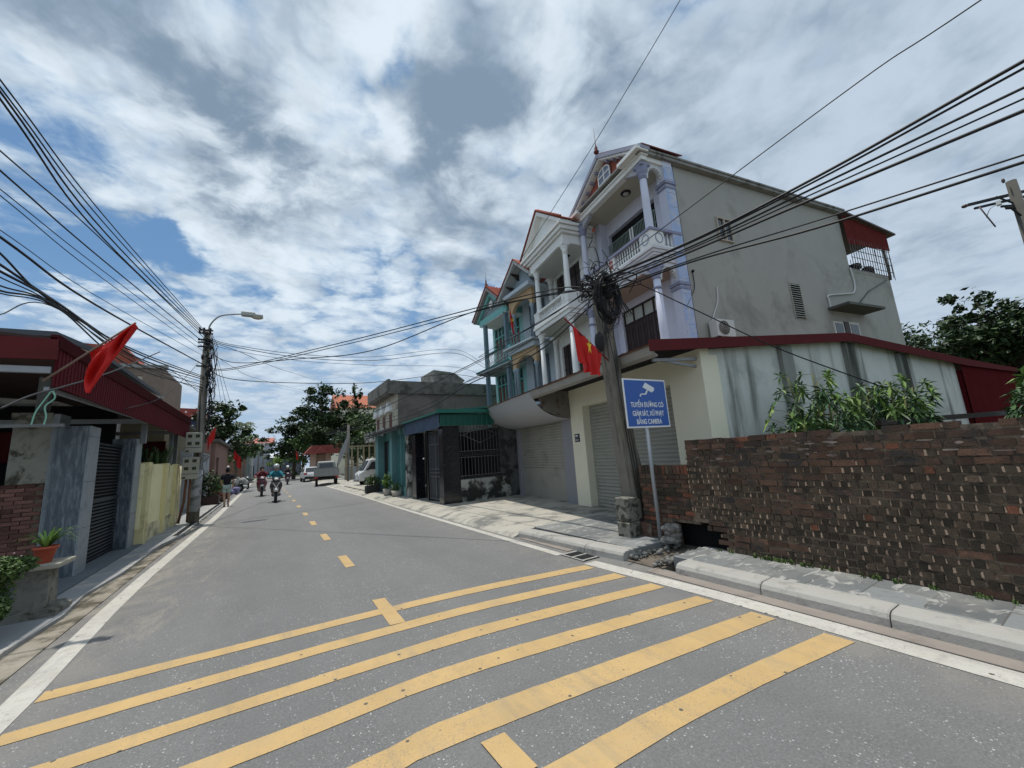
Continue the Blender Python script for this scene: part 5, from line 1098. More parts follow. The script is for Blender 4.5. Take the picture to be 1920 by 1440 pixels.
B = MB(); B.wall('y', 29.5, 29.7, -7.9, -5.25, 5.0, 7.75, [(-7.1, -6.75, 6.6, 7.3), (-6.55, -6.2, 6.95, 7.3), (-6.55, -6.2, 6.2, 6.6)]); B.box(-5.45, -5.25, 29.7, 35, 0, 7.75); B.box(-7.9, -7.7, 29.7, 35, 0, 7.75); B.box(-7.9, -5.25, 29.5, 29.7, 0, 5.0); B.build('brick_wall', mat('bare_brown_brick', (.22, .165, .13), .95, .25, 5, bump=.7, bsc=12), ub)
B = MB(); B.box(-8.0, -5.15, 29.4, 29.8, 7.75, 7.95); B.box(-8.0, -5.2, 29.4, 29.49, 6.0, 6.12); B.build('concrete_beam', concrete, ub)
rh = thing('red_tiled_house', 'pale gabled house with a red tiled roof left of the unfinished brick storey', 'house', (-9, 33, 0))
B = MB(); B.box(-11, -7.0, 31, 37, 0, 8.2); B.build('wall', cream_paint, rh); B = MB(); B.prism([(-11.5, 8.2), (-6.6, 8.2), (-7.3, 9.2), (-9.3, 9.3)], 'y', 30.6, 37); B.build('roof', red_tile, rh)
rf = thing('maroon_roof_house', 'far house with a flat maroon roof directly left of the street lamp pole', 'house', (-7.2, 50, 0))
B = MB(); B.box(-9.2, -6.0, 50, 58, 0, 7.0); B.build('wall', mat('blue_dark_wall', (.04, .05, .09), .8, .1), rf); B = MB(); B.prism([(-9.6, 7.2), (-5.8, 7.2), (-5.8, 8.0), (-9.6, 8.2)], 'y', 49.6, 58); B.build('roof', mat('faded_red_roof2', (.28, .06, .05), .7, .1, 2), rf)

# left street lamp pole
pl_ = local(thing('utility_pole', 'tall concrete pole with a street lamp and meter boxes on the left pavement', 'utility pole', (-1.98, 16.9, .05)))
B = MB(); B.tube([(0, 0, -.1), (.02, 0, 2.5), (.03, 0, 6.55)], [.155, .135, .10], 12); B.build('shaft', old_conc, pl_)
B = MB(); B.lathe([(.162, .0), (.160, .9), (.158, 1.35)], (0, 0, .35), 12); B.build('whitewash_band', mat('pale_paint_band', (.36, .38, .40), .9, .2, 4, dirt=((.16, .155, .14), .45, .62, 3)), pl_)
B = MB(); B.tube(spline([(.05, -.05, 6.4), (.10, -.05, 6.75), (.35, -.08, 7.08), (.75, -.1, 7.20), (1.02, -.12, 7.24)], 6), .026, 8); la = B.build('lamp_arm', mat('lamp_arm_grey', (.26, .28, .28), .5, .1, metal=.2), pl_)
B = MB(); B.box(.98, 1.42, -.24, 0, 7.17, 7.33); B.box(1.40, 1.66, -.23, -.01, 7.17, 7.28); lh_ = B.build('lamp_head', mat('lamp_head_grey', (.42, .43, .41), .5, .05), pl_); bv = lh_.modifiers.new('bevel', 'BEVEL'); bv.width = .04; bv.segments = 3
B = MB(); B.ball((1.48, -.12, 7.17), (.20, .10, .085), 12, 8); B.build('lamp_glass', mat('amber_glass', (.45, .40, .30), .15, .05, spec=.5), lh_)
B = MB(); rnd = random.Random(31)
for z_ in (6.5, 6.38, 6.15, 6.05, 5.9, 5.2): B.box(-.20, .20, -.16, -.12, z_ - .025, z_ + .025)
B.build('crossbar', dark_metal, pl_)
B = MB()
for z_ in (6.5, 6.38, 6.1):
    for x_ in (-.18, -.06, .12): B.ball((x_, -.14, z_ + .05), (.035, .035, .05), 6, 4)
for q in range(16): B.ball((.12 + rnd.gauss(0, .07), -.08, rnd.uniform(4.3, 6.2)), (rnd.uniform(.03, .08), .06, rnd.uniform(.04, .12)), 6, 4)
B.build('insulator', black, pl_)
B = MB()
for q in range(34):
    z0 = rnd.uniform(4.6, 6.4); pts = [(.10 + rnd.uniform(-.05, .12), -.1, z0)]
    L = rnd.uniform(.5, 2.4); pts += [(.16 + rnd.uniform(0, .22), -.1 + rnd.uniform(-.1, .1), z0 - L * .4), (.18 + rnd.uniform(-.05, .2), -.1, z0 - L * .75), (.12 + rnd.uniform(-.08, .2), -.05, z0 - L)]
    B.tube(spline(pts, 4), rnd.choice((.006, .009, .013)), 4)
for q in range(3): B.tube([(.14, 0, 6.3), (.5 + q * .2, 2.0, 3.4)], .007, 3)
B.tube([(-.05, -.14, 4.5), (.0, -.16, 3.0), (.02, -.16, 1.5)], .02, 5)
B.build('drop_wire', cable_m, pl_)
mbx = mat('meter_box_grey', (.38, .37, .31), .6, .08, 3, dirt=((.22, .20, .15), .55, .8, 5))
for (x0, x1, z0, z1, rows) in ((-.30, .12, 2.24, 2.90, 2), (-.34, .08, 1.40, 2.10, 2)):
    B = MB(); B.box(x0, x1, -.42, -.16, z0, z1); m_ = B.build('meter_box', mbx, pl_); bv = m_.modifiers.new('bevel', 'BEVEL'); bv.width = .015; bv.segments = 2
    B = MB(); 
    for r_ in range(rows):
        for c_ in range(2): B.box(x0 + .06 + c_ * .20, x0 + .17 + c_ * .20, -.427, -.42, z1 - .17 - r_ * .24, z1 - .07 - r_ * .24)
    B.box(x0 + .03, x0 + .11, -.427, -.42, z0 + .03, z0 + .08); B.build('meter_window', mat('meter_window', (.05, .055, .03), .2, .2), m_)
    B = MB(); B.box(x0, x1, -.424, -.42, z0 + .16, z0 + .175); B.build('seam', dark_metal, m_)
B = MB(); B.tube([(-.22, -.28, 1.4), (-.24, -.28, .7), (-.34, -.3, .05)], .035, 7); B.tube([(-.12, -.26, 1.4), (-.13, -.26, .05)], .03, 7); B.build('conduit', rust, pl_)
B = MB()
for q in range(5): B.tube(spline([(.1, -.3, 2.3 - q * .05), (.2 + .04 * q, -.3, 2.1), (.12, -.32, 1.8), (.24, -.3, 1.6), (.1, -.2, 1.4)], 5), .014, 4)
B.build('meter_cable', mat('grey_cable', (.20, .21, .22), .6, .1), pl_)
B = MB(); B.tube([(-2.45, 17.35, .05), (-2.45, 17.32, 1.9)], .03, 6); B.top('plastic_pipe', cream_paint, 'thin cream pipe standing upright between yellow wall and pole', 'pipe', (-2.45, 17.35, .05))

# concrete pedestal, pot, bush
pd = local(thing('stone_pedestal', 'grey concrete garden pedestal carrying the orange flower pot', 'pedestal', (-2.34, 7.45, .055)))
B = MB(); B.prism([(-.26, .0), (.26, .0), (.26, .05), (.20, .09), (-.20, .09), (-.26, .05)], 'y', -.24, .26); B.prism([(-.15, .09), (.15, .09), (.13, .54), (-.13, .54)], 'y', -.13, .15); B.build('base', mat('mossy_concrete', (.22, .215, .19), .95, .2, 4, dirt=((.08, .08, .06), .45, .65, 5), bump=.4, bsc=18), pd)
B = MB(); B.box(-.24, .25, -.24, .26, .54, .595); o = B.build('slab', mat('light_concrete_slab', (.36, .34, .28), .9, .12, 4), pd); bv = o.modifiers.new('bevel', 'BEVEL'); bv.width = .01; bv.segments = 2
pt = local(thing('flower_pot', 'orange plastic pot with long arching green leaves on the grey pedestal', 'potted plant', (-2.29, 7.42, .65)))
B = MB(); B.lathe([(.062, 0), (.066, .01), (.10, .165), (.115, .165), (.115, .195), (.10, .195), (.09, .17), (.01, .168)], (0, 0, 0), 20); B.build('pot', mat('orange_plastic', (.42, .085, .045), .45, .08, 4), pt)
B = MB(); rnd = random.Random(12)
for q in range(44):
    a = rnd.uniform(0, 2 * PI); L = rnd.uniform(.16, .36); h_ = rnd.uniform(.14, .30); w_ = .017; dx, dy = math.cos(a), math.sin(a); pts = []
    for i in range(6):
        f = i / 5; r_ = L * f; z_ = .17 + h_ * (1 - (1 - f) ** 2) - .12 * f ** 3 * (L / .3); ww = w_ * (1 - f * .9); pts += [(dx * r_ - dy * ww, dy * r_ + dx * ww, z_), (dx * r_ + dy * ww, dy * r_ - dx * ww, z_)]
    B.add(pts, [(2 * i, 2 * i + 1, 2 * i + 3, 2 * i + 2) for i in range(5)])
B.build('leaves', lf_bright, pt)
bs_ = local(thing('flowering_bush', 'low leafy bush with tiny pale flowers at the left edge of the picture', 'bush', (-2.44, 6.6, .05)))
B = MB(); rnd = random.Random(14)
for c, r_ in (((0, 0, .62), (.26, .3, .22)), ((.10, -.15, .72), (.20, .22, .13)), ((-.1, .1, .4), (.3, .3, .3)), ((.16, -.28, .35), (.14, .16, .14)), ((-.3, -.2, .5), (.3, .3, .35)), ((.08, .3, .68), (.2, .2, .1))): leaves(B, c, r_, 1500, .045, rnd, .62, .4)
B.build('foliage', lf_mid, bs_); B = MB()
for q in range(26):
    p_ = (rnd.uniform(-.2, .26), rnd.uniform(-.35, .3), .70 + rnd.uniform(-.12, .14)); B.ball(p_, .011, 5, 3)
B.build('flowers', mat('pale_pink_petal', (.62, .40, .38), .6, .1), bs_)
B = MB()
for q in range(14): B.tube([(rnd.uniform(-.08, .08), rnd.uniform(-.08, .08), 0), (rnd.uniform(-.2, .2), rnd.uniform(-.25, .2), rnd.uniform(.3, .65))], .006, 4)
B.build('stems', trunk_m, bs_)
t2 = local(thing('weed_clump', 'small bright green plant at the left edge below the bush', 'plant', (-2.28, 5.95, .055))); B = MB(); leaves(B, (0, 0, .10), (.09, .12, .09), 160, .05, rnd, .7, .4); B.build('foliage', lf_bright, t2); B = MB(); B.tube([(0, 0, 0), (0, 0, .1)], .006, 4); B.build('stem', trunk_m, t2)

# ------------------------------------------------------------------ flags
def cloth(mb, o, u, v, nu, nv, f, th=.002):
    """o origin, u along hoist, v along fly; f(s,t)->offset vector"""
    o, u, v = Vector(o), Vector(u), Vector(v); vs = []
    for i in range(nu + 1):
        for j in range(nv + 1): s_, t = i / nu, j / nv; vs.append(o + u * s_ + v * t + Vector(f(s_, t)))
    sm = mb.smooth; mb.smooth = True; mb.add(vs, [(i * (nv + 1) + j, i * (nv + 1) + j + 1, (i + 1) * (nv + 1) + j + 1, (i + 1) * (nv + 1) + j) for i in range(nu) for j in range(nv)]); mb.smooth = sm
fl = local(thing('flag', 'large plain red flag hanging from a slanted pole over the maroon canopy fascia', 'flag', (-2.22, 6.6, 2.79)))
B = MB(); B.tube([(-.02, 0, -.02), (.72, 0, .78)], .012, 6); B.build('pole', mat('bamboo_pole', (.17, .12, .09), .7, .15, 4), fl)
B = MB(); P0, P1 = Vector((.335, 0, .355)), Vector((.72, 0, .775))
vs = []; nu, nv = 18, 16
for i in range(nu + 1):
    s_ = i / nu; hp = P0.lerp(P1, s_)
    low = Vector((.37, -.02, -.15)) if s_ < .35 else Vector((.37, -.02, -.15)).lerp(Vector((.74, 0, .72)), ((s_ - .35) / .65) ** 1.0)
    if s_ < .35: low = Vector((.335 + .10 * s_, 0, -.15))
    for j in range(nv + 1):
        t = j / nv; p_ = hp.lerp(low, t); p_.y += .07 * math.sin(s_ * 15 + t * 6) * math.sin(PI * min(1, t * 1.1)) + .035 * math.sin(t * 11 + s_ * 4); p_.x += .025 * math.sin(t * 7 + s_ * 5) * t * (1 - s_); vs.append(p_)
B.smooth = True; B.add(vs, [(i * (nv + 1) + j, i * (nv + 1) + j + 1, (i + 1) * (nv + 1) + j + 1, (i + 1) * (nv + 1) + j) for i in range(nu) for j in range(nv)]); B.build('cloth', flag_red, fl)
B = MB(); B.tube(spline([(-2.25, 6.9, 2.72), (-2.3, 6.9, 2.6), (-2.36, 6.9, 2.45), (-2.38, 6.9, 2.3)], 5), .008, 4); B.tube(spline([(-2.25, 6.9, 2.72), (-2.22, 6.9, 2.62), (-2.29, 6.9, 2.52), (-2.27, 6.9, 2.4), (-2.28, 6.9, 2.3)], 5), .009, 4); B.top('ribbon', mat('pale_green_ribbon', (.20, .42, .32), .6, .1), 'loose pale green ribbon tied to the wire above the left gate', 'ribbon', (-2.27, 6.9, 2.3))
def star(mb, c, ux, uz, R, y=0.0):
    pts = []
    for i in range(10):
        a = PI / 2 + PI * i / 5; r_ = R if i % 2 == 0 else R * .4; pts.append((c[0] + ux * r_ * math.cos(a), c[1] + y, c[2] + uz * r_ * math.sin(a)))
    mb.add(pts + [(c[0], c[1] + y, c[2])], [(i, (i + 1) % 10, 10) for i in range(10)])
f2 = local(thing('flag', 'red flag with a yellow star drooping from a slanted pole on the leaning concrete pole', 'flag', (4.95, 4.68, 3.12)))
B = MB(); B.tube([(.0, .02, -.06), (-.92, .0, .58)], .016, 6); B.build('pole', mat('dark_red_pole', (.17, .03, .03), .6, .1), f2)
B = MB(); vs = []; nu, nv = 16, 14
for i in range(nu + 1):
    s_ = i / nu; hp = Vector((-.16, -.0, .045)).lerp(Vector((-.76, 0, .47)), s_)
    lowx = -.22 - .42 * s_ ; lz = -.36 + .10 * (s_) + (.16 if s_ > .75 else 0) * (s_ - .75) * 4
    for j in range(nv + 1):
        t = j / nv; p_ = hp.lerp(Vector((lowx - .06 * (1 - abs(2 * s_ - 1)), 0, lz)), t); p_.y += .075 * math.sin(s_ * 19 + t * 1.5) * (.25 + t * .75); vs.append(p_)
B.smooth = True; B.add(vs, [(i * (nv + 1) + j, i * (nv + 1) + j + 1, (i + 1) * (nv + 1) + j + 1, (i + 1) * (nv + 1) + j) for i in range(nu) for j in range(nv)]); B.build('cloth', flag_red, f2)
B = MB(); star(B, (-.50, -.075, .12), .055, .15, 1.0); B.build('star', flag_yel, f2)
def small_flag(label, base, polevec, w_, h_, withstar=True):
    t = local(thing('flag', label, 'flag', base)); B = MB(); B.tube([(0, 0, 0), polevec], .018, 5); B.build('pole', trunk_m, t)
    pv = Vector(polevec); B = MB(); cloth(B, pv * .35, pv * .6, (0, 0, -h_), 8, 6, lambda s_, t_: (.05 * math.sin(s_ * 9 + t_), .08 * math.sin(s_ * 12) * t_, -.12 * math.sin(s_ * 6) * t_)); B.build('cloth', flag_red, t)
    if withstar: B = MB(); star(B, (pv.x * .62, pv.y * .62 - .06, pv.z * .62 - h_ * .45), 1, 1, .11); B.build('star', flag_yel, t)
small_flag('small red flag with yellow star hanging at the white house balcony', (10.0, 15.3, 7.6), (-.25, .0, 1.0), .5, .7)
small_flag('red flag hanging past the street lamp pole in front of the flowering tree', (-2.9, 26, 3.1), (.55, 0, 1.0), .5, .65, False)
small_flag('red flag leaning out over the left pavement far down the street', (-1.45, 37, 2.2), (-.75, 0, 1.1), .6, .8, False)
small_flag('red flag far down the street above the parked pickup truck', (7.75, 49, 3.3), (-.75, 0, 1.0), .6, .7, False)
small_flag('red flag in front of the big dark tree far down the right side', (2.95, 49.5, 2.6), (-.3, 0, .85), .5, .5, False)

# ------------------------------------------------------------------ second high pole far right
hp = local(thing('utility_pole', 'tall power pole with steel crossarms at the right edge of the sky', 'utility pole', (14.35, .63, 0)))
B = MB(); B.tube([(0, 0, -.1), (-.12, .05, 6.95)], [.17, .085], 10); B.build('shaft', mat('dark_pole_concrete', (.10, .095, .085), .95, .2, 3), hp)
B = MB(); B.bar((-.55, .70, 6.62), (.9, -.55, 6.86), .055); B.bar((-.50, .62, 6.50), (.9, -.6, 6.72), .045); B.bar((-.36, .20, 6.30), (.95, -.35, 6.40), .055); B.bar((-.36, .26, 6.37), (.9, -.3, 6.48), .04)
B.bar((-.30, .3, 6.66), (-.12, .05, 6.35), .035); B.bar((-.34, .16, 6.3), (-.1, 0, 5.95), .035); B.bar((.35, -.2, 6.35), (-.05, 0, 5.95), .035); B.build('crossarm', dark_metal, hp)
B = MB(); B.ball((-.60, .74, 6.60), (.06, .06, .04)); B.ball((-.24, .14, 6.98), (.03, .03, .06)); B.tube([(-.50, .55, 6.5), (-.44, .48, 6.2), (-.36, .42, 5.95)], .014, 5); B.tube(spline([(-.2, .2, 6.5), (-.42, .40, 6.4), (-.46, .5, 6.2)], 4), .007, 4); SPLIT.add('insulator'); B.build('insulator', mat('insulator_brown', (.09, .06, .055), .4, .1), hp); SPLIT.discard('insulator')
B = MB(); B.box(-.40, -.30, .25, .32, 6.42, 6.52); B.build('white_clamp', white_paint, hp)

# ------------------------------------------------------------------ vehicles (local frame: +y is the vehicle's front)
def wheel(parent, x, y, r, w_=.18, name='wheel'):
    B = MB(); B.tube([(x - w_ / 2, y, r), (x + w_ / 2, y, r)], r, 16); wo_ = B.build(name, black, parent)
    s_ = 1 if x > 0 else -1; B = MB(); B.tube([(x + s_ * (w_ / 2 - .01), y, r), (x + s_ * (w_ / 2 + .012), y, r)], r * .58, 12); B.build('rim', mat('rim_grey', (.30, .30, .31), .4, .1, metal=.6), wo_)
def bevel(o, w_=.04, seg=3):
    b = o.modifiers.new('bevel', 'BEVEL'); b.width = w_; b.segments = seg; b.limit_method = 'ANGLE'; return o
def cabin(mb, x, prof, inset):
    """prof: side silhouette (y,z); top points pulled in by inset"""
    zs = [z for _, z in prof]; z0, z1 = min(zs), max(zs); n = len(prof)
    f = lambda z: x - inset * (z - z0) / (z1 - z0)
    mb.add([(-f(z), y, z) for y, z in prof] + [(f(z), y, z) for y, z in prof], [list(range(n)), list(range(n, 2 * n))[::-1]] + [(i, n + i, n + (i + 1) % n, (i + 1) % n) for i in range(n)])
car_white = mat('white_car_paint', (.60, .61, .62), .25, .03, 2, spec=.5); car_silver = mat('silver_truck_paint', (.24, .245, .23), .5, .1, 2, metal=.1, dirt=((.20, .19, .16), .55, .8, 3)); red_lamp = mat('tail_lamp_red', (.35, .02, .015), .3, .05)
suv = local(thing('parked_car', 'white hatchback parked ahead of the pickup truck, seen from behind', 'car', (4.15, 49.5, 0), rz=.03))
B = MB(); B.prism([(-2.0, .35), (-2.05, .75), (-1.9, 1.02), (1.2, 1.0), (2.0, .82), (2.1, .4)], 'x', -.88, .88); bevel(B.build('body', car_white, suv), .09)
B = MB(); cabin(B, .84, [(-1.9, 1.0), (-1.45, 1.52), (.2, 1.55), (1.0, 1.02)], .14); bevel(B.build('cabin', car_white, suv), .06)
B = MB(); B.add([(-.72, -1.895, 1.06), (.72, -1.895, 1.06), (.62, -1.53, 1.47), (-.62, -1.53, 1.47)], [(0, 1, 2, 3)]); B.box(-.86, -.80, -1.2, .5, 1.08, 1.38); B.box(.80, .86, -1.2, .5, 1.08, 1.38); B.build('window', glass, suv)
for x in (-.72, .72): B = MB(); B.box(x - .15, x + .15, -2.06, -1.9, .78, .95); B.build('tail_lamp', red_lamp, suv)
B = MB(); B.box(-.8, .8, -2.10, -1.9, .32, .55); B.build('bumper', black, suv); B = MB(); B.box(-.22, .22, -2.115, -2.09, .56, .68); B.build('number_plate', white_paint, suv)
for x, y in ((-.78, -1.3), (.78, -1.3), (-.78, 1.3), (.78, 1.3)): wheel(suv, x, y, .33)
pk = local(thing('pickup_truck', 'grey light pickup truck parked at the right kerb with its empty bed towards the camera', 'pickup truck', (4.30, 37.2, 0), rz=-.10))
B = MB(); cabin(B, .80, [(-.1, 1.1), (.06, 1.93), (.9, 1.97), (1.6, 1.15)], .13); B.prism([(-.1, .5), (-.1, 1.15), (1.6, 1.15), (2.2, 1.05), (2.25, .5)], 'x', -.82, .82); bevel(B.build('cab', car_silver, pk), .09)
B = MB(); B.add([(-.56, -.085, 1.30), (.56, -.085, 1.30), (.50, .02, 1.78), (-.50, .02, 1.78)], [(0, 1, 2, 3)]); B.box(-.875, -.85, .25, 1.1, 1.2, 1.75); B.box(.85, .875, .25, 1.1, 1.2, 1.75); B.build('window', glass, pk)
B = MB(); B.box(-.92, -.88, -2.2, -.15, .78, 1.30); B.box(.88, .92, -2.2, -.15, .78, 1.30); B.box(-.92, .92, -2.24, -2.20, .78, 1.28); B.box(-.9, .9, -2.2, -.15, .74, .80); B.box(-.92, .92, -.2, -.15, .78, 1.40); B.build('bed', car_silver, pk)
B = MB()
for k in range(5): B.box(-.8 + k * .36, -.72 + k * .36, -2.255, -2.24, .82, 1.24)
B.box(-.9, .9, -2.26, -2.24, 1.22, 1.27); B.build('tailgate_rib', grey_metal, pk)
for x in (-.75, .75): B = MB(); B.box(x - .12, x + .12, -2.28, -2.2, .60, .72); B.build('tail_lamp', red_lamp, pk)
B = MB(); B.box(-.7, .7, -2.2, 1.8, .48, .60); B.build('chassis', black, pk)
for x, y in ((-.72, -1.35), (.72, -1.35), (-.72, 1.25), (.72, 1.25)): wheel(pk, x, y, .33)
vn = local(thing('minivan', 'small white minivan parked beside the teal shop with its nose to the street', 'van', (6.95, 29.3, 0), rz=PI / 2))
B = MB(); B.prism([(-1.7, .35), (-1.7, 1.0), (-1.62, 1.80), (.9, 1.85), (1.35, 1.08), (1.62, .92), (1.65, .38)], 'x', -.74, .74); bevel(B.build('body', car_white, vn), .10)
B = MB()
for s_ in (-1, 1):
    for pts in ([(.12, 1.12), (.12, 1.64), (.80, 1.64), (1.12, 1.12)], [(-.95, 1.12), (-.95, 1.64), (.0, 1.64), (.0, 1.12)]):
        B.prism(pts, 'x', s_ * .742 - .008, s_ * .742 + .008)
B.prism([(.99, 1.74), (1.36, 1.12), (1.39, 1.12), (1.02, 1.74)], 'x', -.64, .64); B.build('window', glass, vn)
B = MB(); B.box(-.755, -.74, .04, .07, .45, 1.7); B.box(-.755, -.74, -.98, -.95, .45, 1.7); B.box(-.76, -.745, .14, .30, 1.0, 1.03); B.build('door_seam', black, vn)
B = MB(); B.box(-.70, .70, 1.62, 1.74, .36, .52); B.build('bumper', grey_metal, vn)
for x in (-.55, .55): B = MB(); B.ball((x, 1.62, .78), (.13, .04, .11)); B.build('headlight', white_paint, vn)
for x, y in ((-.66, 1.05), (.66, 1.05), (-.66, -1.15), (.66, -1.15)): wheel(vn, x, y, .29, .16)
B = MB(); B.ball((-.83, 1.1, 1.15), (.05, .09, .07)); B.build('wing_mirror', black, vn)

# ------------------------------------------------------------------ people: one skinned surface each, clothing as skinned children
def skinmesh(name, verts, edges, radii, m, parent=None, root=0, sub=1):
    me = bpy.data.meshes.new(name); me.from_pydata(verts, edges, []); me.materials.append(m)
    o = bpy.data.objects.new(name, me); COL.objects.link(o)
    mod = o.modifiers.new('Skin', 'SKIN'); mod.use_smooth_shade = True
    if not me.skin_vertices: me.attributes.new('skin', 'FLOAT_VECTOR', 'POINT')
    for i, r in enumerate(radii): me.skin_vertices[0].data[i].radius = (r, r) if not isinstance(r, tuple) else r
    me.skin_vertices[0].data[root].use_root = True
    sb = o.modifiers.new('Sub', 'SUBSURF'); sb.levels = sub; sb.render_levels = sub
    if parent: o.parent = parent
    return o
def person(label, base, rz, J, top_m, leg_m, long_sleeve=True, long_leg=True, hair_m=None, helmet=None, shoe=True, s=1.0, face=1):
    """J: joint name -> position in metres; person faces -y when rz=0"""
    J = {k: Vector(v) * s for k, v in J.items()}
    names = ['pelvis', 'waist', 'chest', 'neck', 'head', 'crown']; V = [J[n] for n in names]; R = [(.115, .09), (.10, .075), (.12, .08), (.052, .052), (.078, .088), (.06, .07)]; E = [(i, i + 1) for i in range(5)]
    for sd_ in 'lr':
        b = len(V); V += [J['shoulder_' + sd_], J['elbow_' + sd_], J['wrist_' + sd_], J['hand_' + sd_]]; R += [.058, .042, .028, .034]; E += [(2, b), (b, b + 1), (b + 1, b + 2), (b + 2, b + 3)]
        h = J['hand_' + sd_]; dirv = (h - J['wrist_' + sd_]).normalized()
        sidev = Vector((1, 0, 0)) if abs(dirv.x) < .8 else Vector((0, 1, 0))
        for q in range(4):
            V.append(h + dirv * (.075 - .012 * abs(q - 1.4)) + sidev * (q - 1.5) * .019 + Vector((0, 0, -.012))); R.append(.0085); E.append((b + 3, len(V) - 1))
        V.append(h + dirv * .02 + sidev * .052); R.append(.010); E.append((b + 3, len(V) - 1))
        b = len(V); V += [J['hip_' + sd_], J['knee_' + sd_], J['ankle_' + sd_], J['toe_' + sd_]]; R += [.085, .058, .036, .034]; E += [(0, b), (b, b + 1), (b + 1, b + 2), (b + 2, b + 3)]
    R = [tuple(x * s for x in r) if isinstance(r, tuple) else r * s for r in R]
    body = skinmesh('person', V, E, R, skin_m); body.location = base; body.rotation_euler = (0, 0, rz); setp(body, label, 'person')
    def cloth_(name, keys, rad, edges, m): return skinmesh(name, [J[k] if isinstance(k, str) else J[k[0]].lerp(J[k[1]], k[2]) for k in keys], edges, [tuple(x * s for x in r) if isinstance(r, tuple) else r * s for r in rad], m, body)
    sl = 1.0 if long_sleeve else .75
    ks = ['pelvis', 'waist', 'chest', ('chest', 'neck', .82)]; rd = [(.15, .125), (.14, .115), (.185, .135), (.10, .09)]; ed = [(0, 1), (1, 2), (2, 3)]
    for sd_ in 'lr':
        b = len(ks); ks += ['shoulder_' + sd_, ('shoulder_' + sd_, 'elbow_' + sd_, sl)]; rd += [.09, .062]; ed += [(2, b), (b, b + 1)]
        if long_sleeve: ks.append(('elbow_' + sd_, 'wrist_' + sd_, .95)); rd.append(.042); ed.append((b + 1, b + 2))
    cloth_('shirt', ks, rd, ed, top_m)
    ks = ['pelvis']; rd = [(.148, .122)]; ed = []
    for sd_ in 'lr':
        b = len(ks); ks += ['hip_' + sd_]; rd += [.10]; ed += [(0, b)]
        if long_leg: ks += ['knee_' + sd_, ('knee_' + sd_, 'ankle_' + sd_, .9)]; rd += [.072, .055]; ed += [(b, b + 1), (b + 1, b + 2)]
        else: ks += [('hip_' + sd_, 'knee_' + sd_, .80)]; rd += [.098]; ed += [(b, b + 1)]
    cloth_('trousers' if long_leg else 'shorts', ks, rd, ed, leg_m)
    hc = J['head'].lerp(J['crown'], .45)
    fy = -1
    B = MB(); B.ball((hc.x, hc.y + .03 * s, hc.z + .025 * s), (.094 * s, .10 * s, .105 * s), 12, 8); hr = B.build('hair', hair_m or mat('black_hair', (.012, .010, .010), .6, .1), body); OFF[body.name] = Vector((0, 0, 0))
    if helmet: B = MB(); B.ball((hc.x, hc.y + .01, hc.z + .055 * s), (.125 * s, .145 * s, .115 * s), 14, 8); B.box(hc.x - .09, hc.x + .09, hc.y - .20, hc.y - .10, hc.z + .035, hc.z + .055); B.build('helmet', helmet, body)
    B = MB(); 
    for x_ in (-.030, .030): B.ball((hc.x + x_ * s, hc.y - .088 * s, hc.z - .005), (.012, .006, .008), 6, 4)
    B.build('eyes', black, body); B = MB(); B.ball((hc.x, hc.y - .10 * s, hc.z - .03 * s), (.012, .016, .02), 6, 4); B.build('nose', skin_m, body)
    B = MB(); B.ball((hc.x, hc.y - .085 * s, hc.z - .065 * s), (.024, .008, .007), 6, 4); B.build('mouth', mat('lips', (.32, .12, .10), .5, .05), body)
    if shoe:
        B = MB()
        for sd_ in 'lr': a_, t_ = J['ankle_' + sd_], J['toe_' + sd_]; B.ball(((a_.x + t_.x) / 2, (a_.y + t_.y) / 2, t_.z - .005), (.045, .12, .035), 8, 5)
        B.build('shoes', mat('dark_shoe', (.03, .028, .028), .6, .1), body)
    return body
ride = dict(pelvis=(0, .42, .84), waist=(0, .42, .98), chest=(0, .36, 1.22), neck=(0, .33, 1.40), head=(0, .30, 1.50), crown=(0, .30, 1.62),
            shoulder_l=(-.17, .34, 1.30), elbow_l=(-.31, .10, 1.12), wrist_l=(-.31, -.14, 1.08), hand_l=(-.30, -.20, 1.07), shoulder_r=(.17, .34, 1.30), elbow_r=(.31, .10, 1.12), wrist_r=(.31, -.14, 1.08), hand_r=(.30, -.20, 1.07),
            hip_l=(-.10, .40, .82), knee_l=(-.17, .0, .74), ankle_l=(-.14, .06, .36), toe_l=(-.14, -.08, .30), hip_r=(.10, .40, .82), knee_r=(.17, .0, .74), ankle_r=(.14, .06, .36), toe_r=(.14, -.08, .30))
walk = dict(pelvis=(0, 0, .96), waist=(0, .0, 1.10), chest=(0, .02, 1.34), neck=(0, -.01, 1.52), head=(0, -.03, 1.60), crown=(0, -.03, 1.70),
            shoulder_l=(-.18, .02, 1.43), elbow_l=(-.25, .06, 1.17), wrist_l=(-.24, -.04, .95), hand_l=(-.235, -.07, .89), shoulder_r=(.18, .02, 1.43), elbow_r=(.24, -.0, 1.17), wrist_r=(.20, -.15, 1.05), hand_r=(.18, -.19, 1.02),
            hip_l=(-.09, 0, .92), knee_l=(-.085, -.10, .52), ankle_l=(-.08, -.08, .10), toe_l=(-.085, -.24, .045), hip_r=(.09, 0, .92), knee_r=(.085, .06, .52), ankle_r=(.06, .20, .12), toe_r=(.06, .07, .045))
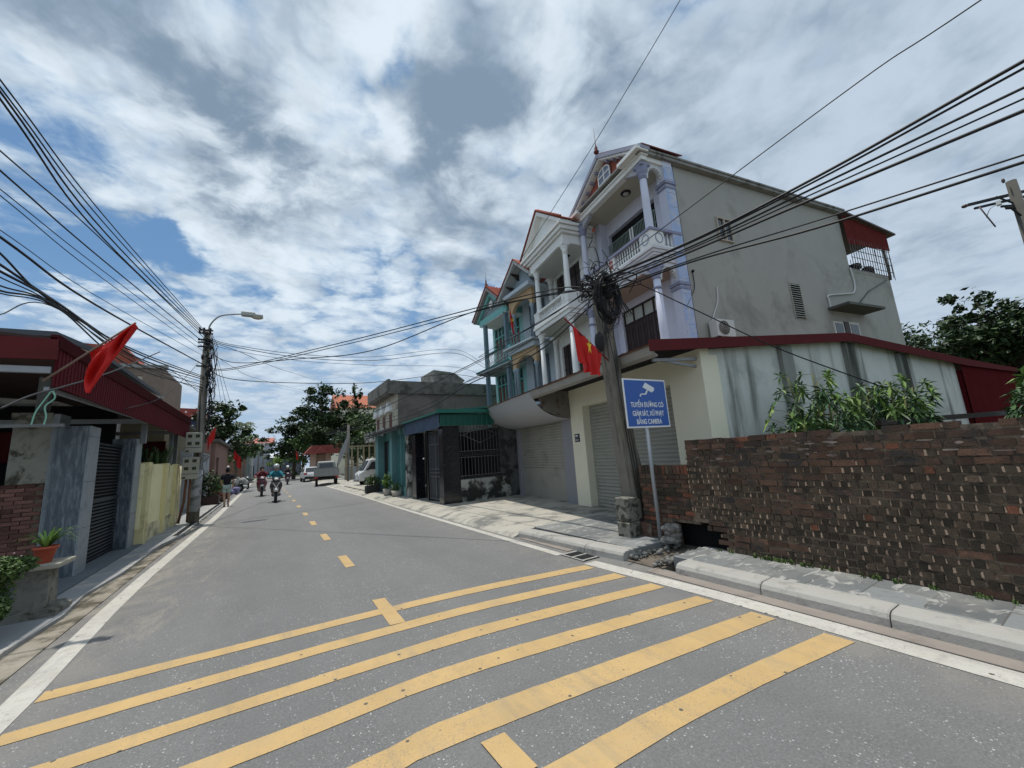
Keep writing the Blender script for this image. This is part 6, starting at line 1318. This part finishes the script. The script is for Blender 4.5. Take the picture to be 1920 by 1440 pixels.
# person() faces -y: riders come towards the camera; the walker goes away (rz = pi)
ped = person('person in a black T-shirt and pale mint shorts walking away along the left line', (-1.57, 23.4, .0), PI + .05, walk, mat('black_tshirt', (.014, .014, .022), .85, .1), mat('mint_shorts', (.36, .46, .42), .8, .05), False, False, shoe=True, s=1.0)
B = MB(); B.ball((0, -.03, 1.83), (.055, .055, .06), 8, 6); B.build('white_hair_bobble', white_paint, ped)
B = MB(); B.ball((0, .075, 1.70), (.07, .05, .12), 8, 6); B.build('hair_bun', MATS['black_hair'], ped)

def scooter(label, base, rz, body_m, shield_m, s=1.0, group=None):
    t = local(thing('motor_scooter', label, 'scooter', base, rz=rz, group=group)); t.scale = (s, s, s)
    for y_, n_ in ((-.62, 'front_wheel'), (.62, 'rear_wheel')):
        B = MB(); B.tube([(-.05, y_, .27), (.05, y_, .27)], .27, 16); w_ = B.build(n_, black, t); B = MB(); B.tube([(-.055, y_, .27), (.055, y_, .27)], .15, 12); B.build('hub', mat('rim_grey', (.3, .3, .31)), w_)
    B = MB(); B.tube([(-.075, -.62, .27), (-.075, -.50, .75)], .022, 6); B.tube([(.075, -.62, .27), (.075, -.50, .75)], .022, 6); B.tube([(0, -.50, .72), (0, -.36, 1.02)], .03, 6); B.build('fork', grey_metal, t)
    B = MB(); B.prism([(-.07, -.88), (.07, -.88), (.075, -.52), (-.075, -.52)], 'z', .50, .57); B.ball((0, -.68, .53), (.085, .22, .07), 10, 6); B.build('mudguard', shield_m, t)
    B = MB(); n = 9; vs = []
    for z_, hw, yc in ((.42, .10, -.42), (.55, .20, -.50), (.70, .25, -.56), (.84, .23, -.54), (.93, .15, -.46)):
        for i in range(n): a = -1 + 2 * i / (n - 1); vs.append((a * hw, yc + .16 * a * a, z_))
    B.smooth = True; B.add(vs, [(r_ * n + i, r_ * n + i + 1, (r_ + 1) * n + i + 1, (r_ + 1) * n + i) for r_ in range(4) for i in range(n - 1)]); sh = B.build('front_shield', body_m, t)
    B = MB(); B.prism([(-.15, .86), (0, .62), (.15, .86), (.11, .88), (0, .70), (-.11, .88)], 'y', -.60, -.575); B.build('shield_trim', shield_m, sh)
    B = MB(); B.ball((0, -.60, .60), (.06, .04, .045), 8, 6); B.build('position_lamp', white_paint, sh)
    B = MB(); B.ball((0, -.40, 1.03), (.17, .12, .09), 12, 8); hb_ = B.build('handlebar_cowl', body_m, t); B = MB(); B.ball((0, -.49, 1.02), (.10, .05, .055), 10, 6); B.build('headlight', mat('headlamp_glass', (.72, .72, .70), .15, .03, spec=.6), hb_)
    B = MB(); B.tube([(-.34, -.22, 1.07), (-.15, -.36, 1.05), (.15, -.36, 1.05), (.34, -.22, 1.07)], .018, 6); B.build('handlebar', black, t)
    for x_ in (-.30, .30): B = MB(); B.tube([(x_ * .7, -.32, 1.06), (x_, -.30, 1.22)], .008, 4); B.ball((x_, -.30, 1.25), (.06, .015, .04), 8, 5); B.build('mirror', black, t)
    B = MB(); B.prism([(-.38, .36), (.20, .36), (.30, .62), (.85, .72), (.88, .58), (.55, .42), (.35, .24), (-.38, .26)], 'x', -.16, .16); bevel(B.build('frame_body', body_m, t), .04)
    B = MB(); B.prism([(.12, .62), (.10, .74), (.45, .78), (.86, .80), (.90, .72), (.4, .68)], 'x', -.14, .14); bevel(B.build('seat', black, t), .03)
    B = MB(); B.tube([(.17, .2, .28), (.19, .8, .36)], .045, 8); B.build('exhaust', grey_metal, t); return t
champ = mat('champagne_panel', (.52, .50, .46), .3, .05, spec=.5); darkp = mat('dark_scooter_plastic', (.045, .04, .042), .35, .1, spec=.5); maro = mat('dark_maroon_panel', (.12, .02, .03), .3, .1, spec=.5)
helm = mat('silver_helmet', (.50, .52, .54), .2, .03, spec=.6); tealj = mat('teal_jacket', (.02, .17, .22), .8, .08, 3); darkt = mat('dark_trousers', (.02, .02, .026), .85, .1)
scooter('champagne and dark scooter in the left lane ridden by the person in a teal jacket', (.42, 23.3, 0), 0, darkp, champ, 1.08)
person('person in a teal jacket and silver helmet riding the nearest scooter', (.42, 23.3, .03), 0, ride, tealj, darkt, helmet=helm, s=1.06)
scooter('dark maroon scooter ridden by two people, left of the nearest scooter', (-.22, 29.6, 0), .03, maro, darkp, 1.08)
person('person in a dark red jersey steering the two-up scooter', (-.22, 29.6, .03), 0, ride, mat('maroon_jersey', (.10, .015, .025), .8, .1), darkt, s=1.06)
r2 = {k: (v[0] * 1.0 - .03, v[1] + .36, v[2] + .05) for k, v in ride.items()}
person('person in pink and black sitting behind the bare headed scooter rider', (-.26, 29.6, .03), 0, r2, mat('pink_sleeve', (.30, .06, .10), .8, .1), darkt, s=1.0)
scooter('dark scooter far down the road beside the white hatchback', (1.78, 45.5, 0), 0, mat('black_red_panel', (.06, .015, .018), .35, .1), darkp, 1.05)
person('person in dark clothes and white helmet riding far down the road', (1.78, 45.5, .03), 0, ride, mat('black_jacket', (.02, .02, .024), .8, .1), darkt, helmet=white_paint, s=1.06)
scooter('dark scooter parked at the left line far down the street', (-1.55, 43, 0), .3, darkp, darkp, 1.0)
scooter('pale scooter parked on the left pavement behind the blue sacks', (-2.15, 37.5, .05), .9, champ, darkp, 1.0)

# ------------------------------------------------------------------ far street: trees, houses, poles
tree('street_tree', 'tallest dark tree on the right side of the street rising above the parked truck', (6.2, 60, 0), 14, [(.0, 0, 10.9, 2.3, 2, 2.0), (-.6, 0, 8.6, 3.0, 2.4, 2.1), (1.2, 0, 6.9, 3.4, 2.4, 2.2), (1.0, 0, 4.4, 3.4, 2.4, 1.8), (2.2, .5, 8.0, 3.0, 2.4, 2.2), (-.4, -.5, 5.9, 3.0, 2.4, 1.8), (2.8, -.5, 5.2, 2.8, 2, 1.8), (-3.0, 0, 8.3, 1.2, 1.2, .7), (.2, 0, 12.4, 1.2, 1.1, .9)], lf_dark, .46, .62, .32, seed=11)
tree('street_tree', 'rounded dark tree leaning over the road beyond the riders', (3.2, 64, 0), 9, [(.6, 0, 4.4, 2.9, 2.0, 2.0), (-1.0, 0, 6.9, 2.0, 1.8, 1.6), (.3, 0, 5.2, 2.4, 2.0, 1.8), (-2.4, .3, 4.4, 1.3, 1.4, 1.0), (1.6, -.6, 7.2, 2.2, 1.8, 1.6), (1.6, -.5, 3.6, 1.7, 1.5, 1.4), (-3.4, 0, 5.4, .9, 1, .7)], lf_dark, .46, .62, .28, seed=12)
tree('street_tree', 'thin topped dark tree in front of the orange tiled roof', (10.6, 60, 0), 13, [(0, 1, 6.6, 3.2, 2.0, 2.4), (0, 0, 11.0, .9, .9, 1.7), (.4, 0, 8.0, 2.2, 2.0, 1.8), (0, 0, 5.0, 2.8, 2.2, 2.0), (2.2, -.5, 6.4, 2.2, 2.0, 1.8)], lf_dark, .44, .52, .26, seed=13)
tree('street_tree', 'sunlit greener tree beside the old flat roofed brick house', (13.6, 55, 0), 12, [(-.8, 0, 5.4, 3.0, 2.0, 2.6), (-.4, 0, 10.0, 1.8, 1.6, 1.3), (.3, 0, 8.3, 2.0, 1.8, 1.5), (0, -.4, 6.2, 2.4, 1.8, 1.7), (-1.2, 0, 4.2, 2.4, 1.8, 1.6)], lf_mid, .42, .6, .25, seed=14)
tree('small_tree', 'small bright green tree at the roadside below the rounded dark tree', (1.9, 78, 0), 4.5, [(0, 0, 3.1, 1.7, 1.6, 1.4)], lf_bright, .34, .62, .14, seed=15)
tree('flowering_tree', 'dark green tree with white blossom right behind the street lamp pole', (-3.0, 38, 0), 8, [(-.6, 0, 5.6, 1.3, 1.2, 1.2), (.5, 0, 6.6, .9, .9, .9), (.2, 0, 4.8, 1.5, 1.3, 1.3), (-1.2, 0, 4.4, 1.1, 1.1, .9), (1.0, 0, 4.0, .9, 1.0, 1.0)], lf_dark, .28, .75, .18, seed=16)
tree('street_tree', 'green tree past the palm on the left side of the street', (-2.6, 47, 0), 6, [(.3, 0, 4.9, 1.5, 1.4, 1.2), (.0, 0, 3.6, 1.4, 1.2, 1.1)], lf_mid, .32, .6, .16, seed=17)
B = MB(); rnd = random.Random(77)
for q in range(90): B.ball((-3.6 + rnd.gauss(0, .8), 37.2 + rnd.uniform(-.5, .2), 4.6 + rnd.gauss(0, .8)), rnd.uniform(.04, .08), 6, 4)
B.build('blossom', white_paint, [o for o in bpy.data.objects if o.name == 'flowering_tree'][0]).location = (3.0, -38, 0)
pm = local(thing('palm_tree', 'slim palm with drooping fronds on the left side of the street', 'palm', (-2.35, 41, 0))); B = MB(); B.tube(spline([(0, 0, 0), (.25, 0, 2.8), (.55, 0, 5.6)], 5), .09, 7); B.build('trunk', trunk_m, pm)
B = MB(); rnd = random.Random(19)
for q in range(17):
    a = 2 * PI * q / 17 + rnd.random() * .3; L = rnd.uniform(.8, 1.2); up = rnd.uniform(.1, .9); c_ = Vector((.55, 0, 5.6)); dx, dy = math.cos(a), math.sin(a); prev = c_
    for i in range(1, 9):
        f = i / 8; p_ = c_ + Vector((dx * L * f, dy * L * f, L * (up * f - 1.0 * f * f)))
        for sgn in (-1, 1):
            w_ = .22 * math.sin(PI * min(1, f * .9 + .1)); e = p_ + Vector((-dy * sgn * w_, dx * sgn * w_, -w_ * .8)); B.add([prev, p_, e], [(0, 1, 2)])
        prev = p_
B.build('fronds', lf_palm, pm)
def house(name, label, x0, x1, y0, y1, h, wall_m, roof_m=None, rh=0, axis='y', over=.4, wins=(), cat='house', flat=False):
    t = thing(name, label, cat, ((x0 + x1) / 2, y0, 0)); B = MB(); B.box(x0, x1, y0, y1, 0, h); B.build('wall', wall_m, t)
    if roof_m:
        B = MB(); c_ = (x0 + x1) / 2
        if axis == 'y': B.prism([(x0 - over, h - .02), (x1 + over, h - .02), (c_, h + rh)], 'y', y0 - over, y1 + over)
        else: B.prism([(y0 - over, h - .02), (y1 + over, h - .02), ((y0 + y1) / 2, h + rh)], 'x', x0 - over, x1 + over)
        B.build('roof', roof_m, t)
    for (face, u0, u1, z0, z1) in wins:
        B = MB()
        if face == 'x-': B.box(x0 - .02, x0, u0, u1, z0, z1)
        elif face == 'x+': B.box(x1, x1 + .02, u0, u1, z0, z1)
        else: B.box(u0, u1, y0 - .02, y0, z0, z1)
        B.build('window', glass, t)
    return t
orange_r = mat('orange_roof_tiles', (.42, .13, .07), .8, .15, 1, dirt=((.30, .12, .08), .4, .7, .5))
house('tiled_house', 'large orange tiled roof showing between the dark trees', 10.2, 16.5, 73, 82, 11.2, cream_paint, orange_r, 3.0, 'x', wins=(('y', 11, 12, 7.5, 9), ('y', 13, 14, 7.5, 9)))
bp = mat('bleached_pink_roof', (.40, .15, .12), .8, .1, 1)
house('far_house', 'far house with a faded pink roof closing the view at the end of the street', -4.6, 1.0, 108, 118, 7.6, mat('grey_blue_far_wall', (.30, .32, .36), .9, .1, .5), bp, 1.5, 'x', wins=(('y', -3.6, -2.6, 4.6, 6), ('y', -1.6, -.6, 4.6, 6), ('y', -3.6, -2.4, .3, 2.6)))
house('far_house', 'low white roofed shed right of the pink roofed house at the street end', .9, 6.5, 100, 108, 4.0, mat('dark_shed_wall', (.12, .13, .16), .9, .1, .5), mat('white_tin_roof', (.60, .62, .64), .5, .05), 1.1, 'x')
house('far_house', 'dark slate coloured building below the white shed roof far down the road', 2.0, 4.5, 84, 92, 4.2, mat('slate_wall', (.10, .11, .15), .9, .1, .5), None)
house('far_shop', 'left far shop front with a grey green awning', -5.5, -2.1, 62, 74, 4.4, mat('shabby_green_wall', (.22, .27, .24), .9, .15, .5), mat('grey_green_awning', (.25, .29, .27), .7, .1, 1), .6, 'y', wins=(('x+', 64, 66, .3, 2.4), ('x+', 68, 70, .3, 2.4)))
house('far_shop', 'left far brick front between the palm and the green awning', -5.5, -2.2, 50, 60, 3.6, mat('brown_brick_far', (.22, .13, .09), .9, .2, 1), None, wins=(('x+', 52, 54, .2, 2.2), ('x+', 56, 58, .2, 2.2)))
house('far_shop', 'last far left houses by the bend with a pale front', -6, -2.4, 78, 98, 5.2, mat('pale_far_front', (.42, .42, .38), .9, .1, .4), bp, .9, 'y', wins=(('x+', 80, 83, .2, 2.4), ('x+', 86, 89, .2, 2.4), ('x+', 80, 81.5, 3, 4.2)))
bk = thing('brick_house', 'low bare brick house with a grey doorway behind the potted shrubs on the left', 'house', (-4, 29, 0))
B = MB(); B.wall('x', -2.75, -2.55, 28.5, 37, 0, 3.35, [(29.3, 30.6, 0, 2.5)]); B.box(-6.5, -2.75, 28.3, 28.5, 0, 3.3); B.box(-6.5, -2.8, 28.5, 37, 3.2, 3.35); B.box(-6.4, -6.3, 28.5, 37, 0, 3.2); B.build('wall', mat('pinkish_bare_brick', (.22, .135, .11), .95, .25, 3, isl=.0, bump=.6, bsc=12), bk)
B = MB(); B.box(-2.7, -2.66, 29.3, 30.6, 0, 2.5); B.build('door', mat('blue_grey_cloth_door', (.12, .14, .17), .8, .2, 2), bk); B = MB(); B.box(-3.0, -2.35, 28.3, 37.2, 3.36, 3.52); B.build('eave', mat('dark_eave', (.10, .09, .08), .9, .1), bk)
hb2 = thing('white_shack', 'pale rendered wall stub between the street lamp pole and the brick house', 'wall', (-2.9, 22, 0)); B = MB(); B.box(-3.3, -2.7, 21.5, 27.5, 0, 2.6); B.build('wall', mat('blueish_pale_render', (.34, .36, .38), .9, .15, 1, dirt=((.14, .14, .14), .5, .7, 1)), hb2); B = MB(); B.box(-2.72, -2.66, 23.4, 24.4, .1, 2.1); B.build('dark_doorway', dark_in, hb2)
gh = thing('gate_house', 'small tiled gate house with a maroon roof behind the white hatchback', 'gate house', (5.2, 53, 0))
B = MB(); B.box(4.3, 4.9, 52, 53, 0, 3.1); B.box(5.9, 6.5, 52, 53, 0, 3.1); B.box(4.9, 5.9, 52.6, 52.8, 0, 2.9); B.build('wall', mat('dusty_pink_wall', (.40, .30, .24), .9, .1, 1), gh)
B = MB(); B.prism([(3.6, 3.0), (8.6, 3.0), (7.6, 3.95), (4.4, 3.95)], 'y', 51, 54); B.prism([(4.6, 3.05), (6.0, 3.05), (5.3, 3.75)], 'y', 50.4, 51.4); B.build('roof', mat('maroon_roof_tiles', (.22, .06, .05), .8, .2, 3), gh)
fn = thing('iron_fence', 'tall rusty yard fence behind the parked pickup and van', 'fence', (8, 42, 0)); B = MB()
for k in range(9): x_ = 6.6 + k * .55; B.box(x_ - .06, x_ + .06, 41.9, 42.1, 0, 3.4)
B.box(6.5, 11.2, 41.95, 42.05, 1.5, 1.6); B.box(6.5, 11.2, 41.95, 42.05, 3.2, 3.35); B.build('rails', mat('yellow_rust_steel', (.24, .20, .13), .8, .2, 3), fn); B = MB(); B.box(6.5, 11.2, 42.1, 42.2, 0, 1.35); B.build('sheet', mat('pale_blue_sheet', (.32, .36, .38), .6, .1, 1), fn)
bd = thing('roadside_board', 'white tilted roadside board on a concrete post behind the pickup truck', 'board', (6.2, 39.5, 0)); B = MB(); B.tube([(6.4, 39.5, 0), (6.4, 39.5, 5.2)], .11, 8); B.build('post', mat('dim_concrete', (.15, .145, .13), .95, .2, 3), bd)
B = MB(); B.add([(5.35, 39.3, 1.1), (6.2, 39.3, 2.9), (6.35, 39.3, 4.6), (6.15, 39.3, 3.9), (5.6, 39.3, 2.6)], [(0, 1, 2, 3, 4)]); B.add([(5.35, 39.34, 1.1), (6.2, 39.34, 2.9), (6.35, 39.34, 4.6), (6.15, 39.34, 3.9), (5.6, 39.34, 2.6)], [(4, 3, 2, 1, 0)]); B.build('panel', grey_metal, bd)
tree('small_tree', 'dark hedge-like tree filling the gap behind the white minivan', (9.2, 46, 0), 5, [(0, 0, 3.4, 2.2, 1.6, 2.0), (2.5, 0, 3.0, 2.0, 1.6, 1.8), (-2.2, 1, 4.2, 1.6, 1.2, 1.2)], lf_dark, .34, .6, .16, seed=23)
tree('small_tree', 'low dark tree trunk and ivy beside the maroon roofed gate house', (3.9, 58, 0), 5, [(0, 0, 2.6, .9, .9, 1.6), (.3, 0, 4.6, 1.2, 1, 1.0)], lf_mid, .34, .6, .2, seed=24)
for i, (x, y, h_, lab) in enumerate(((-1.1, 72, 6.4, 'thin far concrete pole on the left side before the pink roof'), (-.55, 84, 7.4, 'slim far pole with signs near the end of the street'))):
    t = local(thing('utility_pole', lab, 'utility pole', (x, y, 0))); B = MB(); B.tube([(0, 0, 0), (0, 0, h_)], [.14, .09], 8); B.build('shaft', concrete, t); B = MB(); B.box(-.5, .5, -.05, .05, h_ - .4, h_ - .3); B.build('crossarm', dark_metal, t)
# potted plants
def potted(label, base, pm_, pr_, ph, lm, c, n, sz, square=False):
    t = local(thing('potted_plant', label, 'potted plant', base)); B = MB()
    if square: B.box(-pr_, pr_, -pr_ * .7, pr_ * .7, 0, ph)
    else: B.lathe([(pr_ * .7, 0), (pr_, ph), (pr_ * .9, ph), (pr_ * .85, ph - .03)], (0, 0, 0), 14)
    B.build('pot', pm_, t); B = MB(); rnd = random.Random(len(label)); leaves(B, (0, 0, ph + c[2] * .75), c, n, sz, rnd, .5, .4); B.build('foliage', lm, t); B = MB(); B.tube([(0, 0, ph), (0, 0, ph + c[2])], .02, 5); B.build('stem', trunk_m, t); return t
potted('bushy plant in a dark box planter at the corner of the teal shop', (4.60, 21.2, .1), mat('dark_planter', (.04, .04, .04), .8, .2), .34, .34, lf_mid, (.42, .4, .32), 420, .13, True)
potted('leafy plant in a pale bowl nearest the black granite gate', (4.62, 18.3, .1), mat('pale_bowl', (.42, .40, .34), .8, .1), .22, .30, lf_bright, (.24, .24, .42), 300, .12)
potted('low plant in a pale bowl between the teal pillar and the tall potted plant', (4.72, 17.2, .1), MATS['pale_bowl'], .24, .26, lf_mid, (.22, .22, .18), 160, .10)
potted('bushy dark shrub in a brown trough on the left pavement behind the lamp pole', (-2.45, 25.4, .06), mat('brown_trough', (.06, .035, .03), .7, .2), .45, .40, lf_dark, (.55, .5, .75), 900, .14, True)
potted('yellow green shrub behind the dark potted shrub on the left pavement', (-2.25, 29.2, .06), MATS['brown_trough'], .35, .35, lf_bright, (.55, .5, .65), 700, .14, True)
potted('reddish leaved low plant by the walking person on the left pavement', (-2.15, 27.0, .06), MATS['brown_trough'], .28, .25, mat('reddish_leaf', (.14, .05, .04), .7, .2, isl=.4), (.32, .3, .22), 200, .10)
B = MB(); rnd = random.Random(41)
for q in range(10): B.ball((-1.95 + rnd.uniform(-.3, .3), 35 + rnd.uniform(-1.0, .8), .16 + rnd.random() * .28), (rnd.uniform(.14, .26), rnd.uniform(.15, .3), rnd.uniform(.1, .2)), 9, 6)
B.top('sacks', mat('lilac_blue_sack', (.17, .17, .30), .7, .15, 3), 'heap of lilac blue sacks on the left pavement beyond the walking person', 'sacks', (-1.95, 35, .05))
B = MB()
for q in range(18): B.ball((-1.9 + rnd.uniform(-.4, .4), 39.5 + rnd.uniform(-1.5, 1.5), .2 + rnd.random() * .7), (rnd.uniform(.15, .35), .25, rnd.uniform(.12, .25)), 8, 5)
B.top('goods_pile', mat('pale_cloth_goods', (.42, .42, .40), .8, .2, 2, isl=.4), 'pile of pale bundled goods behind the blue sacks on the left', 'goods', (-1.9, 39.5, .05))
# hedges and plants seen under the left canopy
t = local(thing('potted_plant', 'spiky dark plant on top of the yellow wall under the canopy', 'plant', (-3.0, 15.5, 1.9))); B = MB(); rnd = random.Random(6); blades(B, (0, 0, 0), 60, .5, .75, .07, rnd, .7); B.build('leaves', lf_dark, t); B = MB(); B.box(-.5, .5, -.3, .3, -.35, .02); B.build('trough', concrete, t)
hs = thing('inner_house', 'dim yellow house wall seen above the yellow garden wall', 'house', (-4.6, 20, 0)); B = MB(); B.box(-8, -3.1, 18.2, 24, 0, 3.6); B.build('wall', mat('dim_yellow_wall', (.16, .14, .085), .9, .2, 1), hs); B = MB(); B.box(-8.2, -2.9, 17.9, 24.2, 3.6, 3.75); B.build('roof', mat('dark_slab_roof', (.08, .075, .07), .9, .1), hs)

# ------------------------------------------------------------------ overhead wires (world control points, metres)
WIRES = [
('L',0.01,[(-3.21,1.92,6.51),(-2.84,6.37,6.33),(-2.61,9.15,6.22),(-1.95,16.9,6.45)]),
('L',0.01,[(-3.21,1.93,6.49),(-2.84,6.39,6.25),(-2.61,9.18,6.1),(-1.95,16.9,6.4)]),
('L',0.013,[(-3.22,1.89,6.6),(-2.84,6.4,6.2),(-2.6,9.22,5.95),(-1.95,16.9,6.35)]),
('L',0.013,[(-3.21,2.07,6.6),(-2.84,6.42,6.12),(-2.61,9.14,5.82),(-1.95,16.9,6.3)]),
('L',0.01,[(-3.17,2.55,5.15),(-2.83,6.55,5.53),(-2.62,9.05,5.77),(-1.95,16.9,6.2)]),
('L',0.012,[(-3.16,2.56,5.08),(-2.82,6.61,5.3),(-2.61,9.14,5.44),(-1.95,16.9,6.05)]),
('L',0.007,[(-3.16,2.6,4.82),(-2.82,6.65,5.09),(-2.61,9.18,5.26),(-1.95,16.9,5.9)]),
('L',0.007,[(-3.17,2.61,4.86),(-2.82,6.67,5.02),(-2.6,9.21,5.12),(-1.95,16.9,5.75)]),
('L',0.017,[(-3.15,2.84,4.46),(-2.81,6.78,4.54),(-2.6,9.24,4.59),(-1.95,16.9,5.3)]),
('L',0.006,[(-3.15,2.7,4.4),(-2.81,6.76,4.62),(-2.6,9.3,4.76),(-1.95,16.9,5.6)]),
('L',0.012,[(-2.66,5.42,4.27),(-2.6,6.32,4.15),(-2.53,7.45,4.0),(-2.35,10.36,4.13),(-1.95,16.9,4.9)]),
('L',0.015,[(-2.66,5.43,4.02),(-2.6,6.35,4.03),(-2.53,7.5,4.04),(-2.34,10.51,4.1),(-1.95,16.9,4.85)]),
('L',0.015,[(-2.66,5.41,3.9),(-2.6,6.37,3.96),(-2.52,7.57,4.03),(-2.33,10.68,4.03),(-1.95,16.9,4.8)]),
('L',0.008,[(-2.64,5.48,3.81),(-2.59,6.38,3.89),(-2.53,7.51,3.99),(-2.35,10.4,3.96),(-1.95,16.9,4.7)]),
('L',0.01,[(-2.65,5.46,3.65),(-2.59,6.4,3.8),(-2.52,7.58,3.99),(-2.34,10.56,3.91),(-1.95,16.9,4.6)]),
('L',0.012,[(-2.65,5.51,3.57),(-2.59,6.42,3.75),(-2.52,7.56,3.97),(-2.35,10.45,3.79),(-1.95,16.9,4.5)]),
('L',0.008,[(-2.65,5.43,3.52),(-2.59,6.42,3.72),(-2.52,7.66,3.97),(-2.33,10.72,3.9),(-1.95,16.9,4.4)]),
('L',0.007,[(-2.61,6.2,3.36),(-2.59,6.48,3.49),(-2.53,7.4,3.94),(-2.37,10.12,3.97),(-1.95,16.9,4.5)]),
('R',0.017,[(5.28,-3.64,4.67),(5.18,0.01,4.49),(5.14,1.47,4.42),(5.1,3.05,4.44),(5.05,4.9,4.62)]),
('R',0.012,[(5.28,-3.63,4.56),(5.18,0.02,4.43),(5.14,1.48,4.38),(5.1,3.05,4.42),(5.05,4.9,4.6)]),
('R',0.013,[(5.28,-3.55,4.17),(5.18,0.05,4.27),(5.14,1.49,4.31),(5.1,3.06,4.36),(5.05,4.9,4.55)]),
('R',0.009,[(5.28,-3.5,4.0),(5.18,0.07,4.18),(5.14,1.5,4.25),(5.1,3.06,4.33),(5.05,4.9,4.5)]),
('R',0.017,[(5.28,-3.49,3.8),(5.18,0.08,4.08),(5.14,1.51,4.19),(5.1,3.07,4.29),(5.05,4.9,4.45)]),
('R',0.009,[(5.28,-3.35,3.2),(5.18,0.15,3.72),(5.14,1.55,3.93),(5.1,3.09,4.17),(5.05,4.9,4.35)]),
('R',0.014,[(5.28,-3.36,3.19),(5.18,0.16,3.66),(5.14,1.57,3.85),(5.1,3.09,4.14),(5.05,4.9,4.3)]),
('R',0.007,[(5.27,-3.13,5.41),(5.18,0.11,5.23),(5.15,1.19,5.17),(5.05,4.9,4.66)]),
('R',0.016,[(5.05,4.9,4.25),(5.04,7.03,3.75),(5.04,10.38,3.7),(5.02,17.68,3.45),(4.95,44,4.6)]),
('R',0.01,[(5.05,4.9,4.35),(5.04,7.01,3.87),(5.04,10.37,3.81),(5.02,17.67,3.62),(4.95,44,4.6)]),
('R',0.008,[(5.05,4.9,4.4),(5.05,6.77,4.14),(5.04,9.66,3.87),(5.03,11.14,3.8),(4.95,44,4.6)]),
('R',0.008,[(5.05,4.9,4.5),(5.04,6.94,4.42),(5.04,9.61,4.36),(5.03,11.74,4.21),(4.95,44,4.6)]),
('R',0.012,[(5.05,4.9,4.55),(5.05,6.53,4.41),(5.04,8.68,4.39),(5.03,11.51,4.26),(4.95,44,4.6)]),
('X',0.012,[(-1.95,16.9,5.55),(-1.33,15.84,4.98),(1.68,10.69,4.78),(3.78,7.08,4.73),(4.7,5.5,4.67),(5.05,4.9,4.45)]),
('X',0.01,[(-1.95,16.9,5.5),(-1.33,15.83,4.93),(1.68,10.68,4.7),(3.77,7.09,4.65),(4.7,5.5,4.59),(5.05,4.9,4.4)]),
('X',0.012,[(-1.95,16.9,5.8),(-1.01,15.29,5.1),(0.67,12.41,4.65),(2.17,9.84,4.36),(3.78,7.08,4.67),(5.05,4.9,4.5)]),
('H',0.01,[(-1.95,16.9,6.35),(-1.32,17.08,6.19),(0.95,17.72,6.15),(4.1,18.61,6.49),(8.78,19.94,7.6),(11.1,20.6,7.0)]),
('H',0.013,[(-1.95,16.9,6.3),(-1.32,17.08,6.13),(0.95,17.72,6.02),(4.1,18.61,6.31),(8.77,19.94,7.38),(11.1,20.6,6.8)]),
('H',0.008,[(-1.95,16.9,6.2),(-1.31,17.08,5.99),(0.96,17.72,5.88),(4.1,18.61,6.08),(8.73,19.93,6.57),(11.1,20.6,6.3)]),
('H',0.014,[(-1.95,16.9,5.3),(-1.26,17.1,4.91),(0.98,17.73,4.95),(4.09,18.61,5.26),(8.34,19.82,6.1),(11.1,20.6,6.1)]),
('H',0.012,[(-1.95,16.9,6.2),(-1.21,20.94,6.9),(0.37,29.57,8.15),(4.67,53.12,12.11)]),
('H',0.008,[(-1.95,16.9,5.9),(-1.33,20.28,6.0),(-0.18,26.58,6.66),(6.05,60.68,11.49)]),
('S',0.012,[(-2.2,5.75,2.34),(-2.2,6.3,2.56),(-2.2,7.11,2.81),(-2.2,8.81,3.37),(-2.2,11.7,4.44)]),
('S',0.008,[(-2.25,9.8,2.86),(-2.25,12.38,3.46),(-2.25,15.21,4.49),(-2.25,17.71,5.58)]),
('S',0.008,[(-2.15,11.57,4.03),(-2.15,13.36,4.28),(-2.15,17.4,4.45)]),
('D',0.007,[(6.0,2.51,9.73),(6.0,3.03,9.37),(6.0,5.29,8.35),(6.0,7.05,7.65),(6.0,8.96,6.9),(6.0,11.11,6.06)]),
('D',0.01,[(5.05,4.9,4.35),(5.33,4.59,4.62),(6.06,3.79,3.87),(6.84,2.94,3.0),(7.69,2.0,2.21)]),
]
lab = {'L': ('thin black overhead cable strung along the left side to the street lamp pole', 'cables to the street lamp pole'),
       'R': ('black overhead cable running along the right side through the leaning pole', 'cables on the leaning pole'),
       'X': ('sagging cable crossing the road between the street lamp pole and the leaning pole', 'cables crossing the road'),
       'H': ('fine cable leaving the street lamp pole across the street to the far side', 'fine cables over the street'),
       'S': ('slack thin wire strung in front of the maroon yard canopy', 'slack wires by the canopy'),
       'D': ('thin line crossing the sky diagonally in front of the tall houses', 'service lines by the tall houses')}
for k_, r_, pts in WIRES:
    B = MB(); B.tube(spline(pts, 9), r_, 5); l_, g_ = lab[k_]
    B.top('overhead_cable', cable_m, l_, 'cable', tuple(pts[-1]), group=g_)
